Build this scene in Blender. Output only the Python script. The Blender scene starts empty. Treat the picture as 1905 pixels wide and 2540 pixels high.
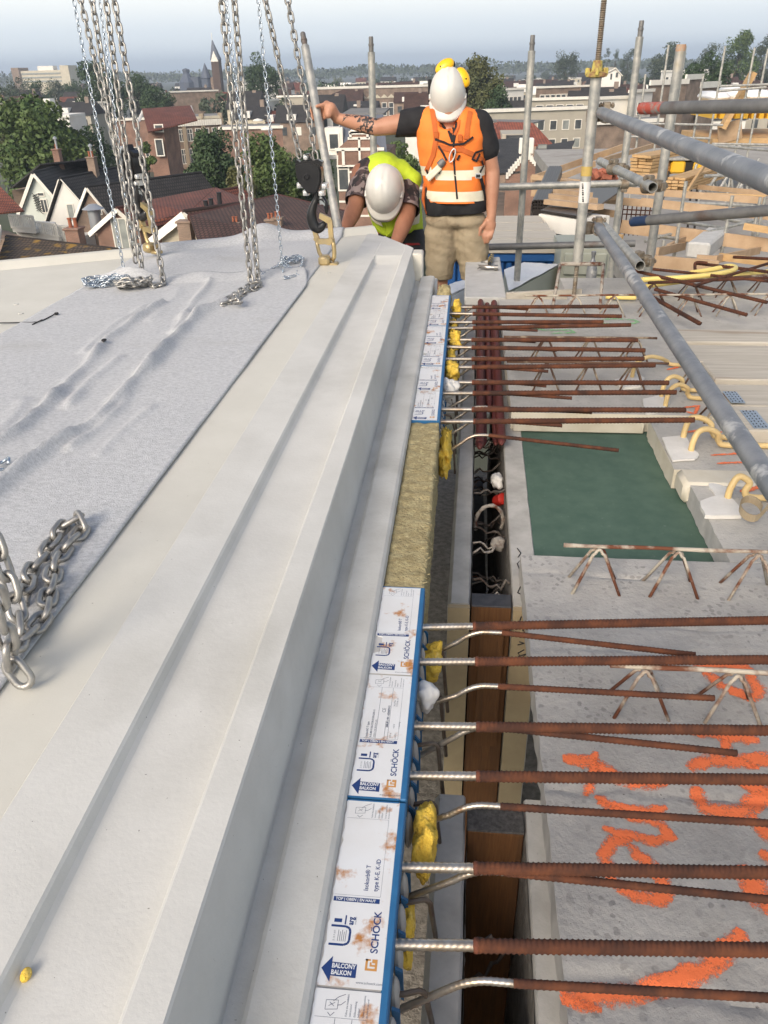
import bpy, bmesh, math, random
import numpy as np
from mathutils import Vector, Matrix, Quaternion, noise as mnoise
random.seed(7); np.random.seed(7)
R = math.radians
SC = bpy.context.scene
COL = SC.collection

# ------------------------------------------------------------------ camera, sky, sun, exposure
CAMZ = 0.86
FPX, CX, CY = 1908.0, 952.5, 1270.0
MW = np.array([[0.9950501, 0.0312005, -0.0943496], [0.0973559, -0.49647, 0.8625772], [-0.0199289, -0.867493, -0.49705]])
cam_data = bpy.data.cameras.new('camera')
cam = bpy.data.objects.new('camera', cam_data)
COL.objects.link(cam)
cam_data.sensor_fit = 'VERTICAL'
cam_data.sensor_height = 24.0
cam_data.sensor_width = 18.0
cam_data.lens = FPX / 2540.0 * 24.0
cam_data.clip_start = 0.02
cam_data.clip_end = 12000.0
_r, _u, _b = MW[:, 0], -MW[:, 1], -MW[:, 2]
cam.matrix_world = Matrix(((_r[0], _u[0], _b[0], 0), (_r[1], _u[1], _b[1], 0), (_r[2], _u[2], _b[2], CAMZ), (0, 0, 0, 1)))
SC.camera = cam

SUN_EL, SUN_AZ = 30.0, 203.0      # azimuth: direction the light comes from, clockwise from +Y
world = bpy.data.worlds.new('World'); SC.world = world; world.use_nodes = True
wn = world.node_tree.nodes; wl = world.node_tree.links
wn.clear()
w_out = wn.new('ShaderNodeOutputWorld'); w_bg = wn.new('ShaderNodeBackground'); w_sky = wn.new('ShaderNodeTexSky')
w_sky.sky_type = 'NISHITA'; w_sky.sun_disc = False
w_sky.sun_elevation = R(SUN_EL); w_sky.sun_rotation = R(SUN_AZ)
w_sky.altitude = 0; w_sky.air_density = 1.0; w_sky.dust_density = 8.0; w_sky.ozone_density = 2.0
w_bg.inputs['Strength'].default_value = 0.15
# dusk haze: the same all round the horizon, melting into the clear sky overhead
w_tc = wn.new('ShaderNodeTexCoord'); w_sep = wn.new('ShaderNodeSeparateXYZ'); wl.new(w_tc.outputs['Generated'], w_sep.inputs[0])
w_ramp = wn.new('ShaderNodeValToRGB'); cr = w_ramp.color_ramp; cr.interpolation = 'EASE'
HK = 7.6
for pos, c in ((0.0, (.39,.475,.585)), (.035, (.56,.615,.66)), (.08, (.715,.735,.72)), (.2, (.76,.77,.745))):
    e = cr.elements.new(pos); e.color = (c[0], c[1], c[2], 1)
cr.elements.remove(cr.elements[-1])
w_mul = wn.new('ShaderNodeVectorMath'); w_mul.operation = 'SCALE'; w_mul.inputs['Scale'].default_value = HK
wl.new(w_sep.outputs['Z'], w_ramp.inputs[0]); wl.new(w_ramp.outputs['Color'], w_mul.inputs[0])
w_f = wn.new('ShaderNodeMapRange'); w_f.interpolation_type = 'SMOOTHSTEP'; w_f.inputs['From Min'].default_value = .10; w_f.inputs['From Max'].default_value = .60
wl.new(w_sep.outputs['Z'], w_f.inputs['Value'])
w_mix = wn.new('ShaderNodeMix'); w_mix.data_type = 'RGBA'; wl.new(w_f.outputs[0], w_mix.inputs['Factor']); wl.new(w_mul.outputs[0], w_mix.inputs['A']); wl.new(w_sky.outputs[0], w_mix.inputs['B'])
wl.new(w_mix.outputs['Result'], w_bg.inputs['Color']); wl.new(w_bg.outputs[0], w_out.inputs['Surface'])
sun_data = bpy.data.lights.new('sun', 'SUN'); sun = bpy.data.objects.new('sun', sun_data); COL.objects.link(sun)
sun_data.energy = 1.15; sun_data.angle = R(22.0); sun_data.color = (1.0, 0.91, 0.79)
_sd = Vector((math.sin(R(SUN_AZ)) * math.cos(R(SUN_EL)), math.cos(R(SUN_AZ)) * math.cos(R(SUN_EL)), math.sin(R(SUN_EL))))
sun.rotation_euler = _sd.to_track_quat('Z', 'Y').to_euler()
sun.location = (0, 0, 30)
SC.view_settings.view_transform = 'Standard'; SC.view_settings.look = 'None'
SC.view_settings.gamma = 1.0; SC.view_settings.use_curve_mapping = False
SC.view_settings.exposure = 0.46

# ------------------------------------------------------------------ survey helpers: photo direction -> point of the place on a known plane
def _ray(px, py): return MW @ np.array([px - CX, py - CY, FPX])
def atz(px, py, z):
    d = _ray(px, py); t = (z - CAMZ) / d[2]; return Vector((d[0] * t, d[1] * t, z))
def at(px, py, Y):
    d = _ray(px, py); t = Y / d[1]; return Vector((d[0] * t, Y, CAMZ + d[2] * t))
def V(*a): return Vector(a)

# ------------------------------------------------------------------ materials
def new_mat(name):
    m = bpy.data.materials.new(name); m.use_nodes = True
    nt = m.node_tree; return m, nt, nt.nodes, nt.links, nt.nodes['Principled BSDF']
def c4(c): return (c[0], c[1], c[2], 1.0)
def mat(name, col, rough=0.6, metal=0.0, col2=None, scale=6.0, detail=6.0, lo=0.35, hi=0.65, bump=0.0, bscale=60.0, bdist=0.002,
        col3=None, scale3=2.0, lo3=0.55, hi3=0.7, stretch=None, rvar=0.0, coord='pos', bstretch=None, pits=None):
    m, nt, N, L, P = new_mat(name)
    P.inputs['Roughness'].default_value = rough; P.inputs['Metallic'].default_value = metal
    P.inputs['Base Color'].default_value = c4(col)
    if coord == 'pos': g = N.new('ShaderNodeNewGeometry'); src = g.outputs['Position']
    else: g = N.new('ShaderNodeTexCoord'); src = g.outputs['Object' if coord == 'obj' else 'UV']
    def mapped(st):
        if st is None: return src
        mp = N.new('ShaderNodeMapping'); mp.inputs['Scale'].default_value = st; L.new(src, mp.inputs['Vector']); return mp.outputs[0]
    def nz(sc, st, det=detail):
        t = N.new('ShaderNodeTexNoise'); t.inputs['Scale'].default_value = sc; t.inputs['Detail'].default_value = det
        t.inputs['Roughness'].default_value = 0.6
        L.new(mapped(st), t.inputs['Vector']); return t.outputs['Fac']
    def ramp(f, a, b):
        r = N.new('ShaderNodeMapRange'); r.inputs['From Min'].default_value = a; r.inputs['From Max'].default_value = b
        L.new(f, r.inputs['Value']); return r.outputs[0]
    def mix(f, a, b):
        x = N.new('ShaderNodeMix'); x.data_type = 'RGBA'; L.new(f, x.inputs['Factor'])
        for s, v in ((x.inputs['A'], a), (x.inputs['B'], b)):
            if isinstance(v, tuple): s.default_value = c4(v)
            else: L.new(v, s)
        return x.outputs['Result']
    last = tuple(col)
    if col2 is not None:
        f = ramp(nz(scale, stretch), lo, hi); last = mix(f, last, tuple(col2))
        if rvar:
            r = N.new('ShaderNodeMapRange'); r.inputs['To Min'].default_value = rough - rvar; r.inputs['To Max'].default_value = rough + rvar
            L.new(f, r.inputs['Value']); L.new(r.outputs[0], P.inputs['Roughness'])
    if col3 is not None: last = mix(ramp(nz(scale3, stretch, 8.0), lo3, hi3), last, tuple(col3))
    if pits is not None: last = mix(ramp(nz(pits[0], None, 1.5), pits[1], pits[1] + .02), last, pits[2])
    if not isinstance(last, tuple): L.new(last, P.inputs['Base Color'])
    if bump:
        b = N.new('ShaderNodeBump'); b.inputs['Strength'].default_value = bump; b.inputs['Distance'].default_value = bdist
        L.new(nz(bscale, bstretch, 4.0), b.inputs['Height']); L.new(b.outputs[0], P.inputs['Normal'])
    return m

def tile_mat(name, c1, c2, mortar, bw, bh, mort=0.02, rough=0.8, offset=0.5, bump=0.4, moss=None, bdist=0.02):
    """brick / roof-tile pattern on metre UVs"""
    m, nt, N, L, P = new_mat(name)
    P.inputs['Roughness'].default_value = rough
    tc = N.new('ShaderNodeTexCoord'); br = N.new('ShaderNodeTexBrick')
    br.inputs['Color1'].default_value = c4(c1); br.inputs['Color2'].default_value = c4(c2); br.inputs['Mortar'].default_value = c4(mortar)
    br.inputs['Scale'].default_value = 1.0; br.inputs['Mortar Size'].default_value = mort
    br.inputs['Brick Width'].default_value = bw; br.inputs['Row Height'].default_value = bh; br.offset = offset
    L.new(tc.outputs['UV'], br.inputs['Vector'])
    nz = N.new('ShaderNodeTexNoise'); nz.inputs['Scale'].default_value = 0.6; nz.inputs['Detail'].default_value = 8
    L.new(tc.outputs['UV'], nz.inputs['Vector'])
    mx = N.new('ShaderNodeMix'); mx.data_type = 'RGBA'; mx.blend_type = 'MULTIPLY'
    rm = N.new('ShaderNodeMapRange'); rm.inputs['From Min'].default_value = .3; rm.inputs['From Max'].default_value = .7
    rm.inputs['To Min'].default_value = .6; rm.inputs['To Max'].default_value = 1.15
    L.new(nz.outputs['Fac'], rm.inputs['Value'])
    cmb = N.new('ShaderNodeCombineColor')
    for k in range(3): L.new(rm.outputs[0], cmb.inputs[k])
    mx.inputs['Factor'].default_value = 1.0
    L.new(br.outputs['Color'], mx.inputs['A']); L.new(cmb.outputs[0], mx.inputs['B'])
    res = mx.outputs['Result']
    if moss:
        n2 = N.new('ShaderNodeTexNoise'); n2.inputs['Scale'].default_value = 1.4; n2.inputs['Detail'].default_value = 10; L.new(tc.outputs['UV'], n2.inputs['Vector'])
        r2 = N.new('ShaderNodeMapRange'); r2.inputs['From Min'].default_value = .54; r2.inputs['From Max'].default_value = .66; L.new(n2.outputs['Fac'], r2.inputs['Value'])
        m2 = N.new('ShaderNodeMix'); m2.data_type = 'RGBA'; L.new(r2.outputs[0], m2.inputs['Factor']); L.new(res, m2.inputs['A']); m2.inputs['B'].default_value = c4(moss)
        res = m2.outputs['Result']
    L.new(res, P.inputs['Base Color'])
    if bump:
        b = N.new('ShaderNodeBump'); b.inputs['Strength'].default_value = bump; b.inputs['Distance'].default_value = bdist; b.invert = True
        L.new(br.outputs['Fac'], b.inputs['Height']); L.new(b.outputs[0], P.inputs['Normal'])
    return m

# ------------------------------------------------------------------ mesh building
class MB:
    def __init__(s): s.v = []; s.f = []; s.mi = []; s.cur = 0
    def add(s, verts, faces):
        n = len(s.v); s.v += [tuple(p) for p in verts]
        s.f += [tuple(n + i for i in f) for f in faces]; s.mi += [s.cur] * len(faces); return s
    def box(s, lo, hi, M=None):
        x0, y0, z0 = lo; x1, y1, z1 = hi
        v = [Vector(p) for p in ((x0,y0,z0),(x1,y0,z0),(x1,y1,z0),(x0,y1,z0),(x0,y0,z1),(x1,y0,z1),(x1,y1,z1),(x0,y1,z1))]
        if M is not None: v = [M @ p for p in v]
        return s.add(v, [(0,3,2,1),(4,5,6,7),(0,1,5,4),(1,2,6,5),(2,3,7,6),(3,0,4,7)])
    def bbox(s, lo, hi, b=0.01, M=None):
        """box with chamfered edges"""
        lo = Vector(lo); hi = Vector(hi); c = (lo + hi) / 2; h = (hi - lo) / 2; b = min(b, h.x * .9, h.y * .9, h.z * .9)
        vs = []; idx = {}
        for sx in (-1, 1):
            for sy in (-1, 1):
                for sz in (-1, 1):
                    for ax in range(3):
                        p = [h.x - b, h.y - b, h.z - b]; p[ax] += b
                        idx[(sx, sy, sz, ax)] = len(vs); q = c + Vector((sx * p[0], sy * p[1], sz * p[2])); vs.append(M @ q if M is not None else q)
        fs = []
        for ax in range(3):
            o1, o2 = [(1, 2), (2, 0), (0, 1)][ax]
            for sg in (-1, 1):
                def k(a, bb):
                    t = [0, 0, 0]; t[ax] = sg; t[o1] = a; t[o2] = bb; return idx[(*t, ax)]
                q = [k(-1,-1), k(1,-1), k(1,1), k(-1,1)]; fs.append(tuple(q if sg > 0 else q[::-1]))
        for ax in range(3):
            o1, o2 = [(1, 2), (2, 0), (0, 1)][ax]
            for a in (-1, 1):
                for bb in (-1, 1):
                    def k(e, w):
                        t = [0, 0, 0]; t[ax] = e; t[o1] = a; t[o2] = bb; return idx[(*t, w)]
                    q = [k(-1, o1), k(1, o1), k(1, o2), k(-1, o2)]; fs.append(tuple(q if a * bb < 0 else q[::-1]))
        for sx in (-1, 1):
            for sy in (-1, 1):
                for sz in (-1, 1):
                    q = [idx[(sx, sy, sz, k)] for k in range(3)]; fs.append(tuple(q if sx * sy * sz > 0 else q[::-1]))
        return s.add(vs, fs)
    def tube(s, pts, r, n=10, cap=True, closed=False):
        """sweep along pts; r scalar or list"""
        pts = [Vector(p) for p in pts]; m = len(pts)
        rs = r if isinstance(r, (list, tuple)) else [r] * m
        rings = []; prev = None
        for i, p in enumerate(pts):
            if closed: t = pts[(i + 1) % m] - pts[i - 1]
            else: t = pts[min(i + 1, m - 1)] - pts[max(i - 1, 0)]
            t = t.normalized() if t.length > 1e-9 else Vector((0, 0, 1))
            if prev is None:
                u = t.orthogonal().normalized() if abs(t.z) > .9 else t.cross(Vector((0, 0, 1))).normalized()
            else:
                u = prev - t * prev.dot(t); u = u.normalized() if u.length > 1e-6 else t.orthogonal().normalized()
            prev = u; w = t.cross(u)
            rings.append([p + (u * math.cos(2*math.pi*k/n) + w * math.sin(2*math.pi*k/n)) * rs[i] for k in range(n)])
        vs = [q for rg in rings for q in rg]; fs = []
        for i in range(m if closed else m - 1):
            a, b = i * n, ((i + 1) % m) * n
            for k in range(n): fs.append((a + k, a + (k + 1) % n, b + (k + 1) % n, b + k))
        if cap and not closed: fs.append(tuple(range(n))[::-1]); fs.append(tuple((m - 1) * n + k for k in range(n)))
        return s.add(vs, fs)
    def pipe(s, a, b, r, t=0.004, n=18):
        """open tube with wall thickness"""
        a = Vector(a); b = Vector(b); d = (b - a).normalized(); u = d.orthogonal().normalized(); w = d.cross(u)
        def ring(p, rr): return [p + (u * math.cos(2*math.pi*k/n) + w * math.sin(2*math.pi*k/n)) * rr for k in range(n)]
        vs = ring(a, r) + ring(b, r) + ring(b, r - t) + ring(a, r - t); fs = []
        for j in range(4):
            p, q = j * n, ((j + 1) % 4) * n
            for k in range(n): fs.append((p + k, p + (k + 1) % n, q + (k + 1) % n, q + k))
        return s.add(vs, fs)
    def lathe(s, prof, c=(0,0,0), n=20, axis=(0,0,1), sx=1, sy=1):
        """prof [(r,h)] revolved round axis through c"""
        c = Vector(c); ax = Vector(axis).normalized(); u = ax.orthogonal().normalized(); w = ax.cross(u)
        vs = []; m = len(prof)
        for r, h in prof:
            for k in range(n): vs.append(c + ax * h + (u * math.cos(2*math.pi*k/n) * sx + w * math.sin(2*math.pi*k/n) * sy) * r)
        fs = [(i*n+k, i*n+(k+1)%n, (i+1)*n+(k+1)%n, (i+1)*n+k) for i in range(m-1) for k in range(n)]
        fs.append(tuple(range(n))[::-1]); fs.append(tuple((m-1)*n+k for k in range(n)))
        return s.add(vs, fs)
    def ell(s, c, rad, M=None, n=16, m=10):
        c = Vector(c); vs = []
        for i in range(m + 1):
            ph = math.pi * i / m
            for k in range(n):
                a = 2*math.pi*k/n; p = Vector((math.sin(ph)*math.cos(a)*rad[0], math.sin(ph)*math.sin(a)*rad[1], math.cos(ph)*rad[2]))
                vs.append(c + (M @ p if M is not None else p))
        fs = [(i*n+k, (i+1)*n+k, (i+1)*n+(k+1)%n, i*n+(k+1)%n) for i in range(m) for k in range(n)]
        return s.add(vs, fs)
    def prism(s, poly, h, M=None):
        """poly: list of 3D points (planar), extruded by vector h"""
        p = [Vector(q) for q in poly]; h = Vector(h); n = len(p)
        v = p + [q + h for q in p]
        if M is not None: v = [M @ q for q in v]
        fs = [tuple(range(n))[::-1], tuple(n + i for i in range(n))] + [(i, (i+1)%n, n+(i+1)%n, n+i) for i in range(n)]
        return s.add(v, fs)
    def beam(s, a, b, w, h, up=(0,0,1)):
        a = Vector(a); b = Vector(b); d = (b - a); L_ = d.length; d.normalize(); side = d.cross(Vector(up)).normalized(); u2 = side.cross(d)
        v = [p + side * sx * w / 2 + u2 * sz * h / 2 for p in (a, b) for sx, sz in ((-1,-1),(1,-1),(1,1),(-1,1))]
        return s.add(v, [(0,1,2,3),(7,6,5,4),(0,4,5,1),(1,5,6,2),(2,6,7,3),(3,7,4,0)])
    def build(s, name, mats, parent=None, smooth=False, uv=False, loc=None, fix=True, bevel=0, merge=False):
        me = bpy.data.meshes.new(name); me.from_pydata(s.v, [], s.f)
        if not isinstance(mats, (list, tuple)): mats = [mats]
        for m in mats: me.materials.append(m)
        if len(mats) > 1: me.polygons.foreach_set('material_index', s.mi)
        if fix or merge:
            bm = bmesh.new(); bm.from_mesh(me)
            if merge: bmesh.ops.remove_doubles(bm, verts=bm.verts, dist=1e-5)
            if fix: bmesh.ops.recalc_face_normals(bm, faces=bm.faces)
            bm.to_mesh(me); bm.free()
        if uv: auto_uv(me)
        return obj(name, me, parent, smooth)

def auto_uv(me):
    ul = me.uv_layers.new(name='UVMap'); d = ul.data
    for p in me.polygons:
        n = p.normal
        if abs(n.z) > .995: u = Vector((1, 0, 0))
        else: u = Vector((0, 0, 1)).cross(n).normalized()
        w = n.cross(u)
        for li in p.loop_indices:
            co = me.vertices[me.loops[li].vertex_index].co; d[li].uv = (co.dot(u), co.dot(w))

def obj(name, me, parent=None, smooth=False):
    if smooth:
        me.polygons.foreach_set('use_smooth', [True] * len(me.polygons))
        if smooth != 2: me.set_sharp_from_angle(angle=R(40) if smooth is True else smooth)
    o = bpy.data.objects.new(name, me); COL.objects.link(o)
    if parent is not None: adopt(o, parent)
    return o
ROOTW = {}
def worldpos(o):
    if o.name in ROOTW: return ROOTW[o.name]
    return Vector((0, 0, 0))
def adopt(o, parent):
    o.parent = parent
    o.matrix_parent_inverse = Matrix.Translation(-worldpos(parent))
    ROOTW[o.name] = Vector((0, 0, 0))
def tag(o, label=None, cat=None, group=None, kind=None):
    if label: o['label'] = label
    if cat: o['category'] = cat
    if group: o['group'] = group
    if kind: o['kind'] = kind
    return o
def thing(name, label, cat, loc=(0, 0, 0), group=None):
    o = bpy.data.objects.new(name, None); COL.objects.link(o); o.location = loc; o.empty_display_size = 0.05
    ROOTW[o.name] = Vector(loc)
    return tag(o, label, cat, group)
def text_mesh(txt, size, M, bold=0.0, align='LEFT', sx=1.0):
    cu = bpy.data.curves.new('t', 'FONT'); cu.body = txt; cu.size = size; cu.align_x = align; cu.offset = bold; cu.resolution_u = 3; cu.fill_mode = 'FRONT'
    o = bpy.data.objects.new('t', cu); me = bpy.data.meshes.new_from_object(o)
    vs = [M @ Vector((v.co.x * sx, v.co.y, 0)) for v in me.vertices]; fs = [tuple(p.vertices) for p in me.polygons]
    bpy.data.objects.remove(o); bpy.data.curves.remove(cu); bpy.data.meshes.remove(me)
    return vs, fs
def evaluated(o):
    dg = bpy.context.evaluated_depsgraph_get(); e = o.evaluated_get(dg)
    return bpy.data.meshes.new_from_object(e)
def copy_tree(o, parent=None):
    c = o.copy(); COL.objects.link(c); ROOTW[c.name] = worldpos(o).copy()
    if parent is not None: c.parent = parent; c.matrix_parent_inverse = o.matrix_parent_inverse.copy()
    for ch in [x for x in o.children]: copy_tree(ch, c)
    return c

# ================================================================== MATERIALS (near)
S_ = 1905.0 / 1659.0
M_conc = mat('precast_concrete', (.615,.61,.575), .78, col2=(.535,.53,.495), scale=6, detail=9, lo=.36, hi=.70, col3=(.45,.445,.41), scale3=3.1, lo3=.55, hi3=.80, bump=.45, bscale=140, bdist=.0012, pits=(170, .765, (.26,.25,.23)))
M_deck = mat('coated_deck_concrete', (.615,.60,.535), .6, col2=(.565,.55,.485), scale=5, col3=(.50,.485,.43), scale3=2.1, lo3=.55, hi3=.8, bump=.3, bscale=140, bdist=.0008, pits=(150, .775, (.28,.26,.22)))
M_ledge = mat('ledge_concrete', (.56,.56,.53), .8, col2=(.46,.455,.425), scale=9, col3=(.36,.355,.325), scale3=4, lo3=.56, hi3=.74, bump=.6, bscale=120, bdist=.0015, pits=(190, .755, (.2,.19,.17)))
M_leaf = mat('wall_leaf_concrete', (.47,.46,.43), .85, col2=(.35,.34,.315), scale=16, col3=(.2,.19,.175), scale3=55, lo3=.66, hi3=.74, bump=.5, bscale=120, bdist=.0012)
M_reveal = mat('stained_reveal', (.42,.34,.21), .8, col2=(.33,.26,.16), scale=9, bump=.3, bscale=90, bdist=.001)
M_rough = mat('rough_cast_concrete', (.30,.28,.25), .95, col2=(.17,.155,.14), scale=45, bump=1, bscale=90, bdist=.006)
M_fleece = mat('grey_fleece', (.54,.55,.56), .97, col2=(.395,.405,.415), scale=150, detail=8, lo=.38, hi=.66, stretch=(.6,1.1,1), col3=(.33,.32,.295), scale3=2.5, lo3=.60, hi3=.9, bump=.6, bscale=300, bdist=.003)
M_fleece_under = mat('fleece_underside', (.33,.315,.285), .97, col2=(.27,.255,.23), scale=50, bump=.6, bscale=300, bdist=.002)
M_rust = mat('rusty_steel', (.066,.023,.012), .9, metal=.05, col2=(.135,.044,.017), scale=32, lo=.42, hi=.7, col3=(.036,.015,.010), scale3=12, lo3=.5, hi3=.65, bump=.4, bscale=260, bdist=.0008)
M_rustdark = mat('dark_rusty_steel', (.10,.035,.022), .85, metal=.2, col2=(.17,.055,.028), scale=20, bump=.4, bscale=200, bdist=.0008)
M_stain = mat('stainless_bar', (.50,.475,.43), .38, metal=.85, col2=(.40,.33,.25), scale=35, col3=(.28,.15,.07), scale3=10, lo3=.6, hi3=.75)
M_darkbar = mat('dark_bar', (.17,.145,.12), .5, metal=.6, col2=(.12,.09,.07), scale=30)
M_blue = mat('blue_plastic', (.018,.115,.265), .6, col2=(.025,.14,.31), scale=30, col3=(.4,.43,.45), scale3=70, lo3=.68, hi3=.75)
M_eps = mat('grey_eps', (.55,.54,.52), .85, col2=(.45,.44,.42), scale=30, bump=.3, bscale=200)
M_label = mat('white_label', (.70,.72,.735), .5, col2=(.66,.665,.66), scale=12, col3=(.44,.19,.05), scale3=19, lo3=.575, hi3=.66)
M_navy = mat('navy_ink', (.015,.045,.17), .5)
M_ink = mat('grey_ink', (.12,.14,.19), .6)
M_logo = mat('ochre_ink', (.55,.27,.075), .5)
M_whiteink = mat('white_ink', (.72,.74,.76), .5)
M_rstain = mat('rust_stain', (.36,.12,.03), .7, col2=(.52,.25,.08), scale=60)
M_wool = mat('mineral_wool', (.40,.335,.18), .98, col2=(.29,.235,.115), scale=38, col3=(.52,.45,.25), scale3=90, lo3=.5, hi3=.7, bump=1, bscale=150, bdist=.006)
M_foam = mat('yellow_foam', (.80,.56,.08), .95, col2=(.68,.43,.05), scale=30, col3=(.86,.66,.2), scale3=60, lo3=.55, hi3=.7, bump=1, bscale=90, bdist=.008)
M_plaster = mat('white_plaster', (.68,.67,.64), .85, col2=(.58,.57,.54), scale=12, bump=.5, bscale=60, bdist=.002)

# ================================================================== BALCONY
END_A, END_B = V(-.203, 3.745, 0), V(-.50, 4.285, 0)
def rim_y(x): return 4.258 + .5436 * (x + .557)
def end_y(x):
    if x > -.225: return 3.72
    if x > -.50: return 3.745 + (-.203 - x) * (4.285 - 3.745) / .297
    return rim_y(x) - .075
balcony = thing('precast_balcony', 'large off-white precast concrete balcony slab with stepped edge profile', 'balcony', (-1.2, 2.0, -.2))
prof = [(-.137,-.2,0),(-.137,.001,0),(-.140,.010,0),(-.146,.0145,0),(-.160,.016,0),(-.20,.012,0),(-.2055,.008,0),(-.2075,-.003,0),(-.229,-.004,0),(-.2300,.002,1),
        (-.2460,.1185,1),(-.2485,.122,1),(-.285,.1235,1),(-.2875,.1225,1),(-.2895,.119,1),(-.293,.102,1),(-.298,.099,1),(-.398,.0965,1),(-.4065,.098,1),(-.4120,.103,1),(-.4165,.1145,1),(-.4200,.1180,1),
        (-.510,.1235,1),(-.512,.1215,2),(-.70,.1215,2),(-1.0,.1215,2),(-1.5,.1215,2),(-2.0,.1215,2),(-2.6,.1215,2),(-3.0,.1215,2)]
Ys = [-.35] + [i * .12 for i in range(-1, 30)] + [3.555, 3.60, 3.66]
def chan(x, y, z):
    if -.42 < x < -.2885 and y > 3.58 + (-.29 - x) * .25:
        t = min(1, (y - 3.58 - (-.29 - x) * .25) / .035); top = .121
        return z + (top - z) * t
    return z
mb = MB(); cols = []
for x, z, k in prof:
    ye = end_y(x); c = []
    for y in Ys:
        yy = min(y, ye - .004)
        wob = .0007 * mnoise.noise(Vector((x * 9, y * 3.1, z * 9)))
        c.append((x + (wob if z > -.1 else 0), yy, chan(x, yy, z) + wob * .6))
    c.append((x, ye, chan(x, ye, z))); c.append((x, ye, -.2)); cols.append(c)
n = len(cols[0]); vs = [p for c in cols for p in c]; fs = []; mis = []
for i in range(len(cols) - 1):
    for j in range(n - 1):
        fs.append((i*n+j, i*n+j+1, (i+1)*n+j+1, (i+1)*n+j)); mis.append(2 if prof[i][0] > -.229 else (1 if prof[i+1][2] == 2 else 0))
mb.v = vs; mb.f = fs; mb.mi = mis
mb.build('slab_body', [M_conc, M_deck, M_ledge], balcony, smooth=R(14), fix=True, merge=True)
# raised rim along the far edge
mb = MB(); prev = None
secs = []
for x in np.linspace(-3.0, -.50, 26):
    y = rim_y(x); nrm = V(.477, -.879, 0)
    base = V(x, y, 0)
    secs.append([base + V(0,0,-.2), base + V(0,0,.146), base + nrm*.006 + V(0,0,.15), base + nrm*.040 + V(0,0,.149), base + nrm*.048 + V(0,0,.145), base + nrm*.085 + V(0,0,.1225), base + nrm*.1 + V(0,0,.1)])
for s in secs: mb.v += [tuple(p) for p in s]
m = len(secs[0])
for i in range(len(secs) - 1):
    for j in range(m - 1): mb.f.append((i*m+j, (i+1)*m+j, (i+1)*m+j+1, i*m+j+1)); mb.mi.append(0)
mb.f.append(tuple((len(secs)-1)*m + j for j in range(m))); mb.mi.append(0)
mb.build('rim', M_deck, balcony, smooth=R(14))
# little pier that closes the upstand at its end, and the chamfered coping along the cut corner
mb = MB(); mb.bbox((-.2465, 3.70, -.19), (-.196, 3.80, .1205), .006)
mb.build('end_pier', M_deck, balcony, smooth=True)
mb = MB(); mb.bbox((-.215, 3.62, -.19), (-.128, 3.80, -.012), .006)
mb.build('ledge_end', M_ledge, balcony, smooth=True)
# screw caps / ferrules in the deck
for (px, py) in ((815, 677), (40, 755), (52, 778)):
    p = atz(px, py, .122); mb = MB(); mb.lathe([(.009, 0), (.009, .001), (.007, .0025), (.003, .001), (.001, .001)], p, 12)
    mb.build('cast_in_ferrule', M_ledge, balcony, smooth=True)

# ================================================================== FLEECE
def seg_dist(p, a, b):
    ab = b - a; t = max(0, min(1, (p - a).dot(ab) / ab.length_squared)); return (p - (a + ab * t)).length, t
def px_line(pts, z=.125): return [Vector(atz(x * S_, y * S_, z).to_2d()) for x, y in pts]
ridges = [(px_line([(-60,1000),(40,940),(120,865),(185,795),(235,735),(300,690),(360,655)]), .034, .0145),
          (px_line([(-60,1110),(60,1015),(130,965),(210,915),(270,850),(330,790),(385,730),(430,680),(490,655)]), .040, .0155),
          (px_line([(150,975),(215,930),(265,880),(285,830)]), .020, .010),
          (px_line([(185,760),(250,700),(320,660)]), .009, .013),
          (px_line([(215,985),(270,930),(330,880)]), .009, .009),
          (px_line([(330,690),(385,640),(400,615)]), .006, .02),
          (px_line([(-20,960),(30,905),(50,870)]), .008, .02),
          (px_line([(380,720),(420,655),(470,600)]), .020, .014),
          (px_line([(150,880),(190,830),(260,775)]), .018, .014)]
def fleece_h(x, y):
    p = Vector((x, y)); h = 0
    for pl, hh, w in ridges:
        for a, b in zip(pl[:-1], pl[1:]):
            if min(a.x, b.x) - .12 < x < max(a.x, b.x) + .12 and min(a.y, b.y) - .12 < y < max(a.y, b.y) + .12:
                d, t = seg_dist(p, a, b); wob_ = d + .010 * mnoise.noise(Vector((x * 9, y * 9, 4))); h = max(h, hh * math.exp(-abs(wob_ / w) ** 1.5) * (.7 + .5 * mnoise.noise(Vector((x * 6, y * 6, 1)))))
    h += .0030 * (1 + mnoise.noise(Vector((x * 4, y * 3, 0)))) + .0006 * mnoise.noise(Vector((x * 17, y * 17, 3)))
    return max(h, .0005)
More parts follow.
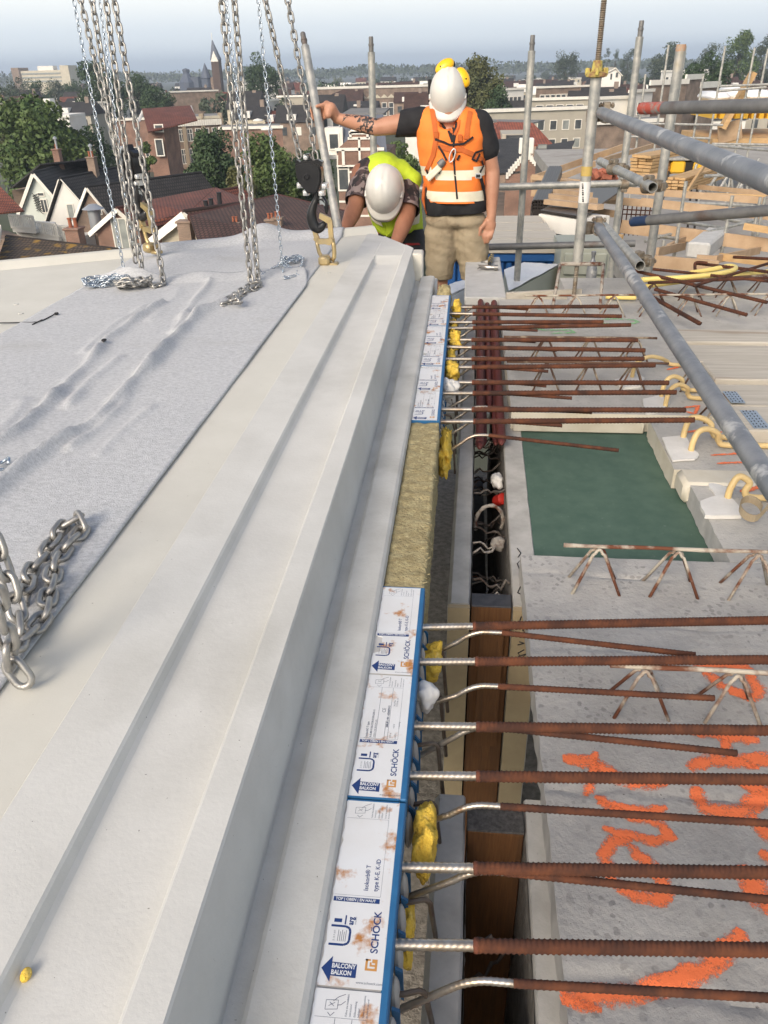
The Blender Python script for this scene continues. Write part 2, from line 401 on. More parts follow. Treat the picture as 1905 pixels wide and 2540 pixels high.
def sheet(name, x0, x1, y0, y1, nx, ny, fn, mats, label):
    mb = MB(); P = [[fn(x0 + (x1 - x0) * i / nx, y0 + (y1 - y0) * j / ny, i / nx, j / ny) for j in range(ny + 1)] for i in range(nx + 1)]
    for sgn in (0, 1):
        base = len(mb.v); mb.v += [(p[0], p[1], p[2] - (.0045 if sgn else 0)) for r in P for p in r]
        for i in range(nx):
            for j in range(ny):
                q = [base + i*(ny+1)+j, base + (i+1)*(ny+1)+j, base + (i+1)*(ny+1)+j+1, base + i*(ny+1)+j+1]
                mb.f.append(tuple(q if not sgn else q[::-1])); mb.mi.append(sgn)
    N = (nx+1)*(ny+1); per = [i*(ny+1) for i in range(nx+1)] + [nx*(ny+1)+j for j in range(1, ny+1)] + [i*(ny+1)+ny for i in range(nx-1, -1, -1)] + [j for j in range(ny-1, 0, -1)]
    for a, b in zip(per, per[1:] + per[:1]): mb.f.append((a, a + N, b + N, b)); mb.mi.append(0)
    o = mb.build(name, mats, None, smooth=2, fix=False); return tag(o, label, 'fleece mat', 'fleece mats on the balcony')
def fA(x, y, u, v):
    e = 0
    xr = x + (.0025 * mnoise.noise(Vector((0, y * 4, 9))) + (-.035 * max(0, (y - 3.05) / .2) ** 1.5 if y > 3.05 else 0)) * u
    z = .1265 + fleece_h(x, y)
    if v > .955:                                   # curled far end
        t = (v - .955) / .045; lift = .05 * math.exp(-((x + 1.36) / .10) ** 2) + .012 * (1 + mnoise.noise(Vector((x * 7, 0, 5))))
        z += lift * math.sin(t * 1.7); y = y - .035 * t * t * (1 if x < -1.2 else .2)
    y2 = y + (x + .62) * .25 * v ** 8              # end cut askew
    return (xr, y2, z)
sheet('fleece_mat', -1.53, -.624, -.33, 3.33, 110, 300, fA, [M_fleece, M_fleece_under], 'long wrinkled grey fleece mat covering most of the balcony deck')
def fB(x, y, u, v):
    yr = min(rim_y(x) + .03, 4.20)
    y = 3.06 + (x + .62) * .2 + v * (yr - 3.06 - (x + .62) * .2)
    z = .1245 + .0015 * (1 + mnoise.noise(Vector((x * 6, y * 6, 2))))
    dr = rim_y(x) - y
    if dr < .13: z = max(z, .1245 + .032 * min(1, max(0, (.13 - dr) / .07)))
    z += .055 * math.exp(-((x + 1.00) / .085) ** 2) * max(0, 1 - abs(dr - .02) / .22)
    z += .025 * math.exp(-((x + 1.30) / .14) ** 2) * max(0, 1 - abs(dr - .30) / .25)
    if dr < -.005: z -= .04
    return (x - .08 * (v - .4) * (1 - u), y, z)
sheet('fleece_mat', -1.52, -.635, 0, 1, 70, 60, fB, [M_fleece, M_fleece_under], 'small grey fleece piece humped over the far rim of the balcony')

# ================================================================== CONNECTORS
def ribbed(path, r, mb=None, pitch=.0075, amp=.11, n=9, per=4):
    mb = mb or MB(); pts = [Vector(p) for p in path]
    L = [0]
    for a, b in zip(pts[:-1], pts[1:]): L.append(L[-1] + (b - a).length)
    step = pitch / per; cnt = int(L[-1] / step); sam = []; k = 0
    for i in range(cnt + 1):
        s = min(i * step, L[-1])
        while k < len(pts) - 2 and s > L[k + 1]: k += 1
        t = (s - L[k]) / max(1e-9, L[k + 1] - L[k]); sam.append(pts[k].lerp(pts[k + 1], t))
    prev = None; base = len(mb.v); m = len(sam)
    for i, p in enumerate(sam):
        t = (sam[min(i + 1, m - 1)] - sam[max(i - 1, 0)]).normalized()
        u = t.cross(Vector((0, 0, 1))).normalized() if prev is None else (prev - t * prev.dot(t)).normalized()
        prev = u; w = t.cross(u)
        for k2 in range(n):
            a = 2 * math.pi * k2 / n
            ph = (i / per + .45 * math.sin(a)) % 1.0
            rr = r * (1 + (amp if ph < .42 else -amp * .4) * (1 if abs(math.sin(a + .3)) > .18 else -.2))
            mb.v.append(tuple(p + (u * math.cos(a) + w * math.sin(a)) * rr))
    for i in range(m - 1):
        a, b = base + i * n, base + (i + 1) * n
        for k2 in range(n): mb.f.append((a + k2, a + (k2 + 1) % n, b + (k2 + 1) % n, b + k2)); mb.mi.append(mb.cur)
    mb.f.append(tuple(base + q for q in range(n))[::-1]); mb.f.append(tuple(base + (m - 1) * n + q for q in range(n))); mb.mi += [mb.cur] * 2
    return mb
ROT_UP = Matrix(((0,-1,0,0),(1,0,0,0),(0,0,1,0),(0,0,0,1)))     # text reading along +Y
def flat(mbx, pts, z): mbx.add([(x, y, z) for x, y in pts], [tuple(range(len(pts)))])
def strip(mbx, pts, w, z):
    for a, b in zip(pts[:-1], pts[1:]):
        a = Vector(a); b = Vector(b); d = (b - a).normalized(); s = Vector((-d.y, d.x)) * w / 2
        flat(mbx, [a - s, b - s, b + s, a + s], z)
def put_text(mbx, txt, size, x, y, z, up=True, bold=0, sx=1.0, align='LEFT'):
    Mx = Matrix.Translation((x, y, z)) @ (ROT_UP if up else Matrix.Identity(4))
    v, f = text_mesh(txt, size, Mx, bold, align, sx); mbx.add(v, f)
def panel(boxo, y0, k, kind, ly):
    """printed card on top of a box: y0 near end, length ly; layout in metres of a 0.25 m card, scaled by k"""
    ink = MB(); navy = MB(); logo = MB(); wh = MB(); sheetm = MB()
    f = lambda y: y0 + (y - .4545) * k
    Z = .0012
    left = [(-.1365 + .004 * abs(mnoise.noise(Vector((0, yy * 40, 3)))) + (.012 if mnoise.noise(Vector((5, yy * 14, 0))) > .38 else 0) + .002 * random.random(), yy) for yy in np.linspace(y0 + ly - .0015, y0 + .0015, 40)]
    poly = [(-.0645, y0 + .0015), (-.0645, y0 + ly - .0015)] + left
    vs = [(x, y, 0) for x, y in poly] + [(x, y, .001) for x, y in poly]; nn = len(poly)
    for i in range(nn - 2):
        pass
    # strips between the straight right edge and the torn left edge
    rr = [(-.0645, yy) for _, yy in left]
    base = [(x, y, .0010) for x, y in left] + [(x, y, .0010) for x, y in rr] + [(x, y, -.001) for x, y in left] + [(x, y, -.001) for x, y in rr]
    q = len(left)
    fs = [(i, i + 1, q + i + 1, q + i) for i in range(q - 1)] + [(i, 2*q + i, 2*q + i + 1, i + 1) for i in range(q - 1)] + [(q + i, q + i + 1, 3*q + i + 1, 3*q + i) for i in range(q - 1)]
    sheetm.add(base, fs); sheetm.build('label_sheet', M_label, boxo)
    put_text(ink, 'www.schoeck.com', .0040, -.0935, f(.4605), Z, False, sx=.95)
    a = Vector((-.1335, f(.4739)))
    flat(navy, [(-.1335, f(.4745)), (-.1225, f(.4600)), (-.1225, f(.4668)), (-.0945, f(.4662)), (-.0945, f(.4812)), (-.1225, f(.4822)), (-.1225, f(.4885))], Z)
    put_text(wh, 'BALCONY', .0072 * k, -.1222, f(.4755), Z + .0006, False, .0002, .80)
    put_text(wh, 'BALKON', .0072 * k, -.1222, f(.4682), Z + .0006, False, .0002, .80)
    # square meander logo
    x0, x1, ya, yb = -.0855, -.0722, f(.4755), f(.4884); w = (x1 - x0) / 5.2
    for r in ((0,0,5.2,1),(0,1,1,5.2),(4.2,1,5.2,5.2),(0,4.4,2.2,5.2),(1.9,1.9,4.2,2.7),(1.9,2.7,2.7,3.8),(2.9,3.5,4.2,5.2)):
        hy = (yb - ya) / 5.2
        flat(logo, [(x0 + r[0]*w, ya + r[1]*hy), (x0 + r[2]*w, ya + r[1]*hy), (x0 + r[2]*w, ya + r[3]*hy), (x0 + r[0]*w, ya + r[3]*hy)], Z)
    put_text(navy, 'SCHÖCK', .0118, -.0735, f(.4950), Z, True, .00022, 1.04 * k)
    # cup mark
    c = [(-.1300, f(.5020)), (-.1130, f(.5020)), (-.1085, f(.5040)), (-.1072, f(.5075)), (-.1072, f(.5185)), (-.1085, f(.5220)), (-.1130, f(.5240)), (-.1300, f(.5240))]
    strip(navy, c, .0026, Z)
    for i in range(5): strip(ink, [(-.1205 + i * .0022, f(.506)), (-.1205 + i * .0022, f(.5195 - .002 * (i % 2)))], .0006, Z)
    put_text(ink, 'Z-15.7-317', .0028, -.1240, f(.5060), Z, True)
    put_text(navy, 'arg', .0095, -.1050, f(.5262), Z, True, .0003, .8)
    strip(navy, [(-.1142, f(.5262)), (-.1142, f(.5375))], .0016, Z)
    flat(navy, [(-.1275, f(.5285)), (-.1185, f(.5285)), (-.1185, f(.5330)), (-.1275, f(.5330))], Z)
    put_text(ink, 'ATG 3132', .0022, -.1015, f(.5270), Z, True)
    flat(navy, [(-.1325, f(.5548)), (-.0772, f(.5548)), (-.0772, f(.5608)), (-.1325, f(.5608))], Z)
    put_text(wh, 'TOP | OBEN | EN HAUT', .0050 * k, -.1300, f(.5560), Z + .0006, False, .00012, .92 / k)
    strip(ink, [(-.1325, f(.5635)), (-.0768, f(.5635)), (-.0768, f(.6740)), (-.1325, f(.6740))], .0003, Z)
    if kind == 'A':
        put_text(navy, 'Isokorb® T', .0078, -.0928, f(.5705), Z, True, .0001, .95 * k)
        put_text(navy, 'type K-E, K-ID', .0078, -.0812, f(.5705), Z, True, .0001, .95 * k)
    else:
        put_text(ink, 'Isokorb® T type', .0046, -.1225, f(.566), Z, True, .0001, k)
        put_text(ink, 'K-E-M8-V1-R0-CV30-H130-L500-3.1', .0042, -.1165, f(.566), Z, True, .0001, k * .92)
        put_text(ink, '(K80E-CV30-V8-H230-L50)', .0032, -.1115, f(.566), Z, True, 0, k)
        strip(ink, [(-.1275, f(.564)), (-.1105, f(.564)), (-.1105, f(.6735))], .0005, Z)
        strip(ink, [(-.0925, f(.564)), (-.0925, f(.6735))], .0005, Z)
        strip(ink, [(-.0975, f(.564)), (-.0975, f(.600))], .0005, Z)
        put_text(ink, 'CE', .0080, -.1000, f(.618), Z, True, 0, k)
        put_text(ink, '208L00 | 494', .0042, -.0938, f(.587), Z, True, .0002, k)
        put_text(ink, '6/200075 K1', .0042, -.0938, f(.612), Z, True, .0002, k)
        for i in range(4):
            put_text(ink, ['4 Ø 14', '4 Ø 8', '8 HTE', '1 bearing'][i], .0036, -.0872 + i * .0038, f(.566 + .02 * (i % 2)), Z, True, 0, k)
        put_text(ink, '34227963', .0036, -.0862, f(.632), Z, True, 0, k); put_text(ink, '7127046 | 44', .0036, -.0822, f(.632), Z, True, 0, k)
    # little drawing of a hand with a leaflet, and the notes beside it
    hx, hy = -.116, f(.688); d = .0065
    strip(ink, [(hx - d, hy - d), (hx + d, hy - d*.8), (hx + d, hy + d*.6), (hx - d, hy + d*.5), (hx - d, hy - d)], .0005, Z)
    strip(ink, [(hx + d*.2, hy + d*.4), (hx + d, hy + d*1.1), (hx + d*2.1, hy + d*1.6)], .0006, Z); strip(ink, [(hx + d*.9, hy - d*.2), (hx + d*1.5, hy - d*.1), (hx + d*2.2, hy + d*.5)], .0006, Z)
    strip(ink, [(hx - d*.5, hy - d*.4), (hx + d*.5, hy + d*.2)], .0005, Z); strip(ink, [(hx - d*.4, hy + d*.2), (hx + d*.4, hy - d*.4)], .0005, Z)
    strip(ink, [(hx - d*.5, hy - d*1.4), (hx, hy - d*1.9), (hx + d*.6, hy - d*1.3)], .0006, Z)
    for i, tx in enumerate(('Follow the installation', 'instructions!', 'Einbauanleitung', 'befolgen!', 'Suivez les instructions', 'de mise en œuvre!')):
        put_text(ink, tx, .0030, -.0985 + i * .0040 + (i // 2) * .0010, f(.676), Z, True, 0, .85 * k)
    for q_, n_, m2_ in ((ink, 'fine_print', M_ink), (navy, 'blue_print', M_navy), (logo, 'logo_print', M_logo), (wh, 'white_print', M_whiteink)): q_.build(n_, m2_, boxo, fix=False)['kind'] = 'stuff'

GC = 'insulated connectors along the balcony edge'
def connector(y0, y1, label, kinds, tens, shear, near):
    t = thing('balcony_connector', label, 'connector', (-.098, (y0 + y1) / 2, -.2), GC)
    mb = MB(); mb.box((-.1375, y0 + .001, -.2), (-.0655, y1 - .001, -.0008)); mb.cur = 0
    bx = mb.build('insulation_box', M_eps, t)
    mb = MB(); mb.bbox((-.0653, y0 + .0006, -.035), (-.0560, y1 - .0006, .0018), .0015); mb.box((-.137, y0 + .0005, -.01), (-.0655, y0 + .0025, .0012)); mb.box((-.137, y1 - .0025, -.01), (-.0655, y1 - .0005, .0012))
    mb.build('blue_edge_profile', M_blue, t)
    mb = MB()
    yy = y0 + .02
    while yy < y1 - .03:                            # scalloped compression pads and blue tabs down the side
        mb.cur = 0; mb.ell((-.055, yy, -.085), (.007, .016, .034), n=10, m=6); mb.cur = 1
        mb.prism([(-.0555, yy + .012, -.05), (-.047, yy + .02, -.07), (-.047, yy + .03, -.15), (-.0555, yy + .034, -.15)], (0, .004, 0)); yy += .045
    mb.build('bearing_pads', [M_leaf, M_blue], t, smooth=True)
    h = (y1 - y0) / 2; k = h / .25
    panel(bx, y0, k, kinds[0], h); panel(bx, y0 + h, k, kinds[1], h)
    for a, b in tens:
        a = Vector(a); b = Vector(b); d = (b - a).normalized(); st = a - d * .03
        j = a + d * ((.036 + .006 * random.random() - a.x) / d.x)
        o = ribbed([j, b], .0080, pitch=.0066 if near else .0105, per=4 if near else 3, n=10 if near else 7).build('tension_bar', M_rust, t, smooth=2, fix=False)
        ribbed([st, j + d * .003], .0066, pitch=.008 if near else .0105, amp=.07, per=4 if near else 3, n=9 if near else 7).build('stainless_end', M_stain, o, smooth=2, fix=False)
        mb = MB(); mb.ell(j + d * .002, (.006, .0092, .0092), n=10, m=6); mb.build('weld', M_rustdark, o, smooth=True)
    for ys, zb, xe, dy in shear:
        p = [V(-.075, ys, zb - .014), V(-.055, ys, zb)]; xb = .028 + .01 * random.random()
        for q in range(9):
            u = q / 8; p.append(V(xb - .025 + .05 * u, ys, -.043 - .025 * (1 - u) ** 2))
        jx = .075 + .02 * random.random()
        pe = V(xe, ys + dy, -.046)
        stp = p + [V(jx, ys, -.043)]
        o = ribbed([V(jx - .002, ys, -.043), pe], .0052, pitch=.007 if near else .01, per=4 if near else 3, n=8 if near else 6).build('shear_bar', M_rust, t, smooth=2, fix=False)
        ribbed(stp, .0046, pitch=.007 if near else .01, amp=.08, per=4 if near else 3, n=8 if near else 6).build('bent_stainless_end', M_stain, o, smooth=2, fix=False)
    if near:
        for i in range(4):
            yy = y0 + .06 + i * .115
            pts = [V(-.06, yy, -.08), V(-.045, yy - .002, -.075)] + [V(-.03 + .012 * math.sin(w), yy + .004, -.075 - .012 * (1 - math.cos(w)) ) for w in (.3, .8, 1.3)] + [V(-.016, yy + .01, -.12), V(-.012, yy + .03, -.19), V(-.006, yy + .034, -.26)]
            mb = MB(); mb.tube(pts, .0036, 8); mb.build('stirrup', M_darkbar, t, smooth=True)
    else:
        for i in range(3):
            yy = y0 + .08 + i * .14; mb = MB(); mb.tube([V(-.06, yy, -.07), V(-.03, yy, -.075), V(-.015, yy + .02, -.13), V(-.01, yy + .03, -.22)], .0036, 6); mb.build('stirrup', M_darkbar, t, smooth=True)
    return t
def T(x0, y0, x1, y1, ext=1.0, full=False):
    k = 1 if full else S_
    a = atz(x0 * k, y0 * k, -.035); b = atz(x1 * k, y1 * k, -.035); a = a + (b - a) * ((-.056 - a.x) / (b.x - a.x)); return (a, a + (b - a) * ext)
connector(.209, .7055, 'white and blue labelled insulation connector nearest the camera, cut by the photo bottom', 'BA',
          [T(868,1873,1659,1885,1.5), T(850,2040,1659,2052,1.6), ((-.056,.385,-.035),(.7,.40,-.035))],
          [(.643,-.115,.60,-.015), (.503,-.125,.60,.018), (.36,-.12,.6,0)], True)
connector(.7085, 1.205, 'rust-stained white and blue insulation connector beside the near end of the mineral wool', 'BA',
          [T(915,1355,1659,1340,1.45), T(905,1430,1659,1425,1.4), T(893,1568,1659,1578,1.4), T(885,1675,1659,1684,1.4)],
          [(1.135,-.115,.428,-.034), (.991,-.10,.432,.002), (.896,-.12,.434,-.021), (.746,-.10,.60,.005)], True)
FT = [((1091,1046),(1725,1041.7)), ((1093,1015.5),(1701,1017)), ((1097,975.8),(1679,973)), ((1098,948.6),(1660,949.5)), ((1100,911.6),(1626,906)), ((1103,890.8),(1600,890)),
      ((1106,860.9),(1601.7,869)), ((1108,842.9),(1582.6,843.7)), ((1110,814.8),(1565,806)), ((1111,799.5),(1498,798.4)), ((1113,777.8),(1543,784.7)), ((1114,762.4),(1535.7,760))]
FT = [T(a[0], a[1], b[0], b[1], 1, True) for a, b in FT]
FB = [(2.015, 2.479), (2.481, 2.945), (2.947, 3.413)]
for (ya, yb), lab in zip(FB, ('white and blue insulation connector next to the far end of the mineral wool', 'middle one of the three far white insulation connectors', 'farthest white insulation connector near the standing worker')):
    tb = [t for t in FT if ya - .03 <= t[0].y < yb - .03 or (t[0].y >= yb - .03 and yb > 3.3)]
    sh = [(t[0].y + (.035 if i % 2 == 0 else .045), -.11, [.30, .40, .35, .28][i % 4], -.015 - .02 * random.random()) for i, t in enumerate(tb)]
    if ya < 2.1: sh.append((2.022, -.115, .435, -.075))
    connector(ya, yb, lab, 'BA', tb, sh, False)

# mineral wool
def lumpy(name, c, rad, mt, label=None, cat=None, seed=0, amp=.25, n=22, m=14, freq=30, parent=None, group=None, box=0.0):
    mb = MB(); c = Vector(c); vs = []
    for i in range(m + 1):
        ph = math.pi * i / m
        for k in range(n):
            a = 2*math.pi*k/n; d = Vector((math.sin(ph)*math.cos(a), math.sin(ph)*math.sin(a), math.cos(ph)))
            if box:
                mx = max(abs(d.x), abs(d.y), abs(d.z)); d2 = d / mx; d = d.lerp(d2, box)
            q = Vector((d.x*rad[0], d.y*rad[1], d.z*rad[2])); w = 1 + amp * mnoise.noise((q + Vector((seed*3.1, seed, 0))) * freq) + amp * .5 * mnoise.noise((q + Vector((seed, 0, seed*2))) * freq * 2.7)
            vs.append(c + q * w)
    fs = [(i*n+k, (i+1)*n+k, (i+1)*n+(k+1)%n, i*n+(k+1)%n) for i in range(m) for k in range(n)]
    mb.add(vs, fs); o = mb.build(name, mt, parent, smooth=2, merge=True)
    if label: tag(o, label, cat, group)
    return o
mb = MB(); nx, ny, nz = 10, 130, 8
def woolp(x, y, z): 
    q = Vector((x, y, z)) * 40; return (x + .0035 * mnoise.noise(q) + (.004 * mnoise.noise(q * .3) if x > -.07 else 0), y + .003 * mnoise.noise(q + Vector((7,0,0))), z + .004 * mnoise.noise(q + Vector((0,9,0))))
X0, X1, Y0, Y1, Z0, Z1 = -.1365, -.057, 1.209, 2.011, -.19, -.004
def grid_face(mb, fn, a, b):
    base = len(mb.v)
    for i in range(a + 1):
        for j in range(b + 1): mb.v.append(fn(i / a, j / b))
    for i in range(a):
        for j in range(b): mb.f.append((base + i*(b+1)+j, base + (i+1)*(b+1)+j, base + (i+1)*(b+1)+j+1, base + i*(b+1)+j+1)); mb.mi.append(0)
L_ = lambda a, b, t: a + (b - a) * t
grid_face(mb, lambda u, v: woolp(L_(X0, X1, u), L_(Y0, Y1, v), Z1), nx, ny)
grid_face(mb, lambda u, v: woolp(X1, L_(Y0, Y1, v), L_(Z1, Z0, u)), nz, ny)
grid_face(mb, lambda u, v: woolp(X0, L_(Y0, Y1, v), L_(Z0, Z1, u)), nz, ny)
grid_face(mb, lambda u, v: woolp(L_(X0, X1, u), Y0, L_(Z0, Z1, v)), nx, nz)
grid_face(mb, lambda u, v: woolp(L_(X0, X1, u), Y1, L_(Z1, Z0, v)), nx, nz)
for i in range(220):   # loose fibres at the near right edge
    y = random.uniform(1.215, 1.45) if i < 150 else random.uniform(1.2, 2.0); z = random.uniform(-.05, 0); l = random.uniform(.004, .015)
    a = V(X1 - .004, y, z); b = a + V(random.uniform(.1, 1) * l, random.uniform(-.8, .8) * l, random.uniform(-1.2, .4) * l)
    s = V(0, .0016, .001); mb.add([a - s, a + s, b + s * .4, b - s * .4], [(0,1,2,3)])
tag(mb.build('mineral_wool_strip', M_wool, None, smooth=2, merge=True), 'long yellow-brown mineral wool strip between the labelled connectors', 'insulation')
lumpy('mineral_wool_scrap', (-.088, 3.50, -.045), (.032, .07, .06), M_wool, 'torn mineral wool scrap behind the farthest connector', 'insulation', 3, .35, box=.6)
# yellow foam blobs between the bars
fo = [((-.030,.705,-.07),(.015,.050,.036),'large yellow foam blob hanging beside the second connector'), ((-.046,.600,-.13),(.008,.035,.035),'yellow foam strip low beside the nearest connector'),
      ((-.038,1.105,-.095),(.018,.030,.035),'torn yellow foam wad where the mineral wool meets the connector'), ((-.040,2.02,-.10),(.018,.10,.05),'twisted yellow foam strip by the far end of the mineral wool'),
      ((-.032,2.55,-.05),(.024,.042,.035),'square yellow foam lump, nearest of the far connector row'), ((-.030,2.905,-.045),(.022,.036,.034),'rounded yellow foam lump in the middle of the far bars'),
      ((-.030,3.34,-.04),(.020,.042,.034),'yellow foam lump by the farthest bar'), ((-.038,2.74,-.075),(.016,.085,.04),'thin yellow foam strip between far bars'),
      ((-.038,3.10,-.075),(.016,.10,.04),'low yellow foam strip under the farthest bars')]
for i, (c, r, lab) in enumerate(fo): lumpy('yellow_foam_piece', c, r, M_foam, lab, 'foam piece', i + 1, .45, n=34, m=24, freq=46, group='yellow foam scraps', box=.35)
lumpy('foam_crumb', atz(63 , 2418, .102), (.005, .007, .006), M_foam, 'tiny yellow foam crumb lying in the balcony channel', 'foam crumb', 4, .3)
for (c, r, lab) in (((-.040,.965,-.055),(.018,.026,.022),'pale plaster lump stuck beside the rust-stained connector'), ((-.036,2.395,-.05),(.030,.035,.035),'pale plaster lump on the far connector side')):
    lumpy('plaster_lump', c, r, M_plaster, lab, 'plaster lump', 6, .5, n=30, m=20, freq=34)

# ================================================================== CAVITY WALL
M_wood = mat('timber_post', (.155,.068,.022), .75, col2=(.105,.044,.014), scale=30, stretch=(9,9,.6), col3=(.055,.028,.012), scale3=4, lo3=.5, hi3=.75, bump=.3, bscale=60, bstretch=(8,8,.5))
M_grain = mat('weathered_end_grain', (.10,.095,.09), .9, col2=(.045,.042,.04), scale=140, bump=.8, bscale=140, bdist=.003)
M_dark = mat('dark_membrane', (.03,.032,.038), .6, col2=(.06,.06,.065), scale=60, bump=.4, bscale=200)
def stone_mat(name, paste, stone, dark, vs=70):
    """weathered slab: pale paste with darker aggregate showing through, dirt and air holes"""
    m, nt, N, L, P = new_mat(name); P.inputs['Roughness'].default_value = .92
    g = N.new('ShaderNodeNewGeometry'); src = g.outputs['Position']
    dn = N.new('ShaderNodeTexNoise'); dn.inputs['Scale'].default_value = 40; L.new(src, dn.inputs['Vector'])
    va = N.new('ShaderNodeVectorMath'); va.operation = 'MULTIPLY_ADD'; va.inputs[1].default_value = (.02, .02, .02); L.new(dn.outputs['Color'], va.inputs[0]); L.new(src, va.inputs[2])
    v = N.new('ShaderNodeTexVoronoi'); v.inputs['Scale'].default_value = vs; L.new(va.outputs[0], v.inputs['Vector'])
    def rng(sock, a, b, c=0.0, d=1.0):
        r = N.new('ShaderNodeMapRange'); r.inputs[1].default_value = a; r.inputs[2].default_value = b; r.inputs[3].default_value = c; r.inputs[4].default_value = d; L.new(sock, r.inputs[0]); return r.outputs[0]
    def nz(sc, det=8):
        t = N.new('ShaderNodeTexNoise'); t.inputs['Scale'].default_value = sc; t.inputs['Detail'].default_value = det; t.inputs['Roughness'].default_value = .65; L.new(src, t.inputs['Vector']); return t.outputs['Fac']
    def mul(a, b):
        x = N.new('ShaderNodeMath'); x.operation = 'MULTIPLY'; L.new(a, x.inputs[0]); L.new(b, x.inputs[1]); return x.outputs[0]
    def mix(f, a, b):
        x = N.new('ShaderNodeMix'); x.data_type = 'RGBA'; L.new(f, x.inputs['Factor'])
        for s_, q in ((x.inputs['A'], a), (x.inputs['B'], b)):
            if isinstance(q, tuple): s_.default_value = c4(q)
            else: L.new(q, s_)
        return x.outputs['Result']
    sep = N.new('ShaderNodeSeparateColor'); L.new(v.outputs['Color'], sep.inputs[0])
    st = mul(rng(v.outputs['Distance'], .42, .30), mul(rng(sep.outputs[0], .45, .6), rng(nz(6), .40, .62)))
    col = mix(rng(nz(9), .35, .68), paste, tuple(c * .78 for c in paste)); col = mix(st, col, stone); col = mix(rng(nz(3.2), .56, .74), col, dark); col = mix(rng(nz(150, 2), .70, .74), col, (.10, .095, .09))
    L.new(col, P.inputs['Base Color'])
    b = N.new('ShaderNodeBump'); b.inputs['Strength'].default_value = .9; b.inputs['Distance'].default_value = .004; L.new(nz(60, 6), b.inputs['Height']); L.new(b.outputs[0], P.inputs['Normal']); return m
M_slab = stone_mat('slab_concrete', (.42,.41,.39), (.25,.245,.235), (.29,.28,.26))
M_slab2 = stone_mat('dusty_slab_concrete', (.47,.455,.42), (.35,.34,.315), (.33,.31,.275), 60)
M_edge = mat('slab_edge_concrete', (.47,.465,.45), .9, col2=(.38,.375,.36), scale=20, bump=.5, bscale=80, bdist=.002)
M_cream = mat('cream_edge_form', (.60,.57,.49), .8, col2=(.5,.46,.37), scale=9, bump=.3, bscale=60)
M_green = mat('green_fibreboard', (.055,.105,.078), .9, col2=(.075,.13,.098), scale=18, col3=(.12,.17,.14), scale3=70, lo3=.64, hi3=.75, bump=.4, bscale=260, bdist=.001)
def spray_mat(name, c, dens=.5):
    m, nt, N, L, P = new_mat(name); P.inputs['Roughness'].default_value = .8; P.inputs['Base Color'].default_value = c4(c)
    tc = N.new('ShaderNodeTexCoord'); sp = N.new('ShaderNodeSeparateXYZ'); L.new(tc.outputs['UV'], sp.inputs[0]); g = N.new('ShaderNodeNewGeometry')
    def nz(sc, det):
        t = N.new('ShaderNodeTexNoise'); t.inputs['Scale'].default_value = sc; t.inputs['Detail'].default_value = det; t.inputs['Roughness'].default_value = .7; L.new(g.outputs['Position'], t.inputs['Vector']); return t.outputs['Fac']
    def M2(op, a, b):
        x = N.new('ShaderNodeMath'); x.operation = op
        for i, q in enumerate((a, b)):
            if isinstance(q, (int, float)): x.inputs[i].default_value = q
            else: L.new(q, x.inputs[i])
        return x.outputs[0]
    e = M2('ABSOLUTE', M2('SUBTRACT', sp.outputs['Y'], .5), 0); e = M2('MULTIPLY', M2('SUBTRACT', .5, e), 2.4)
    a = M2('ADD', M2('MULTIPLY', nz(45, 6), 1.1), M2('MULTIPLY', nz(330, 3), .9)); a = M2('SUBTRACT', a, 1.16 - dens * .5); a = M2('ADD', M2('MULTIPLY', a, 3.2), M2('MULTIPLY', e, .95))
    r = N.new('ShaderNodeMapRange'); r.inputs[1].default_value = .0; r.inputs[2].default_value = .9; r.inputs[4].default_value = .95; L.new(a, r.inputs[0]); L.new(r.outputs[0], P.inputs['Alpha'])
    b = N.new('ShaderNodeBump'); b.inputs['Strength'].default_value = .7; b.inputs['Distance'].default_value = .004; L.new(nz(60, 6), b.inputs['Height']); L.new(b.outputs[0], P.inputs['Normal']); return m
M_orange = spray_mat('orange_spray', (.90,.20,.065), .44)
M_orange2 = mat('orange_spray_thin', (.66,.22,.12), .8, col2=(.8,.17,.06), scale=60, bump=.6, bscale=55, bdist=.003)
M_greenspray = spray_mat('green_spray', (.24,.62,.24), .12)
M_marker = mat('black_marker', (.012,.012,.014), .6)
M_cakewire = mat('concrete_caked_wire', (.33,.30,.26), .95, col2=(.12,.05,.03), scale=22, lo=.5, hi=.6, bump=.8, bscale=120, bdist=.004)
M_cakedark = mat('dark_caked_wire', (.14,.125,.11), .95, col2=(.05,.03,.02), scale=22, bump=.8, bscale=120, bdist=.004)
M_redbar = mat('red_primed_bar', (.13,.028,.022), .6, col2=(.09,.02,.016), scale=12, bump=.3, bscale=90)
M_red = mat('red_plastic', (.55,.03,.02), .5)
M_conduit = mat('cream_conduit', (.66,.50,.24), .5, col2=(.58,.42,.19), scale=9)
M_hose = mat('yellow_hose', (.80,.65,.22), .5, col2=(.72,.57,.18), scale=5)

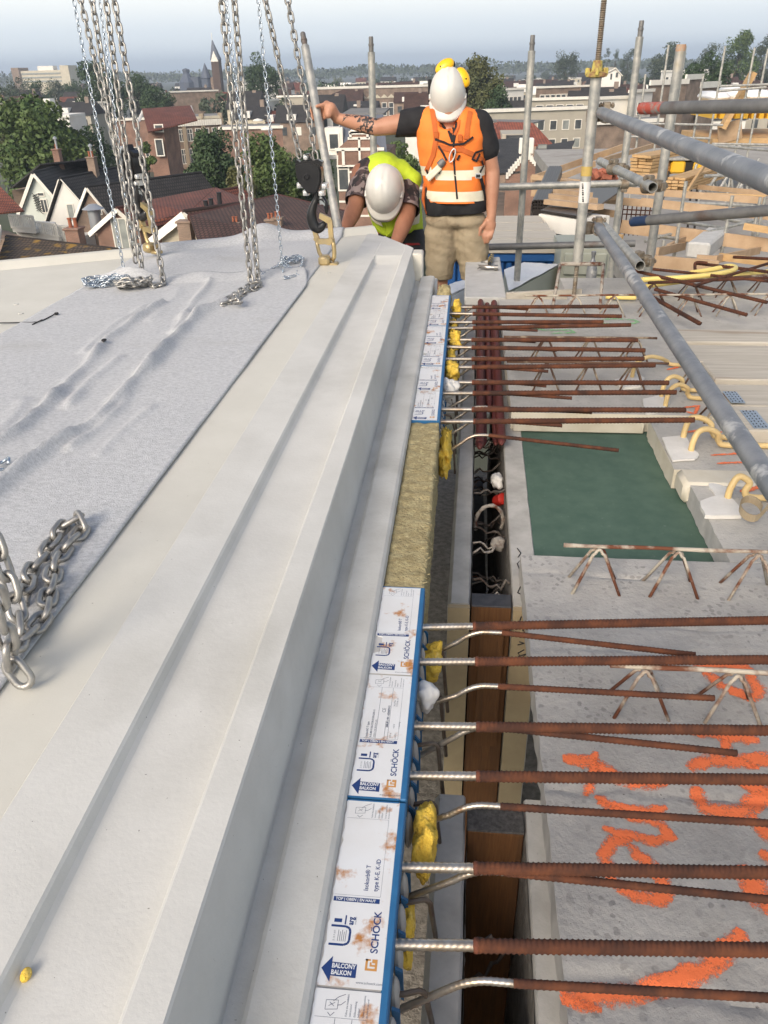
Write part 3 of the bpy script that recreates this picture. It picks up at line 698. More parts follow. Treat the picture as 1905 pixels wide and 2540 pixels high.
wall = thing('cavity_wall', 'twin-leaf precast cavity wall with dark cavity, running beside the balcony edge', 'wall', (.06, 2, -.6))
def wx(x, y): return x + .0125 * (y - .55)
def leaf(name, xa, xb, ya, yb, mt, chamf=.012, z1=-.2, z0=-1.2):
    mb = MB(); ny = max(2, int((yb - ya) / .03)); sec = []
    for j in range(ny + 1):
        y = ya + (yb - ya) * j / ny; ch = .0018 * mnoise.noise(Vector((xa * 50, y * 30, 0)))
        ch2 = .004 * max(0, mnoise.noise(Vector((3, y * 20, xa * 30))) - .25)
        sec.append([(wx(xa, y), y, z0), (wx(xa, y), y, z1 - chamf + ch), (wx(xa + chamf * .7, y), y, z1 + ch * .3), (wx(xb - .004, y) - ch2, y, z1 + ch * .2), (wx(xb, y) - ch2 + ch, y, z1 - .006), (wx(xb, y), y, z0)])
    m = 6
    for q in sec: mb.v += q
    for j in range(ny):
        for k in range(m): mb.f.append((j*m+k, j*m+(k+1)%m, (j+1)*m+(k+1)%m, (j+1)*m+k)); mb.mi.append(0)
    mb.f.append(tuple(range(m))); mb.f.append(tuple(ny*m + k for k in range(m))[::-1]); mb.mi += [0, 0]
    mb.build(name, mt, wall, smooth=True)
leaf('outer_leaf', -.026, .026, -.4, .893, M_leaf); leaf('outer_leaf', -.026, .026, 1.432, 4.0, M_leaf)
leaf('inner_leaf', .122, .185, -.4, .893, M_leaf, .004); leaf('inner_leaf', .122, .185, 1.432, 4.0, M_leaf, .004)
# stained reveals closing the leaves at the opening (far jamb), lower beige strips
mb = MB()
for xa, xb in ((-.026, .026), (.122, .182)):
    mb.box((wx(xa, 1.43) + .001, 1.418, -1.2), (wx(xb, 1.43) - .001, 1.431, -.203)); mb.box((wx(xa, .9)+.001, .8935, -1.2), (wx(xb, .9)-.001, .902, -.215))
mb.build('reveal_board', M_reveal, wall)
for (ya, yb, zt, lab) in ((1.421, 1.468, -.196, 0), (.822, .868, -.194, 1)):
    mb = MB(); mb.bbox((wx(.029, ya), ya, -1.2), (wx(.119, ya), yb, zt - .004), .002)
    p = mb.build('timber_post', M_wood, wall)
    mb = MB(); mb.bbox((wx(.0285, ya), ya - .001, zt - .0045), (wx(.1195, ya), yb + .001, zt), .0015); mb.build('end_grain_cap', M_grain if lab else M_dark, p)
mb = MB(); mb.box((wx(.05,1.4), 1.404, -.62), (wx(.105,1.4), 1.4175, -.24)); mb.build('timber_batten', M_wood, wall)
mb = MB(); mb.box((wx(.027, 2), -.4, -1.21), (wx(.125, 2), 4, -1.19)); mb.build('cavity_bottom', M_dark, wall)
# rough inner faces of the cavity
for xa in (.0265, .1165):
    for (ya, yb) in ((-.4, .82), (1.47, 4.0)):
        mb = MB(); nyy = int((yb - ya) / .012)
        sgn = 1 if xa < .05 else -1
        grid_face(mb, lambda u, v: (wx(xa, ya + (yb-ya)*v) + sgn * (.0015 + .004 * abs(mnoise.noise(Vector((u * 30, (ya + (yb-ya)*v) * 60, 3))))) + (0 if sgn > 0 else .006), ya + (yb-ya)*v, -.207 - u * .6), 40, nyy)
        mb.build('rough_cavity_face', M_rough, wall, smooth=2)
# wires and tie loops in the cavity, crusted with concrete
wires = thing('cavity_tie_wires', 'tangle of crusted bent tie wires inside the dark wall cavity', 'tie wires', (.09, 1.8, -.4))
for i in range(46):
    y = random.choice([random.uniform(1.49, 2.9), random.uniform(.3, .78)]) if i % 5 == 0 else random.uniform(1.49, 2.9)
    z = -.215 - .35 * random.random() ** 1.3; sl = random.uniform(-.05, .09); n = 9
    pts = [V(wx(.028 + .092 * k / n, y), y + sl * (k / n - .5) + .003 * random.uniform(-1, 1), z + .02 * math.sin(k) * random.random() * .5 + random.uniform(-.02, .02) * k / n) for k in range(n + 1)]
    if i % 4 == 0: pts = pts[:random.randint(4, 9)]
    mb = MB(); mb.tube(pts, [random.uniform(.002, .0042) for _ in pts], 7); mb.build('tie_wire', M_cakewire if i % 3 == 0 else M_cakedark, wires, smooth=2)
pts = [V(wx(.036 + .078 * (.5 - .5 * math.cos(a)), 1.9), 1.885 + .006 * a, -.255 + .055 * math.sin(a)) for a in np.linspace(-.35, math.pi + .5, 18)]
mb = MB(); mb.tube(pts, [.0055 + .0012 * math.sin(k * 2.3) for k in range(18)], 8); tag(mb.build('lifting_loop', M_cakewire, None, smooth=2), 'thick crusted rebar loop arching across the cavity', 'rebar loop')
lumpy('concrete_lump', (wx(.095, 1.76), 1.76, -.24), (.018, .022, .016), M_cakewire, 'crusty grey concrete lump lying in the cavity', 'concrete lump', 2, .4, freq=60)
lumpy('concrete_crust', (wx(.085, .47), .47, -.225), (.042, .03, .02), M_plaster, 'pale crust of concrete spilled in the cavity at the photo bottom', 'concrete lump', 5, .5, freq=50)
lumpy('concrete_crust', (wx(.08, .40), .405, -.25), (.045, .03, .02), M_rough, 'dark concrete spill in the cavity below the pale crust', 'concrete lump', 8, .5, freq=50)
lumpy('concrete_lump', (wx(.1, 2.12), 2.12, -.24), (.02, .03, .02), M_plaster, 'pale concrete lump beside the red plastic cap in the cavity', 'concrete lump', 9, .45, freq=50)
mb = MB(); mb.lathe([(.016, 0), (.018, .005), (.018, .035), (.010, .04)], (wx(.1, 2.08), 2.075, -.285), 14, axis=(.5, -.6, .6)); tag(mb.build('red_plastic_cap', M_red, None, smooth=True), 'red plastic cap lodged in the wall cavity', 'cap')
# red primed bars lying along the cavity
for i, (xa, ya, yb, z, r, lab) in enumerate(((.044, 2.225, 3.95, -.165, .014, 'thick red primed bar over the left leaf, its end nearest the camera'), (.058, 2.30, 3.95, -.188, .010, 'thinner red bar tucked beside the thick red one'), (.112, 2.27, 3.95, -.170, .015, 'thick red primed bar along the right side of the cavity'), (.096, 2.31, 3.95, -.190, .010, 'thin red bar left of the right-hand red bar'), (.078, 2.6, 3.95, -.178, .011, 'middle red bar set back in the cavity'))):
    p = [V(wx(xa, ya + (yb-ya)*k/20), ya + (yb-ya)*k/20, z) for k in range(21)]
    mb = ribbed(p, r, pitch=.016, amp=.05, per=3, n=10); mb.lathe([(r, 0), (r * .5, .02), (.001, .026)], p[0], 10, axis=(0, -1, -.2))
    tag(mb.build('red_bar', M_redbar, None, smooth=2, fix=False), lab, 'steel bar', 'red bars laid along the cavity')
# black marker scribble on the inner leaf
mb = MB()
for pts in ([(1228,1478),(1238,1470),(1246,1480)], [(1205,1470),(1212,1462)], [(1290,1415),(1283,1398),(1292,1388),(1300,1400)], [(1283,1360),(1292,1372),(1285,1382)], [(1291,1455),(1284,1470),(1296,1476)],
            [(1293,1530),(1288,1545)], [(1296,1562),(1303,1570),(1290,1577)], [(1288,1592),(1300,1596),(1284,1600)], [(1300,1612),(1285,1620),(1293,1632),(1306,1622),(1286,1628)]):
    w = [atz(x, y, -.1985) for x, y in pts]; mb.tube([p for p in w if p.x > -1], .0014, 6)
mb.build('marker_scribble', M_marker, wall)
# orange spray over the near leaves
mb = MB(); mb.box((wx(-.0265,.4), .425, -.26), (wx(.0275,.4), .478, -.1985)); mb.build('orange_mark', M_orange2, wall)
mb = MB(); mb.box((wx(.12,.4), .43, -.23), (wx(.16,.4), .475, -.1983)); mb.build('orange_mark', M_orange2, wall)

# ================================================================== FLOOR SLAB
slab = thing('floor_slab', 'grey precast concrete floor slab under construction', None, (1.5, 2, -.2)); slab['kind'] = 'structure'
ZS = -.14
CRACKS = [(.44, .008), (.56, .011), (.72, .008), (.86, .009), (1.02, .008), (1.22, .009), (1.30, .008), (1.47, .008), (2.62, .01), (2.95, .012), (3.3, .01), (3.62, .01)]
def slabz(x, y):
    z = .0007 * mnoise.noise(Vector((x * 14, y * 14, 0))) + .0008 * mnoise.noise(Vector((x * 60, y * 60, 4)))
    for cy, w in CRACKS:                               # drag ridges of the green concrete
        yy = cy + .03 * mnoise.noise(Vector((x * 3, cy * 9, 0))) + .009 * mnoise.noise(Vector((x * 20, cy * 9, 1)))
        d = (y - yy) / w
        if abs(d) < 4: z += (-.0075 * math.exp(-(d * 1.3) ** 2)) * max(0, .35 + .9 * mnoise.noise(Vector((x * 4, cy * 5, 7))))
    return z
def slab_piece(name, x0, x1, y0, y1, mt, step=.012, jag=.002, edge=M_edge):
    nx = max(2, int((x1 - x0) / step)); ny = max(2, int((y1 - y0) / step)); mb = MB()
    xs = np.linspace(x0, x1, nx + 1); ys = np.linspace(y0, y1, ny + 1)
    for i, x in enumerate(xs):
        for j, y in enumerate(ys):
            jx = jag * mnoise.noise(Vector((x0, y * 25, 2))) if i in (0,) else 0
            jy = jag * mnoise.noise(Vector((x * 25, y0, 2))) if j in (0, ny) else 0
            mb.v.append((x + jx, y + jy, ZS + slabz(x, y) * (.3 if i in (0, nx) or j in (0, ny) else 1)))
    for i in range(nx):
        for j in range(ny): mb.f.append((i*(ny+1)+j, (i+1)*(ny+1)+j, (i+1)*(ny+1)+j+1, i*(ny+1)+j+1)); mb.mi.append(0)
    per = [i*(ny+1) for i in range(nx+1)] + [nx*(ny+1)+j for j in range(1, ny+1)] + [i*(ny+1)+ny for i in range(nx-1, -1, -1)] + [j for j in range(ny-1, 0, -1)]
    b = len(mb.v); mb.v += [(mb.v[k][0] + .003 * mnoise.noise(Vector(mb.v[k]) * 40), mb.v[k][1], -.2) for k in per]; m = len(per)
    for k in range(m): mb.f.append((per[k], b + k, b + (k+1) % m, per[(k+1) % m])); mb.mi.append(1)
    mb.build(name, [mt, edge], slab, smooth=True)
slab_piece('slab_panel', .153, 1.30, .25, 1.552, M_slab, .0065)
slab_piece('slab_panel', .633, 2.4, 1.556, 2.004, M_slab2, .012)
slab_piece('slab_panel', .612, 2.4, 2.030, 2.392, M_slab2, .012, edge=M_cream)
slab_piece('slab_panel', .172, 2.4, 2.432, 3.05, M_slab2, .012, edge=M_cream)
slab_piece('slab_panel', .175, 3.2, 3.055, 3.90, M_slab2, .018)
slab_piece('slab_panel', .52, 4.2, 3.905, 4.36, M_slab2, .02)
mb = MB(); mb.bbox((.6165, 1.93, -.198), (2.0, 2.029, -.133), .012); mb.build('slab_lip', M_cream, slab, smooth=True)
mb = MB(); mb.box((.17, 1.50, -.235), (.66, 2.46, -.2035)); tag(mb.build('green_board', M_green, None), 'dark green fibreboard panel filling the recess in the slab', 'board')
mb = MB(); mb.bbox((.178, 2.408, -.199), (.606, 2.431, -.158), .003); mb.build('recess_edge_strip', M_cream, slab, smooth=True)
mb = MB(); mb.box((.150, -.3, -1.2), (.9, 1.5, -1.1)); mb.build('storey_below', M_dark, slab)
mb = MB(); mb.box((-2, -1, -1.35), (6, 4.2, -1.25)); mb.build('storey_floor', M_rough, slab)
# white plaster patches
def patch(px, mt, name, z=ZS + .003, th=.003, amp=.006):
    pts = [atz(x, y, z) for x, y in px]; ring = []
    for a, b in zip(pts, pts[1:] + pts[:1]):
        for t in (0, .25, .5, .75): p = a.lerp(b, t); q = p * 60; ring.append(p + V(mnoise.noise(q), mnoise.noise(q + V(9, 0, 0)), 0) * amp)
    mb = MB(); c = sum(ring, V(0, 0, 0)) / len(ring); mb.add([c + V(0,0,th)] + [p + V(0,0,th*.7) for p in ring] + [p - V(0,0,th) for p in ring], [(0, 1 + k, 1 + (k+1) % len(ring)) for k in range(len(ring))] + [(1+k, 1+len(ring)+k, 1+len(ring)+(k+1)%len(ring), 1+(k+1)%len(ring)) for k in range(len(ring))])
    mb.build(name, mt, slab)
patch([(1643,1086),(1702,1080),(1716,1110),(1735,1130),(1725,1140),(1667,1143)], M_plaster, 'plaster_patch', ZS + .006)
patch([(1594,990),(1640,980),(1660,1000),(1640,1020),(1603,1028)], M_plaster, 'plaster_patch')
patch([(1733,1245),(1800,1225),(1838,1262),(1842,1282),(1750,1282)], M_plaster, 'plaster_patch', ZS + .008, .006)
patch([(1525,945),(1570,925),(1600,940),(1590,958),(1545,965)], M_plaster, 'plaster_patch', ZS + .004, .006)
patch([(1752,1190),(1810,1215),(1792,1240),(1772,1230)], M_plaster, 'plaster_patch')

# spray-paint strokes that follow the slab surface
def stroke(px, w, mt, name='spray_mark', lift=.0022):
    pts = [atz(x * S_, y * S_, ZS) for x, y in px]; dense = []
    for a, b in zip(pts[:-1], pts[1:]):
        m = max(2, int((b - a).length / .006)); dense += [a.lerp(b, k / m) for k in range(m)]
    dense.append(pts[-1]); mb = MB(); nw = 6
    for i, p in enumerate(dense):
        t = dense[min(i+2, len(dense)-1)] - dense[max(i-2, 0)]; t.z = 0; t.normalize(); s = V(-t.y, t.x, 0)
        e = min(1, (i + 1) / 4, (len(dense) - i) / 4)
        wl = w * 1.12 * e ** .5 * (1 + .35 * mnoise.noise(p * 35) + .3 * mnoise.noise(p * 110)); wr = w * 1.12 * e ** .5 * (1 + .35 * mnoise.noise(p * 35 + V(5,5,5)) + .3 * mnoise.noise(p * 110 + V(3,0,1)))
        for k in range(nw + 1):
            u = k / nw; q = p + s * (wl * (1 - u) - wr * u) / 2 * 1.0
            mb.v.append((q.x, q.y, ZS + slabz(q.x, q.y) + lift))
    for i in range(len(dense) - 1):
        for k in range(nw): mb.f.append((i*(nw+1)+k, i*(nw+1)+k+1, (i+1)*(nw+1)+k+1, (i+1)*(nw+1)+k)); mb.mi.append(0)
    o = mb.build(name, mt, slab, smooth=2, fix=False); ul = o.data.uv_layers.new(name='UVMap')
    for lp in o.data.loops: ul.data[lp.index].uv = (lp.vertex_index // (nw + 1) * .01, (lp.vertex_index % (nw + 1)) / nw)
for px, w in (([(1215,1640),(1270,1645),(1330,1680),(1390,1695),(1440,1690)], .028), ([(1285,1625),(1282,1680),(1265,1720)], .018), ([(1285,1720),(1330,1745),(1400,1755),(1440,1745)], .020), ([(1290,1735),(1360,1765),(1430,1785),(1450,1810),(1420,1820),(1330,1800),(1300,1790)], .018),
              ([(1365,1815),(1325,1820),(1305,1850),(1325,1900),(1375,1935),(1430,1945),(1445,1925),(1420,1890),(1380,1850),(1360,1825)], .022),
              ([(1600,2010),(1585,2050),(1520,2095),(1430,2130),(1330,2150),(1210,2160)], .028), ([(1210,2135),(1225,2165),(1300,2185)], .016),
              ([(1500,1445),(1550,1435),(1610,1445),(1640,1490),(1620,1510),(1560,1485),(1520,1450)], .024), ([(1490,1580),(1560,1590),(1640,1600)], .026), ([(1490,1665),(1530,1640),(1590,1650),(1650,1640),(1700,1650)], .028), ([(1560,1590),(1575,1640),(1640,1660)], .02), ([(1500,1700),(1520,1745),(1580,1760),(1640,1730),(1700,1700)], .030), ([(1590,1690),(1640,1700),(1700,1740)], .03),
              ([(1620,1760),(1650,1800),(1700,1830)], .03), ([(1600,1870),(1625,1920),(1700,1980)], .04), ([(1640,1840),(1700,1880)], .03)):
    stroke(px, w, M_orange)
for px, w in (([(1600,1065),(1650,1050),(1700,1045)], .02), ([(1535,985),(1590,982),(1640,985)], .012), ([(1548,1003),(1600,1000),(1660,1003)], .012), ([(1475,882),(1510,878),(1500,895),(1480,890)], .012), ([(1440,800),(1490,790),(1560,775)], .012), ([(1480,935),(1520,930),(1560,935)], .012)):
    stroke(px, w, M_orange, lift=.003)
for px in ([(1298,692),(1330,690),(1370,693),(1380,698),(1340,703),(1300,700)], [(1155,712),(1180,715),(1230,714),(1240,720),(1190,722)]): stroke(px, .022, M_greenspray, lift=.004)

# ---- lattice girders cast into the slab
M_girder = mat('caked_girder_wire', (.42,.385,.32), .9, col2=(.13,.045,.022), scale=16, lo=.42, hi=.56, bump=.6, bscale=120, bdist=.002)
M_girder2 = mat('brown_girder_wire', (.10,.055,.035), .8, col2=(.32,.27,.2), scale=14, lo=.5, hi=.62, bump=.5, bscale=120, bdist=.002)
def girder(y, x0, x1, ztop, pitch, mt, ph=0, topbar=True, r=.0034, half=.035, yaw=0):
    gob = MB()
    if topbar: gob.tube([V(x0 + (x1 - x0) * k / 20, y + yaw * (x1 - x0) * k / 20, ztop + .0008 * math.sin(k * 5)) for k in range(21)], [.0046 + .0008 * mnoise.noise(Vector((k * 1.3, y, 0))) for k in range(21)], 9)
    else: gob.tube([V(x0, y, ztop), V(x0 + .002, y, ztop)], .002, 4)
    g = gob.build('lattice_girder', mt, slab, smooth=2)
    x = x0 + ph
    while x < x1:
        yy = y + yaw * (x - x0)
        for sy in (-1, 1):
            pts = [V(x - pitch * .33, yy + sy * half, ZS - .01), V(x - pitch * .075, yy + sy * .010, ztop - .016)] + [V(x - pitch * .045 + pitch * .09 * k / 4, yy + sy * .007, ztop - .004 - .010 * (abs(k - 2) / 2) ** 2) for k in range(5)] + [V(x + pitch * .075, yy + sy * .010, ztop - .016), V(x + pitch * .33, yy + sy * half, ZS - .01)]
            mb = MB(); mb.tube(pts, [r * (1 + .15 * mnoise.noise(p * 90)) for p in pts], 8); mb.build('diagonal', mt, g, smooth=2)
        x += pitch
girder(1.436, .232, 1.2, -.036, .165, M_girder, .075)
girder(1.065, .275, 1.2, -.048, .155, M_girder, .06)
girder(2.67, .16, .72, -.045, .15, M_girder2, .142)
girder(2.965, .16, .74, -.045, .1705, M_girder2, .163)
girder(2.40, .80, .88, -.05, .17, M_girder2, .03, topbar=False)
girder(2.68, .78, .88, -.05, .17, M_girder2, .04, topbar=False)
girder(3.615, .28, 2.6, -.05, .172, M_girder, .063, yaw=.045)
girder(3.86, .88, 3.2, -.05, .19, M_girder2, .03, yaw=.3)

# ---- cream conduit loops rising from the slab
def px_tube(name, px, zs, r, mt, label, cat, group=None, n=10, full=True, sub=6):
    pts = [at_h(x, y, z) if False else atz(x, y, z) for (x, y), z in zip(px, zs)]
    d = []
    for i in range(len(pts) - 1):
        p0 = pts[max(i-1, 0)]; p1 = pts[i]; p2 = pts[i+1]; p3 = pts[min(i+2, len(pts)-1)]
        for k in range(sub):
            t = k / sub; d.append(.5 * ((2*p1) + (p2-p0)*t + (2*p0-5*p1+4*p2-p3)*t*t + (3*p1-p0-3*p2+p3)*t*t*t))
    d.append(pts[-1]); mb = MB(); mb.tube(d, r, n); return tag(mb.build(name, mt, None, smooth=2), label, cat, group)
G = 'cream conduits bending out of the slab'
def arch(name, b, top, e, lab, r=.0088):
    A = atz(b[0], b[1], ZS + .002); E = atz(e[0], e[1], ZS + .012); h = .075
    p = [A, A + V(.003, .004, .035), A + V(.016, .012, .062), A.lerp(E, .35) + V(0, .01, h - .012), A.lerp(E, .6) + V(0, .006, .045), E + V(-.04, 0, .014), E, E + V(.25, .02, -.002)]
    d = []
    for i in range(len(p) - 1):
        p0 = p[max(i-1, 0)]; p1 = p[i]; p2 = p[i+1]; p3 = p[min(i+2, len(p)-1)]
        for k in range(6):
            t = k / 6; d.append(.5 * ((2*p1) + (p2-p0)*t + (2*p0-5*p1+4*p2-p3)*t*t + (3*p1-p0-3*p2+p3)*t*t*t))
    d.append(p[-1]); mb = MB(); mb.tube(d, r, 12); tag(mb.build('conduit_bend', M_conduit, None, smooth=2), lab, 'conduit', G)
arch('c', (1694,1088), None, (1800,1085), 'cream conduit bend right of the green board, behind the nearest pair member')
arch('c', (1713,1122), None, (1815,1105), 'cream conduit bend rising out of the white plaster patch')
arch('c', (1640,985), None, (1720,968), 'upper of the two cream conduit bends at the bar tips', .0078)
arch('c', (1650,1008), None, (1735,988), 'lower of the two cream conduit bends at the bar tips', .0078)
arch('c', (1567,940), None, (1680,905), 'farthest cream conduit bend among the girder wires', .0075)
arch('c', (1803,1243), None, (1885,1235), 'cream conduit bend nearest the camera, beside the hanging strap', .0088)

# ================================================================== CHAINS
M_chain = mat('galvanised_chain', (.42,.41,.385), .42, metal=.75, col2=(.33,.32,.30), scale=40, bump=.2, bscale=300)
M_zinc = mat('bright_zinc_chain', (.60,.63,.66), .25, metal=.9, col2=(.42,.50,.58), scale=50)
M_black = mat('black_enamel', (.010,.010,.011), .28, col2=(.02,.02,.021), scale=20)
M_bolt = mat('zinc_bolt', (.72,.72,.70), .3, metal=.6)
M_gold = mat('yellow_passivated_steel', (.46,.37,.22), .42, metal=.75, col2=(.55,.42,.20), scale=14, col3=(.32,.26,.18), scale3=9)
def atd(px, py, zc):
    d = _ray(px, py) * (zc / FPX); return Vector((d[0], d[1], d[2] + CAMZ))
def link_mesh(name, d, W, pitch, mt, seg=5, n=7):
    rc = (W - d) / 2; hs = (pitch + d - 2 * rc) / 2; pts = []
    for k in range(seg + 1): a = -math.pi/2 + math.pi * k / seg; pts.append(V(hs + rc * math.cos(a), rc * math.sin(a), 0))
    for k in range(seg + 1): a = math.pi/2 + math.pi * k / seg; pts.append(V(-hs + rc * math.cos(a), rc * math.sin(a), 0))
    mb = MB(); mb.tube(pts, d / 2, n, closed=True); me = bpy.data.meshes.new(name); me.from_pydata(mb.v, [], mb.f); me.materials.append(mt)
    me.polygons.foreach_set('use_smooth', [True] * len(me.polygons)); return me
LK = {'thick': (link_mesh('link', .0085, .029, .031, M_chain), .031), 'thin': (link_mesh('link', .0042, .015, .0195, M_zinc, 4, 6), .0195), 'big': (link_mesh('link', .0105, .034, .034, M_chain, 6, 8), .034)}
GCH = 'hoisting chains over the balcony'
def chain(path, kind, label, roll0=0.0, jitter=.12, lay=False):
    me, pitch = LK[kind]; pts = [Vector(p) for p in path]
    t = thing('chain', label, 'chain', min(pts, key=lambda p: p.z), GCH); base = worldpos(t)
    sam = [pts[0]]; acc = pts[0]; i = 0
    L = [0]
    for a, b in zip(pts[:-1], pts[1:]): L.append(L[-1] + (b - a).length)
    k = 0; cnt = int(L[-1] / pitch); sam = []
    for q in range(cnt + 1):
        s = q * pitch
        while k < len(pts) - 2 and s > L[k+1]: k += 1
        sam.append(pts[k].lerp(pts[k+1], (s - L[k]) / max(1e-9, L[k+1] - L[k])))
    ref = V(0, -1, 0)
    for q in range(cnt):
        a, b = sam[q], sam[q+1]; x = (b - a).normalized(); u = ref - x * ref.dot(x)
        u = u.normalized() if u.length > .15 else x.orthogonal().normalized(); ref = u.copy() if not lay else V(0, 0, 1)
        ang = roll0 + (math.pi/2 if q % 2 else 0) + random.uniform(-jitter, jitter)
        if lay: ang = (.35 if q % 2 else -1.1) + random.uniform(-.35, .35)
        zz = (u * math.cos(ang) + x.cross(u) * math.sin(ang)).normalized(); yy = zz.cross(x)
        o = bpy.data.objects.new('link', me); COL.objects.link(o); o.parent = t
        m = (a + b) / 2 - base
        o.matrix_local = Matrix(((x.x, yy.x, zz.x, m.x), (x.y, yy.y, zz.y, m.y), (x.z, yy.z, zz.z, m.z), (0, 0, 0, 1)))
    return t
def hang(px0, px1, Y0, Y1=None, over=.25, z1=None):
    """from above the frame down to px1; Y at the top and at the bottom"""
    Y1 = Y0 if Y1 is None else Y1; b = at(px1[0], px1[1], Y1); t = at(px0[0], px0[1], Y0); return [t + (t - b) * over, b]
def blob_path(c, rx, ry, n, z0, zamp, seed, turns=3.3, ang=0.0):
    rnd = random.Random(seed); out = []
    for k in range(n):
        a = 2 * math.pi * turns * k / n; rr = .35 + .65 * rnd.random() ** .7
        x = rx * rr * math.cos(a); y = ry * rr * math.sin(a * 1.31 + .5)
        out.append(V(c[0] + x * math.cos(ang) - y * math.sin(ang), c[1] + x * math.sin(ang) + y * math.cos(ang), z0 + zamp * rnd.random()))
    return out
ZP = .136
def pz(px, py, z=ZP): return atz(px, py, z)
# left bundle
b = pz(310, 694); chain(hang((183, 0), (308, 672), b.y + .06, b.y) , 'thin', 'leftmost thin bright chain, hanging into the small zinc pile')
chain(blob_path(pz(268, 706), .10, .04, 46, .137, .03, 3, 5.2, .5), 'thin', 'tangled pile of thin bright chain left of the thick pile', lay=True)
# chain fall of the left hook block
LB = V(-1.456, 3.50, .125)
chain(hang((200, 0), (293, 396), 3.56, 3.53), 'thick', 'thick chain running down into the left hook block')
c = pz(344, 690)
chain(hang((228, 0), (338, 655), 3.34, 3.22), 'thick', 'thick chain second from left among those reaching the thick pile', roll0=.5)
chain(hang((262, 0), (352, 668), 3.26, 3.14) + [c], 'thick', 'thick chain in the middle of the left bundle, ending in the thick pile', roll0=.2)
chain(hang((247, 0), (326, 600), 3.45, 3.38), 'thin', 'thin bright chain threaded between the thick left chains')
e = pz(405, 706)
chain(hang((283, 0), (404, 690), 3.16, 3.08) + [e, pz(385, 712), pz(365, 700, .14)], 'thick', 'rightmost thick chain of the left bundle with a looped foot', roll0=.1)
chain(blob_path(pz(330, 712), .085, .055, 20, .138, .03, 11, 3.2, .7) , 'thick', 'knotted pile of thick chain at the foot of the left bundle', lay=True)
# centre pair
f = pz(632, 712)
chain(hang((549, 0), (622, 700), 3.16, 3.10) + [pz(632, 712), pz(612, 722)], 'thick', 'left one of the two thick centre chains', roll0=.2)
chain(hang((581, 0), (640, 695), 3.18, 3.11) + [pz(644, 708), pz(626, 720)], 'thick', 'right one of the two thick centre chains', roll0=.6)
chain(hang((560, 0), (640, 668), 3.26, 3.2) + [pz(645, 672), pz(652, 682), pz(680, 663), pz(705, 652), pz(720, 650)], 'thin', 'thin chain behind the centre pair with its end trailing right')
chain([pz(640,700,.15), pz(628,706), pz(600,720), pz(575,738), pz(548,752), pz(536,757), pz(560,755), pz(585,742), pz(612,722), pz(642,703)], 'thick', 'doubled thick chain lying on the fleece below the centre pair', lay=True)
chain([pz(573,742,.155), pz(580,731,.165), pz(590,742,.16), pz(595,752,.15), pz(585,752,.145)], 'thick', 'short twist of thick chain on top of the doubled run', lay=True)
# single thin chain and its pile
g = pz(703, 687)
chain(hang((641, 0), (703, 684), 3.28, 3.23) + [pz(706, 690), pz(725, 686), pz(740, 681)], 'thin', 'single thin bright chain right of the centre pair')
chain([pz(740,681), pz(732,668), pz(748,660), pz(752,640), pz(738,634), pz(720,642), pz(708,638), pz(702,650), pz(716,660), pz(726,668), pz(712,664), pz(698,652), pz(690,654)] + blob_path(pz(716,648), .06, .05, 12, .134, .015, 5, 2.1), 'thin', 'loose heap of thin zinc chain near the right clutch', lay=True)
# two falls of the right hook block
chain(hang((658, 0), (746, 402), 3.52, 3.47), 'thick', 'left fall of thick chain into the right hook block', roll0=.4)
chain(hang((714, 0), (784, 398), 3.52, 3.47), 'thick', 'right fall of thick chain into the right hook block', roll0=.1)
# near chain at the left edge of the picture
n0 = [(50,1692),(28,1700)]
q = [pz(62,1690,.140), pz(30,1660,.155), pz(20,1600,.20), pz(-6,1500,.27), pz(-40,1400,.34), pz(-110,1240,.45), pz(-220,1000,.60)]
chain(q, 'big', 'near chain rising out of the photo at the left edge', roll0=.4, jitter=.4)
q = [pz(30,1640,.15), pz(52,1560,.145), pz(38,1500,.165), pz(14,1420,.21), pz(-20,1330,.26), pz(-80,1200,.36)]
chain(q, 'big', 'second near chain behind the first at the left edge', roll0=.9, jitter=.4)
q = [pz(48,1592,.14), pz(90,1555), pz(112,1525), pz(118,1480), pz(128,1440), pz(135,1410), pz(150,1375), pz(170,1350), pz(200,1325), pz(210,1300), pz(196,1283,.15), pz(172,1288,.145), pz(150,1315), pz(128,1345), pz(108,1380), pz(84,1405), pz(68,1440), pz(60,1480), pz(52,1520)]
chain(q, 'big', 'big grey chain looped on the near corner of the fleece', lay=True)
# loose bright shackle at the left edge
mb = MB(); c0 = pz(3, 1150, .145); mb.tube([c0 + V(.016 * math.cos(a), .022 * math.sin(a), .006 * math.sin(2*a)) for a in np.linspace(0, 5.6, 16)], .0038, 8); tag(mb.build('snap_link', M_zinc, None, smooth=2), 'bright zinc snap link on the fleece at the left photo edge', 'snap link')

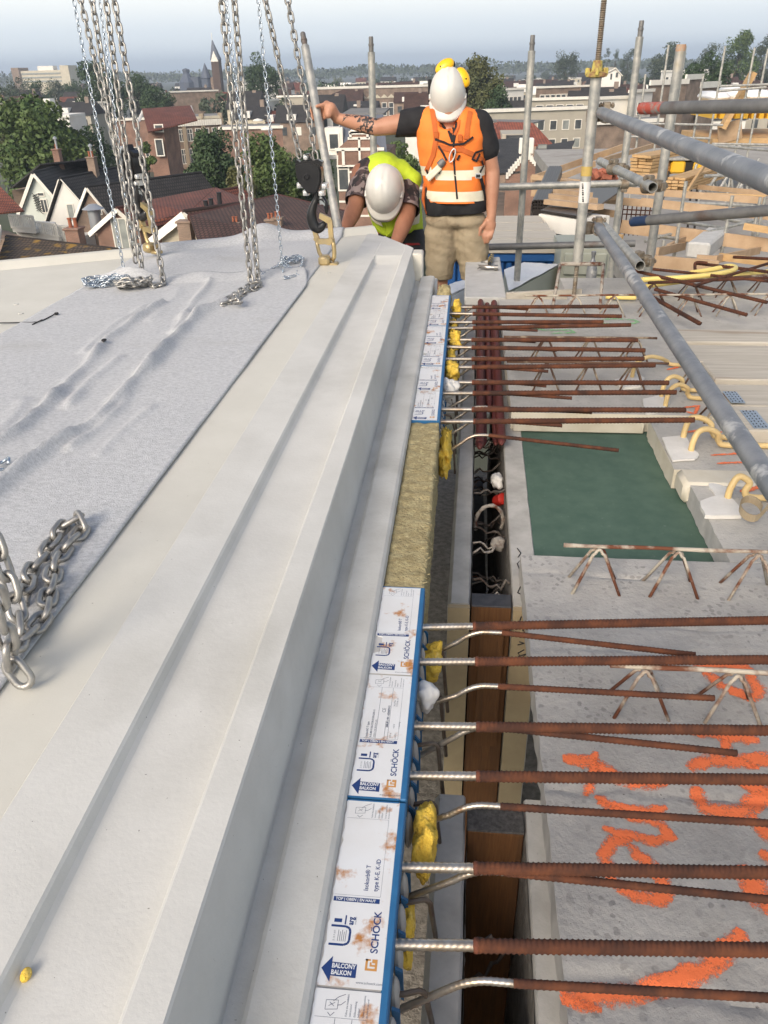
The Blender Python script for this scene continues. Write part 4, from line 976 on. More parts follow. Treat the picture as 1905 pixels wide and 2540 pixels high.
# ================================================================== HOOK BLOCKS + CLUTCHES
HB = V(-.605, 3.47, .125)
def Qp(cx, cy, y=0.0):
    p = at(700 + cx / 6.38, 360 + cy / 6.38, 3.47); return p + V(0, y, 0)
block = thing('hook_block', 'black chain hoist hook block holding the right clutch, beside the leaning pole', 'hook block', Qp(560, 1370), 'black hook blocks')
out = [(225,290),(300,262),(400,250),(520,262),(610,300),(640,400),(640,560),(600,680),(565,750),(420,750),(370,680),(290,600),(240,470)]
mb = MB()
for y0, y1, sc in ((-.042, -.030, .90), (-.030, .030, 1.0), (.030, .042, .9)):
    cx, cy = 440, 500; pts = [Qp(cx + (x - cx) * sc, cy + (y - cy) * sc, y0) for x, y in out]; mb.prism(pts, (0, y1 - y0, 0))
mb.build('housing', M_black, block, smooth=True)
mb = MB(); c = Qp(415, 480, -.043)
for k in range(1): mb.lathe([(.012, 0), (.012, .004), (.009, .006), (.009, .001), (.001, .001)], c, 18, axis=(0, -1, 0))
mb.build('axle_boss', M_black, block, smooth=True)
mb = MB(); mb.prism([Qp(x, y, -.02) for x, y in ((225,300),(235,225),(290,260),(345,225),(370,140),(430,130),(455,190),(500,240),(560,215),(650,260),(640,330))], (0, .04, 0)); mb.build('chain_guide', M_black, block)
for (x, y, r) in ((390,190,.008), (290,632,.008), (680,640,.009), (385,750,.008), (632,752,.008)):
    mb = MB(); mb.lathe([(.0115 if r > .0085 else r + .001, -.006), (r + .001, .004), (r * .6, .006)], Qp(x, y, -.030), 8, axis=(0, -1, 0)); mb.box(Qp(x, y, -.02) - V(.012, .0, .010), Qp(x, y, .02) + V(.012, 0, .010)); mb.build('bolt', [M_bolt], block)
hk = [(545,745,.010),(545,820,.012),(535,870,.013),(500,950,.016),(470,1060,.020),(470,1160,.023),(500,1260,.025),(560,1310,.024),(620,1290,.019),(660,1245,.013),(685,1225,.006)]
pp = [Qp(x, y) for x, y, r in hk]; rr = [r for x, y, r in hk]; d = []; dr = []
for i in range(len(pp) - 1):
    p0 = pp[max(i-1,0)]; p1 = pp[i]; p2 = pp[i+1]; p3 = pp[min(i+2,len(pp)-1)]
    for k in range(4):
        t = k/4; d.append(.5*((2*p1)+(p2-p0)*t+(2*p0-5*p1+4*p2-p3)*t*t+(3*p1-p0-3*p2+p3)*t*t*t)); dr.append(rr[i]+(rr[i+1]-rr[i])*t)
mb = MB(); mb.tube(d + [pp[-1]], dr + [.004], 14); mb.build('hook', M_black, block, smooth=2)
mb = MB(); mb.tube([Qp(560,860), Qp(640,850), Qp(690,930), Qp(705,1010), Qp(700,1080)], [.012,.014,.012,.010,.006], 10); mb.build('hook_tip', M_black, block, smooth=2)
mb = MB(); mb.prism([Qp(x, y, -.012) for x, y in ((598,790),(640,820),(685,890),(680,960),(640,930),(600,940))], (0, .022, 0)); mb.build('safety_latch', mat('latch_zinc', (.33,.36,.37), .4, metal=.7), block)
clutch = thing('lifting_clutch', 'gold passivated lifting clutch on the deck under the right hook block', 'lifting clutch', Qp(740, 1890), 'gold lifting clutches')
mb = MB(); th = (0, .016, 0)
for poly in ([(600,1070),(770,1150),(785,1190),(720,1230),(585,1150)], [(720,1195),(790,1180),(815,1480),(745,1500)], [(470,1290),(540,1330),(560,1400),(590,1470),(560,1500),(510,1470)], [(510,1450),(600,1475),(700,1480),(800,1450),(815,1520),(760,1580),(680,1560),(600,1565),(550,1540)]):
    mb.prism([Qp(x, y, -.012) for x, y in poly], (0, .020, 0))
mb.build('clutch_body', M_gold, clutch, smooth=True)
mb = MB(); mb.tube([Qp(540,1480), Qp(560,1600), Qp(585,1700), Qp(615,1750), Qp(660,1790)], .0085, 10); mb.build('ring', M_gold, clutch, smooth=2)
mb = MB(); mb.tube([Qp(795,1480), Qp(815,1600), Qp(825,1700), Qp(822,1770), Qp(790,1830)], .0095, 10); mb.build('ring', M_gold, clutch, smooth=2)
mb = MB(); mb.lathe([(.009,-.016),(.009,.012)], Qp(535,1480), 12, axis=(0,1,0)); mb.lathe([(.009,-.016),(.009,.012)], Qp(775,1500), 12, axis=(0,1,0)); mb.build('rivets', M_gold, clutch, smooth=True)
mb = MB(); mb.bbox(Qp(590,1890,-.035), Qp(760,1735,.02), .010); mb.bbox(Qp(740,1905,-.022), Qp(885,1850,.02), .004); mb.build('clutch_head', M_gold, clutch, smooth=True)
for src, lab in ((block, 'black hook block half hidden behind the left chain bundle'), (clutch, 'gold lifting clutch seen through the left chain bundle')):
    cp = copy_tree(src); dlt = Qp(740, 1890); cp.location = V(-1.43, 3.56, .155) + Matrix.Rotation(R(-32), 3, 'Z') @ (worldpos(src) - dlt); cp.rotation_euler = (0, 0, R(-32)); tag(cp, lab)

# ================================================================== SCAFFOLD
M_galv = mat('galvanised_tube', (.47,.46,.42), .5, metal=.5, col2=(.31,.315,.30), scale=16, lo=.4, hi=.6, col3=(.44,.36,.20), scale3=5, lo3=.6, hi3=.85, bump=.15, bscale=140)
M_galvb = mat('bluish_steel_tube', (.20,.215,.235), .5, metal=.45, col2=(.28,.29,.305), scale=12, lo=.4, hi=.62, col3=(.50,.50,.49), scale3=9, lo3=.60, hi3=.66, bump=.3, bscale=120)
M_galvd = mat('weathered_tube', (.15,.15,.15), .6, metal=.4, col2=(.21,.21,.205), scale=14, col3=(.12,.08,.06), scale3=4, bump=.3, bscale=120)
M_redpaint = mat('worn_red_paint', (.38,.075,.05), .6, col2=(.24,.22,.20), scale=30, lo=.5, hi=.62)
M_bluepaint = mat('worn_blue_paint', (.015,.035,.09), .5, col2=(.10,.10,.10), scale=30, lo=.55, hi=.68)
M_yel = mat('worn_yellow_paint', (.48,.40,.10), .7, col2=(.24,.13,.06), scale=30, lo=.45, hi=.62, bump=.5, bscale=120)
M_coup = mat('forged_coupler', (.30,.275,.23), .6, metal=.5, col2=(.20,.15,.10), scale=40, bump=.4, bscale=160)
GS = 'galvanised scaffold tubes'
def stube(a, b, label, mt=None, r=.0242, tip=None, tiplen=.05, spigot=False):
    a = Vector(a); b = Vector(b); t = thing('scaffold_tube', label, 'scaffold tube', b if b.z < a.z else a, GS)
    d = (b - a).normalized()
    if tip is not None:
        mb = MB(); mb.pipe(a, a + d * tiplen, r, .0035, 20); mb.build('painted_end', tip, t, smooth=True); a2 = a + d * tiplen
    else: a2 = a
    mb = MB(); mb.pipe(a2, b, r, .0035, 20); mb.build('tube', mt or M_galv, t, smooth=True)
    if spigot:
        mb = MB(); mb.lathe([(.0165, -.05), (.0165, .035), (.019, .036), (.019, .048), (.0155, .05), (.0155, .085), (.013, .09)], a, 14, axis=-d); mb.build('spigot', M_galvd, t, smooth=True)
    return t
def vert(px, py, Y, zb): a = at(px, py, Y); return a, V(a.x, Y, zb)
def coupler(p, ax1, ax2, label, off=None):
    p = Vector(p); a1 = Vector(ax1).normalized(); a2 = Vector(ax2).normalized(); nrm = a1.cross(a2).normalized() if off is None else Vector(off).normalized()
    t = thing('scaffold_coupler', label, 'coupler', p, 'scaffold couplers')
    for a, s in ((a1, -1), (a2, 1)):
        c = p + nrm * s * .027
        mb = MB(); mb.pipe(c - a * .026, c + a * .026, .0325, .0082, 16); mb.build('clamp', M_coup, t, smooth=True)
        sd = a.cross(nrm).normalized()
        mb = MB(); q = c + sd * .040; mb.bbox(V(-.012, -.020, -.016), V(.014, .020, .016), .003, Matrix.Translation(q) @ Matrix((( *sd, ), ( *a, ), ( *nrm, ))).transposed().to_4x4()); mb.build('flap', M_coup, t)
        mb = MB(); mb.tube([q - nrm * .035, q + nrm * .035], .0065, 8); mb.lathe([(.012, 0), (.012, .010)], q + nrm * .022, 6, axis=nrm); mb.lathe([(.012, 0), (.012, .009)], q - nrm * .030, 6, axis=nrm); mb.build('bolt', M_coup, t)
    return t
a, b = vert(1479, 190, 3.95, .02)
PF = thing('scaffold_standard', 'stout galvanised scaffold post with taped labels and screw jack on top', 'scaffold tube', V(a.x, 3.95, -.14), GS)
mb = MB(); mb.pipe(a, b, .0242, .0035, 24); mb.build('tube', M_galv, PF, smooth=True)
zt = at(1465, 420, 3.95).z; zt0 = at(1463, 440, 3.95).z
mb = MB(); mb.pipe(V(a.x, 3.95, at(1461,412,3.95).z), V(a.x, 3.95, at(1459,436,3.95).z), .0252, .0008, 24); mb.build('yellow_sticker', mat('sticker_yellow', (.50,.36,.10), .6, col2=(.42,.30,.1), scale=30), PF, smooth=True)
mb = MB(); mb.pipe(V(a.x, 3.95, at(1457,450,3.95).z), V(a.x, 3.95, at(1453,502,3.95).z), .0252, .0008, 24); mb.build('white_sticker', mat('sticker_white', (.70,.69,.66), .6), PF, smooth=True)
mb = MB()
for k, zz in enumerate(np.linspace(at(1457,455,3.95).z, at(1453,498,3.95).z, 9)):
    an = -2.2 + .05 * k; mb.box(V(-.004, -.0006, -.002), V(.004, .0006, .002 + .002 * (k % 3)), Matrix.Translation(V(a.x + .0256 * math.cos(an), 3.95 + .0256 * math.sin(an), zz)) @ Matrix.Rotation(an + math.pi/2, 4, 'Z'))
mb.build('printed_marks', M_marker, PF)
mb = MB()
for p0, p1, r0 in ((a, a + V(0, 0, .75), .012), (b + V(0, 0, .01), V(b.x, b.y, -.14), .0105)):
    n = int((p1 - p0).length / .004); pts = [p0.lerp(p1, k / n) for k in range(n + 1)]; mb.tube(pts, [r0 * (1.14 if k % 2 else .86) for k in range(n + 1)], 10)
mb.build('threaded_spindle', M_coup, PF, smooth=True)
mb = MB(); mb.lathe([(.030, -.004), (.046, 0), (.046, .012), (.024, .02), (.020, .06), (.013, .062)], a, 18); 
for k in range(3):
    an = k * 2.1 + .4; mb.bbox(V(.03, -.008, .004), V(.055, .008, .034), .004, Matrix.Translation(a) @ Matrix.Rotation(an, 4, 'Z'))
mb.build('jack_nut', M_yel, PF, smooth=True)
# caked stool carrying the spindle
st = thing('rebar_stool', 'caked U-shaped steel stool straddling the threaded spindle', 'steel stool', atz(1436, 770, -.14)); zz = .015
pl = at(1390, 655, 3.93); pr = at(1497, 655, 3.93); mb = MB(); mb.tube([V(pl.x, 3.93, pl.z), V(pr.x, 3.93, pr.z)], .010, 8); mb.build('top_bar', M_cakewire, st, smooth=2)
for pxx, q in ((1370, pl), (1488, pr)): mb = MB(); bb = atz(pxx, 768, -.14); mb.tube([q, bb], .008, 8); mb.build('leg', M_cakewire, st, smooth=2)
# back row
for (px, py, lab) in ((921, 113, 'scaffold upright rising behind the two workers'), (1319, 110, 'scaffold upright right of the standing worker'), (1587, 75, 'tallest scaffold upright of the back row, right of the screw jack')):
    a, b = vert(px, py + 16, 6.05, -1.2); stube(a, b, lab, spigot=True)
a, b = vert(1690, 110, 4.62, -.5); stube(a, b, 'thick scaffold upright with orange rim at the right', tip=mat('orange_rim_paint', (.45,.25,.14), .7, col2=(.35,.32,.27), scale=40), tiplen=.03)
stube(at(1005, 471, 5.98), at(1580, 454, 6.0), 'upper horizontal guard tube behind the standing worker')
stube(at(1000, 618, 5.98), at(1575, 604, 6.0), 'lower horizontal guard tube behind the standing worker', M_galvd)
hp0, hp1 = atd(757, 116, 4.47), atd(840, 575, 4.30)
stube(hp0, hp1 + (hp1 - hp0) * .35, 'leaning scaffold tube gripped by the standing worker', spigot=True)
d0, d1 = atd(1492, 280, 3.42), atd(1905, 446, 1.50); stube(d0, d0 + (d1 - d0) * 1.25, 'long bluish guard tube slanting from the screw-jack post to the right edge', M_galvb)
e0, e1 = atd(1482, 560, 3.80), atd(1782, 1007, 1.92); stube(e0, e0 + (e1 - e0) * 1.42, 'grey guard tube slanting down across the slab to the right edge', M_galvb)
f0, f1 = atd(1592, 269, 3.40), atd(1905, 262, 2.72); stube(f0, f0 + (f1 - f0) * 1.4, 'horizontal tube with worn red end at upper right', M_galvd, tip=M_redpaint, tiplen=.17)
g0, g1 = atd(1568, 550, 4.0), atd(1905, 522, 3.35); stube(g0, g0 + (g1 - g0) * 1.4, 'horizontal tube with blue painted end at the right', M_galvd, tip=M_bluepaint, tiplen=.11)
stube(atd(1619, 465, 3.72), atd(1488, 400, 4.9), 'short galvanised tube with open end, above the blue-ended tube')
stube(atd(1588, 659, 3.75), atd(1494, 556, 4.7), 'short galvanised tube with open end beside the slanting grey tube')
dv = (d1 - d0).normalized(); ev = (e1 - e0).normalized(); PFx = at(1470, 290, 3.95)
coupler(atd(1487, 286, 3.5), (0,0,1), dv, 'coupler joining the bluish slanting tube to the jack post', off=(1,-.3,0))
coupler(atd(1470, 566, 3.8), (0,0,1), ev, 'coupler joining the grey slanting tube to the jack post', off=(1,-.3,0))
coupler(atd(1618, 462, 3.85), (0,0,1), (-.6,.8,-.1), 'coupler at the open end of the upper short tube', off=(-.8,-.6,0))
coupler(atd(1590, 648, 3.95), (0,0,1), (-.4,.8,.1), 'coupler at the open end of the lower short tube', off=(-.8,-.6,0))
coupler(at(1548, 455, 5.99), (0,0,1), (1,0,0), 'coupler where the upper guard tube crosses the far upright', off=(0,-1,0))
coupler(at(1525, 606, 5.99), (0,0,1), (1,0,0), 'coupler where the lower guard tube crosses the far upright', off=(0,-1,0))
coupler(atd(1530, 418, 4.5), (0,0,1), (-.6,.8,-.1), 'small coupler midway on the upper short tube', off=(-.8,-.6,0))

# strap wrapped under the slanting tube
mb = MB(); c0 = atz(1862, 1262, -.10); M_strap = mat('dusty_strap', (.36,.30,.21), .9, col2=(.28,.22,.14), scale=25, bump=.4, bscale=200)
ring = [c0 + V(.026 * math.cos(a), .028 * math.sin(a), .012 * math.sin(a)) for a in np.linspace(0, 5.2, 18)] + [c0 + V(.05, -.01, .04), c0 + V(.055, 0, .12)]
for p, q in zip(ring[:-1], ring[1:]): mb.prism([p + V(0, 0, -.010), q + V(0, 0, -.010), q + V(0, 0, .010), p + V(0, 0, .010)], (.002, .002, 0))
tag(mb.build('webbing_strap', M_strap, None), 'dusty webbing strap coiled under the slanting grey tube', 'strap')

# ================================================================== SLAB CLUTTER
M_plank = mat('weathered_plank', (.50,.465,.40), .85, col2=(.40,.365,.305), scale=16, stretch=(.25,3.2,3), col3=(.26,.19,.13), scale3=5, lo3=.58, hi3=.75, bump=.5, bscale=40, bstretch=(.3,5,4), bdist=.002)
M_nail = mat('galvanised_plate', (.40,.47,.54), .4, metal=.6, col2=(.32,.38,.44), scale=20)
M_pine = mat('fresh_pine', (.54,.36,.18), .75, col2=(.44,.28,.13), scale=7, stretch=(1,1,3))
M_pine2 = mat('pale_formwork_board', (.47,.335,.215), .8, col2=(.37,.25,.15), scale=5, bump=.2, bscale=30)
ye = [2.196, 2.409, 2.625, 2.834, 3.057, 3.247]
for i in range(5):
    x0 = (.858, .863, .867, .864, .856)[i] + .004 * i
    mb = MB(); dz_ = (.0, -.007, .004, -.005, .002)[i]; mb.bbox((x0, ye[i] + .010, -.135 + dz_), (2.6, ye[i+1] - .010, -.09 + dz_), .004)
    t = mb.build('scaffold_plank', M_plank, None); tag(t, ('front plank with a long nail plate, nearest of the plank row', 'second plank with a shorter nail plate', 'third plank of the row, dirty in the middle', 'fourth plank of the row behind the slanting tube', 'farthest weathered plank of the row')[i], 'plank', 'weathered planks laid side by side on the slab')
for (px, py, w, L, lab) in ((1820, 985, .045, .10, 'punched nail plate on the second plank'), (1873, 1040, .05, .14, 'punched nail plate on the front plank')):
    c = atz(px * 1.0, py, -.089); mb = MB(); mb.box((c.x - w/2, c.y - L/2, -.0898), (c.x + w/2, c.y + L/2, -.0882)); t = thing('nail_plate', lab, 'nail plate', c, 'nail plates on planks'); mb.build('plate', M_nail, t)
    mb = MB()
    for r in range(int(L / .02)):
        for k in range(4): mb.box((c.x - w/2 + .006 + k * .0105, c.y - L/2 + .006 + r * .02 + .004 * (k % 2), -.0881), (c.x - w/2 + .009 + k * .0105, c.y - L/2 + .015 + r * .02 + .004 * (k % 2), -.0876))
    mb.build('slots', M_marker, t)
# concrete beam with hammer
M_beam = mat('beam_concrete', (.50,.50,.485), .9, col2=(.43,.43,.415), scale=16, bump=.5, bscale=120, bdist=.002)
mb = MB(); mb.bbox((.004, 3.98, -.195), (.216, 4.96, -.15), .006); tag(mb.build('concrete_beam', M_beam, None, smooth=True), 'pale concrete beam end carrying the hammer', 'concrete beam')
ham = thing('claw_hammer', 'claw hammer with black and yellow grip lying on the concrete beam', 'hammer', atz(1208, 665, -.14)); M_hs = mat('hammer_steel', (.32,.31,.29), .35, metal=.85)
hx = lambda x, y, z=-.132: atz(840 + x / 3.858, 360 + y / 3.858, z)
mb = MB(); mb.tube([hx(1330,1185), hx(1350,1165), hx(1400,1170), hx(1450,1170)], [.003,.007,.011,.013], 8); mb.tube([hx(1440,1170), hx(1490,1172)], .011, 10); mb.tube([hx(1488,1172), hx(1525,1172)], .0165, 12); mb.tube([hx(1335,1145), hx(1360,1155), hx(1400,1165)], [.002,.005,.009], 6); mb.build('head', M_hs, ham, smooth=True)
mb = MB(); mb.tube([hx(1440,1165), hx(1445,1130)], .009, 8); mb.build('neck', M_marker, ham, smooth=True)
mb = MB(); mb.tube([hx(1445,1132), hx(1455,1090), hx(1468,1055)], [.011,.014,.013], 10); mb.build('grip', mat('yellow_black_grip', (.02,.02,.02), .5, col2=(.62,.42,.05), scale=60, lo=.55, hi=.58), ham, smooth=True)
mb = MB(); mb.tube([hx(1365,1122,-.148), hx(1400,1118,-.147), hx(1470,1120,-.147), hx(1530,1110,-.147)], [.006,.003,.002,.001], 6); tag(mb.build('trowel_blade', M_hs, None), 'thin steel strip lying beside the hammer', 'steel strip')
# yellow hose and loose reinforcement
def spline(pts, sub=6):
    d = []
    for i in range(len(pts) - 1):
        p0 = pts[max(i-1,0)]; p1 = pts[i]; p2 = pts[i+1]; p3 = pts[min(i+2,len(pts)-1)]
        for k in range(sub): t = k/sub; d.append(.5*((2*p1)+(p2-p0)*t+(2*p0-5*p1+4*p2-p3)*t*t+(3*p1-p0-3*p2+p3)*t*t*t))
    return d + [pts[-1]]
hz = lambda x, y, z: atz(1280 + x / 2.654, 600 + y / 2.654, z)
mb = MB(); mb.tube(spline([hz(590,362,-.12), hz(700,366,-.12), hz(790,368,-.12)] ), .011, 10); mb.tube(spline([hz(760,256,-.05), hz(900,245,-.045), hz(1100,235,-.04), hz(1300,215,-.04), hz(1420,190,-.04), hz(1445,170,-.04), hz(1400,160,-.04), hz(1300,180,-.045), hz(1150,205,-.05)]), .0125, 10); mb.tube(spline([hz(840,295,-.08), hz(950,280,-.08), hz(1100,260,-.075), hz(1300,240,-.07), hz(1480,215,-.07), hz(1700,190,-.07)]), .011, 10)
tag(mb.build('yellow_hose', M_hose, None, smooth=2), 'pale yellow hose looped over the rusty bars at the far slab edge', 'hose')
lb = [((900,365),(1215,540),.009,'rusty bar lying askew nearest the planks'), ((915,312),(1525,482),.008,'long rusty bar lying askew across the far slab'), ((780,190),(1660,400),.008,'rusty bar running along the hose to the right edge'), ((870,270),(1700,235),.007,'rusty bar crossing under the hose'), ((1170,290),(1700,130),.007,'rusty bar slanting up to the right edge'), ((900,180),(1760,270),.007,'thin rusty bar at the far slab edge'), ((1180,140),(1800,215),.008,'rusty hooked bar behind the hose'), ((1430,100),(1800,120),.008,'farthest rusty bar at the right')]
for (p, q, r, lab) in lb:
    z = -.055 if p[1] > 300 else -.03
    tag(ribbed([hz(*p, z), hz(*q, z - .02)], r, pitch=.014, per=3, n=7).build('loose_rebar', M_rust, None, smooth=2, fix=False), lab, 'rebar', 'loose rusty bars at the far slab edge')
mb = MB(); mb.tube(spline([hz(1180,190,-.05), hz(1178,150,-.03), hz(1195,135,-.02), hz(1260,140,-.02)]), .008, 8); tag(mb.build('hooked_rebar', M_rust, None, smooth=2), 'short hooked rusty bar end behind the hose', 'rebar', 'loose rusty bars at the far slab edge')
mb = MB(); mb.beam(atz(1255, 748, -.16), atz(1440, 738, -.16), .02, .09); tag(mb.build('edge_board', M_plank, None), 'brown edge board along the far slab edge by the beam', 'board')
# cable tie and scraps on the deck
mb = MB(); mb.tube(spline([pz(0,801,.128), pz(50,800,.127), pz(95,798,.129), pz(125,785,.132), pz(140,776,.136)]), .0022, 6); mb.tube([pz(80,805,.13), pz(105,793,.134)], .0022, 6); mb.box(pz(140,778,.134) - V(.005,.006,.003), pz(140,778,.134) + V(.005,.006,.004)); tag(mb.build('cable_tie', M_marker, None), 'black cable tie lying across the left edge of the fleece', 'cable tie')
lumpy('dirt_crumb', pz(259, 843, .145), (.008, .010, .004), M_marker, 'dark crumb of dirt on the fleece between two wrinkles', 'dirt', 3, .4, 10, 8)

# ================================================================== CITY
GZ = -18.0
M_ground = mat('town_ground', (.07,.075,.055), .95, col2=(.05,.07,.03), scale=.03, col3=(.14,.13,.12), scale3=.015)
mb = MB(); mb.add([(-5000,-300,GZ),(5000,-300,GZ),(5000,9000,GZ),(-5000,9000,GZ)], [(0,1,2,3)]); tag(mb.build('ground', M_ground, None), kind='structure')
B_red = tile_mat('red_brick', (.31,.145,.095), (.25,.11,.07), (.28,.22,.18), .22, .065, .012)
B_brn = tile_mat('brown_brick', (.33,.225,.16), (.26,.175,.125), (.27,.22,.18), .22, .065, .012)
B_yel = tile_mat('yellow_brick', (.42,.30,.15), (.37,.25,.12), (.35,.28,.2), .22, .065, .012)
B_grey = mat('beige_render', (.43,.40,.33), .85, col2=(.39,.36,.30), scale=.5)
B_white = mat('white_render', (.78,.765,.72), .8, col2=(.72,.705,.66), scale=.6)
B_mint = mat('pale_mint_boards', (.58,.62,.57), .7)
B_cream = mat('cream_render', (.60,.55,.43), .85, col2=(.5,.45,.35), scale=.8)
T_dark = tile_mat('dark_roof_tiles', (.050,.047,.047), (.065,.060,.058), (.020,.019,.019), .26, .33, .05, .75, .5, .8, bdist=.05)
T_red = tile_mat('red_roof_tiles', (.20,.058,.034), (.25,.078,.044), (.075,.024,.016), .26, .33, .05, .75, .5, .8, bdist=.05)
T_brown = tile_mat('brown_roof_tiles', (.095,.048,.036), (.125,.062,.046), (.035,.019,.015), .26, .33, .05, .8, .5, .8, bdist=.05)
T_bright = tile_mat('orange_roof_tiles', (.42,.115,.055), (.36,.095,.045), (.17,.045,.025), .3, .36, .05, .75, .5, .8, bdist=.05)
T_moss = tile_mat('mossy_roof_tiles', (.085,.062,.042), (.11,.075,.05), (.03,.022,.016), .26, .33, .05, .85, .5, .9, moss=(.26,.15,.025), bdist=.05)
T_slate = mat('blue_grey_slate', (.085,.105,.15), .6, col2=(.07,.085,.12), scale=2)
M_trim = mat('white_trim', (.80,.775,.70), .6, col2=(.73,.70,.63), scale=1.5)
M_glass = mat('window_glass', (.05,.058,.065), .12, col2=(.10,.11,.115), scale=.9)
M_glassl = mat('curtained_window', (.34,.36,.34), .3, col2=(.22,.24,.23), scale=1.2)
M_flat = mat('flat_roof_felt', (.14,.14,.14), .9, col2=(.22,.215,.205), scale=.25)
M_clay = mat('clay_pot', (.30,.10,.05), .8)
M_zincc = mat('zinc_cowl', (.50,.52,.54), .35, metal=.6)

def facing(a, b):
    """unit outward normal (towards the camera) of the facade a->b"""
    d = (b - a); n = V(d.y, -d.x, 0).normalized(); return n if n.dot(V(-a.x, -a.y, 0)) > 0 else -n
def window(par, p, u, w, h, n, frame=M_trim, glass=M_glass, f=.09, mull=1, bars=0):
    """window centred at p on a wall with horizontal direction u and normal n"""
    up = V(0, 0, 1); mb = MB()
    def bx(x0, x1, z0, z1, d0, d1):
        v = [p + u * x + up * z + n * d for d in (d0, d1) for x, z in ((x0, z0), (x1, z0), (x1, z1), (x0, z1))]
        mb.add(v, [(0,1,2,3),(7,6,5,4),(0,4,5,1),(1,5,6,2),(2,6,7,3),(3,7,4,0)])
    W, H = w / 2, h / 2
    bx(-W, -W + f, -H, H, -.03, .05); bx(W - f, W, -H, H, -.03, .05); bx(-W + f, W - f, H - f, H, -.03, .05); bx(-W + f, W - f, -H, -H + f, -.03, .07)
    for k in range(mull - 1): x = -W + w * (k + 1) / mull; bx(x - f * .35, x + f * .35, -H + f, H - f, -.02, .04)
    for k in range(bars): z = -H + h * (.62 if bars == 1 else (k + 1) / (bars + 1)); bx(-W + f, W - f, z - f * .35, z + f * .35, -.02, .035)
    fr = mb.build('window', frame, par)
    mb = MB(); bx(-W + f * .5, W - f * .5, -H + f * .5, H - f * .5, -.02, .012); mb.build('pane', glass, fr); return fr
def chimney(par, p, w=.7, h=1.2, mt=None, pots=1, cowl=False):
    mb = MB(); mb.bbox(p + V(-w/2, -w/2, -.8), p + V(w/2, w/2, h), .02); mb.bbox(p + V(-w/2 - .08, -w/2 - .08, h - .02), p + V(w/2 + .08, w/2 + .08, h + .1), .02)
    c = mb.build('chimney', mt or B_red, par, uv=True)
    for k in range(pots):
        mb = MB(); mb.lathe([(.15*w, 0), (.13*w, .55*w), (.17*w, .57*w), (.17*w, .66*w)], p + V((k - (pots - 1) / 2) * .4*w, 0, h + .08), 10); mb.build('chimney_pot', M_clay, c, smooth=True)
    if cowl:
        mb = MB(); mb.lathe([(.11, 0), (.11, .9), (.22, .92), (.22, 1.05), (.05, 1.2)], p + V(.1, 0, h + .1), 12); mb.build('flue_cowl', M_zincc, c, smooth=True)
    return c
def gable_house(name, label, apex, lpx, rpx, Y, back, roof, wall_m, trim=M_trim, group='gabled houses below the balcony', over=.35, bw=.32, zb=GZ, win=()):
    A = at(apex[0], apex[1], Y); Lp = at(lpx[0], lpx[1], Y); Rp = at(rpx[0], rpx[1], Y)
    bk = atz(back[0], back[1], A.z) - A; bk.z = 0; bd = bk.normalized()
    t = thing(name, label, 'house', V(A.x, Y, zb), group)
    mb = MB(); fr = [A + V(0,0,-.12), Lp + V(0,0,-.1), V(Lp.x, Lp.y, zb), V(Rp.x, Rp.y, zb), Rp + V(0,0,-.1)]
    mb.prism(fr, bk); mb.build('wall', wall_m, t, uv=True)
    for e, side in ((Lp, -1), (Rp, 1)):
        d = (e - A); e2 = e + d.normalized() * .5; nrm = d.cross(bk).normalized(); nrm = nrm if nrm.z > 0 else -nrm
        f0 = A - bd * over; q = [f0, e2 - bd * over, e2 + bk, A + bk]
        mb = MB(); mb.prism([p + nrm * .02 for p in q], nrm * .14); mb.build('roof', roof, t, uv=True)
        fn = V(-A.x, -A.y, 0).normalized()
        q = [A - bd * (over + .03) + nrm * .2, e2 - bd * (over + .03) + nrm * .2]; mb = MB(); mb.prism([q[0], q[1], q[1] - nrm * bw, q[0] - nrm * bw], -bd * .06); mb.build('barge_board', trim, t)
    mb = MB(); mb.tube([A + V(0,0,.16) - bd * over, A + V(0,0,.16) + bk], .14, 8); mb.build('ridge', roof, t, smooth=True)
    u = (Rp - Lp); u.z = 0; u.normalize(); n = facing(Lp, Rp)
    for (x, y, w, h, kw) in win:
        s = FPX / (.8626 * Y + 4); p = at(x, y, Y) + n * .03; window(t, p, u, w / s, h / s, n, **kw)
    return t, A, Lp, Rp, bk
def roof_plane(t, pts, mt, th=.15, name='roof'):
    mb = MB(); n = (pts[1] - pts[0]).cross(pts[2] - pts[0]).normalized(); n = n if n.z > 0 else -n; mb.prism(pts, n * th); return mb.build(name, mt, t, uv=True)

# ---- the cluster of gabled houses at the left
G1 = dict(mull=2, bars=0)
t, A, Lp, Rp, bk = gable_house('gabled_house', 'mint-boarded house gable with white barge boards, small top window and double doors', (86,432), (50,530), (138,492), 80, (215,397), T_dark, B_mint, win=((102,482,20,11,{}), (111,511,20,36,dict(mull=2, glass=M_glass))))
chimney(t, A + bk * .45 + V(0,0,.3), .7, 1.4, B_red, 1, True)
mb = MB()
for k in range(7): p = at(88 + k * 1.8, 487 + k * 6, 79.9); mb.beam(p + V(-.35,0,0), p + V(.35,0,.25), .05, .05); mb.beam(p + V(-.3,0,.3), p + V(.3,0,-.3), .05, .05)
mb.build('trellis', M_marker, t)
